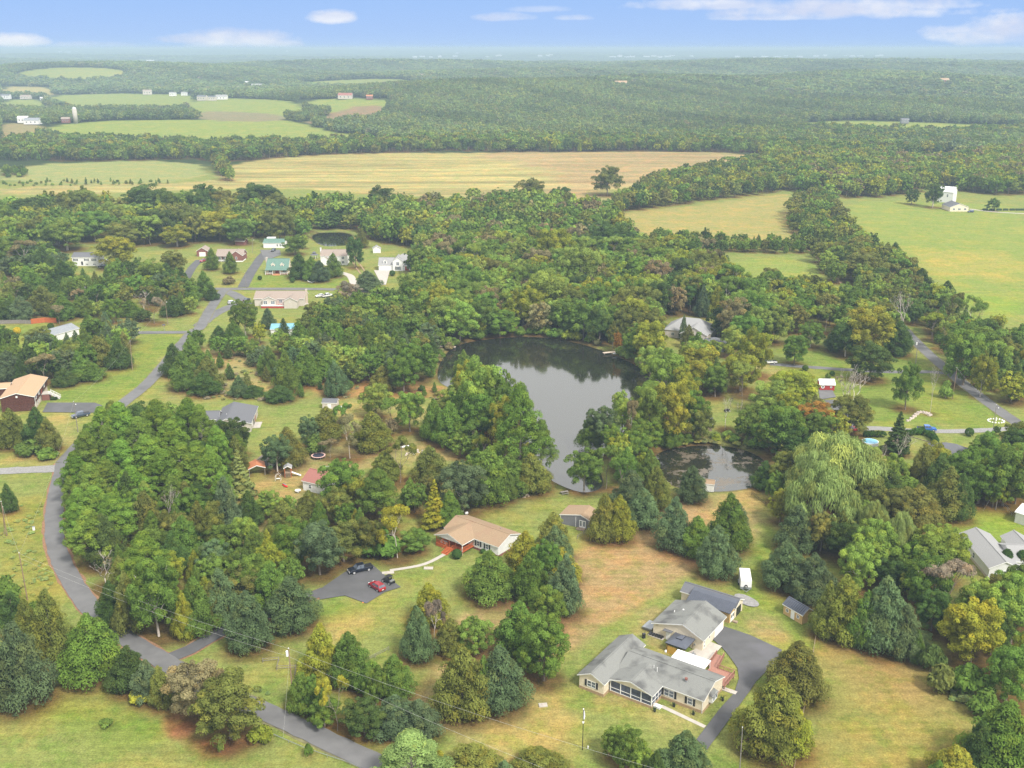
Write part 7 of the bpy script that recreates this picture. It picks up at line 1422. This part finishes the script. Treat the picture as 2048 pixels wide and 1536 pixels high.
for l_, g_ in lab.items():
    if len(g_) > 1:
        g_.sort(key=lambda t: t['px']); n = len(g_)
        for i, t in enumerate(g_):
            t['label'] = l_ + (', leftmost of them' if i == 0 else ', rightmost of them' if i == n-1 else f', {ORD[min(i, 11)]} from left of them')
GRP = {'broadleaf': 'leafy trees of the near woods and gardens', 'cedar': 'cedars of the near woods and fields', 'pine': 'pines of the near pine wood and pond', 'shrub': 'shrubs of the near gardens and edges', 'thin': 'sparse trees of the near woods', 'spruce': 'pointed conifers', 'bare': 'bare trees', 'willow': 'willows'}
for i, t in enumerate(near):
    pr = PRO[t['k']]; cm, tm, ph, pw = pr[i % len(pr)]
    e = empty(NAME[t['k']], (t['X'], t['Y'], t['Z']), R.uniform(0, 6.28), t['label'], CAT.get(t['k'], 'tree'), GRP[t['k']])
    s = t['w'] / pw; e.scale = (s, s * R.uniform(.92, 1.08), t['h'] / ph)
    j = R.uniform(.86, 1.16); c = tuple(v * j * R.uniform(.93, 1.07) for v in TINT[t['t']])
    co = bpy.data.objects.new('crown', cm); COL.objects.link(co); co.parent = e; co.color = c + (1,)
    to = bpy.data.objects.new('trunk', tm); COL.objects.link(to); to.parent = e
def jc(tn, a=.82, b=1.2): j = R.uniform(a, b); return tuple(v * j * R.uniform(.92, 1.08) for v in TINT[tn])
scatter('woodland', 'woods and hedgerows of the middle distance', [(t['X'], t['Y'], t['Z'], t['k'], 0 if t['Y'] < 620 else 1, t['h'], t['w'], jc(t['t'])) for t in rest])
print('near', len(near), 'rest', len(rest), cnt)

# far forest covering the hills, fields left open
OPEN = []
for poly, c, fe, rw in ZONES:
    if min(p[1] for p in poly) < 300: OPEN.append(([at(min(2500, max(-450, p[0])), p[1])[:2] for p in poly]))
def ring(r0, r1, sp, lod, hr, wr, lim=30.5):
    out_ = []; n = int(2 * r1 * math.sin(rad(lim)) / sp); m = int((r1 - r0 * math.cos(rad(lim))) / sp) + 1
    gx, gy = np.meshgrid(np.arange(n), np.arange(m)); gx = ((gx + NR.rand(*gx.shape)) * sp - r1 * math.sin(rad(lim))).ravel(); gy = (r0 * math.cos(rad(lim)) + (gy + NR.rand(*gy.shape)) * sp).ravel()
    r = np.hypot(gx, gy); ok = (r > r0) & (r <= r1) & (np.abs(np.arctan2(gx, gy)) < rad(lim)); gx, gy = gx[ok], gy[ok]
    ok = np.ones(len(gx), bool)
    for wp in OPEN: ok &= ~in_poly(gx, gy, wp)
    for x, y, q, *_ in FH:
        X, Y, Z = at(x, y); ok &= ~((np.abs(gx - X) < q * 1.0) & (gy > Y - q * 3.0) & (gy < Y + q * .9))
    # irregular clearings far away
    ok &= ~far_clear(gx, gy - 10)
    gx, gy = gx[ok], gy[ok]; z = hgt(gx, gy)
    nz = np.sin(gx / 61) * np.cos(gy / 83) + .7 * np.sin(gx / 33 + gy / 41)
    for X, Y, Z, q in zip(gx, gy, z, nz):
        tn = R.choice('gddo' if q < -.5 else 'ggouy' if q < .5 else 'goylgu'); 
        if R.random() < .03: tn = R.choice('rrGY')
        k = 'cedar' if (q < -.7 and R.random() < .6) else 'broadleaf'
        out_.append((X, Y, Z - .5, k, lod, R.uniform(*hr), R.uniform(*wr), tuple(v * .55 + m_ * .55 * (1 + .16 * q + .34 * math.sin(X / 190 + 1.5 * math.sin(Y / 260)) * math.cos(Y / 150 - X / 480)) for v, m_ in zip(jc(tn, .85, 1.15), (.150, .200, .095)))))
    return out_
fp_ = ring(1330, 2300, 9.5, 1, (11, 18), (9, 14)) + ring(2300, 4200, 14, 2, (12, 19), (14, 22)) + ring(4200, 8000, 26, 2, (12, 19), (26, 40)) + ring(8000, 15000, 42, 2, (12, 22), (40, 70)) + ring(15000, 25000, 90, 2, (16, 26), (90, 150))
scatter('far_forest', 'forest covering the distant hills', fp_); print('far', len(fp_))
# loose grass and weeds of the rough fields
wd = []
for poly, n_, tn, hh in [(P(0,1000,110,1000,100,1060,130,1170,60,1220,0,1220), 500, 'yl', .6), (P(1640,1290,1830,1290,1940,1400,1950,1480,1890,1540,1600,1540), 1, 'yol', .4), (P(1840,1260,1960,1410,1900,1400,1830,1300), 260, 'lg', 1.3), (P(330,730,540,700,600,770,580,800,400,800), 500, 'yro', 1.2), (P(600,745,900,775,900,800,600,800), 160, 'ro', .9), (P(480,1360,760,1500,740,1520,470,1390), 160, 'gy', .7), (P(1120,610,1500,640,1500,690,1300,700),120,'go',1.5), (P(1330,890,1500,888,1540,905,1400,880), 120, 'yo', 1.4)]:
    wpp = [flat(*p) for p in poly]; xs = [p[0] for p in wpp]; ys = [p[1] for p in wpp]; k = 0
    while k < n_:
        X, Y = R.uniform(min(xs), max(xs)), R.uniform(min(ys), max(ys)); k += 1
        if math.sin(X/9+1)*math.cos(Y/7)+R.gauss(0,.6) > .1 and in_poly(np.array([X]), np.array([Y]), wpp)[0] and seg_dist(np.array([X]), np.array([Y]), road_w[0])[0] > 3.6 and all(sdist(np.array([X]), np.array([Y]), pd)[0] < 0 for pd in PONDS): h = hh * R.uniform(.35, .9); wd.append((X, Y, 0, 'shrub', 0, h, h * R.uniform(1.6, 3.6), tuple(v * .9 + .05 for v in jc(R.choice(tn), .9, 1.15))))
scatter('weeds', 'clumps of weeds and tall grass in the rough ground', wd)

# ------------------------------------------------------------------ HAZE
hz = MB().box(-26000, -400, -8, 26000, 26500, 131).build('haze', 'black'); hz.data.materials.clear()
hm = bpy.data.materials.new('haze_air'); hm.use_nodes = True; ht = hm.node_tree
for q in list(ht.nodes): ht.nodes.remove(q)
ho = ht.nodes.new('ShaderNodeOutputMaterial'); hv = ht.nodes.new('ShaderNodeVolumePrincipled'); hv.inputs['Color'].default_value = (.43, .56, .70, 1); hv.inputs['Density'].default_value = HAZE_D if 'HAZE_D' in globals() else 1.8e-4; hv.inputs['Anisotropy'].default_value = 0.0
ht.links.new(hv.outputs[0], ho.inputs['Volume']); hz.data.materials.append(hm); tag(hz, 'thin bluish haze over the landscape', kind='stuff')
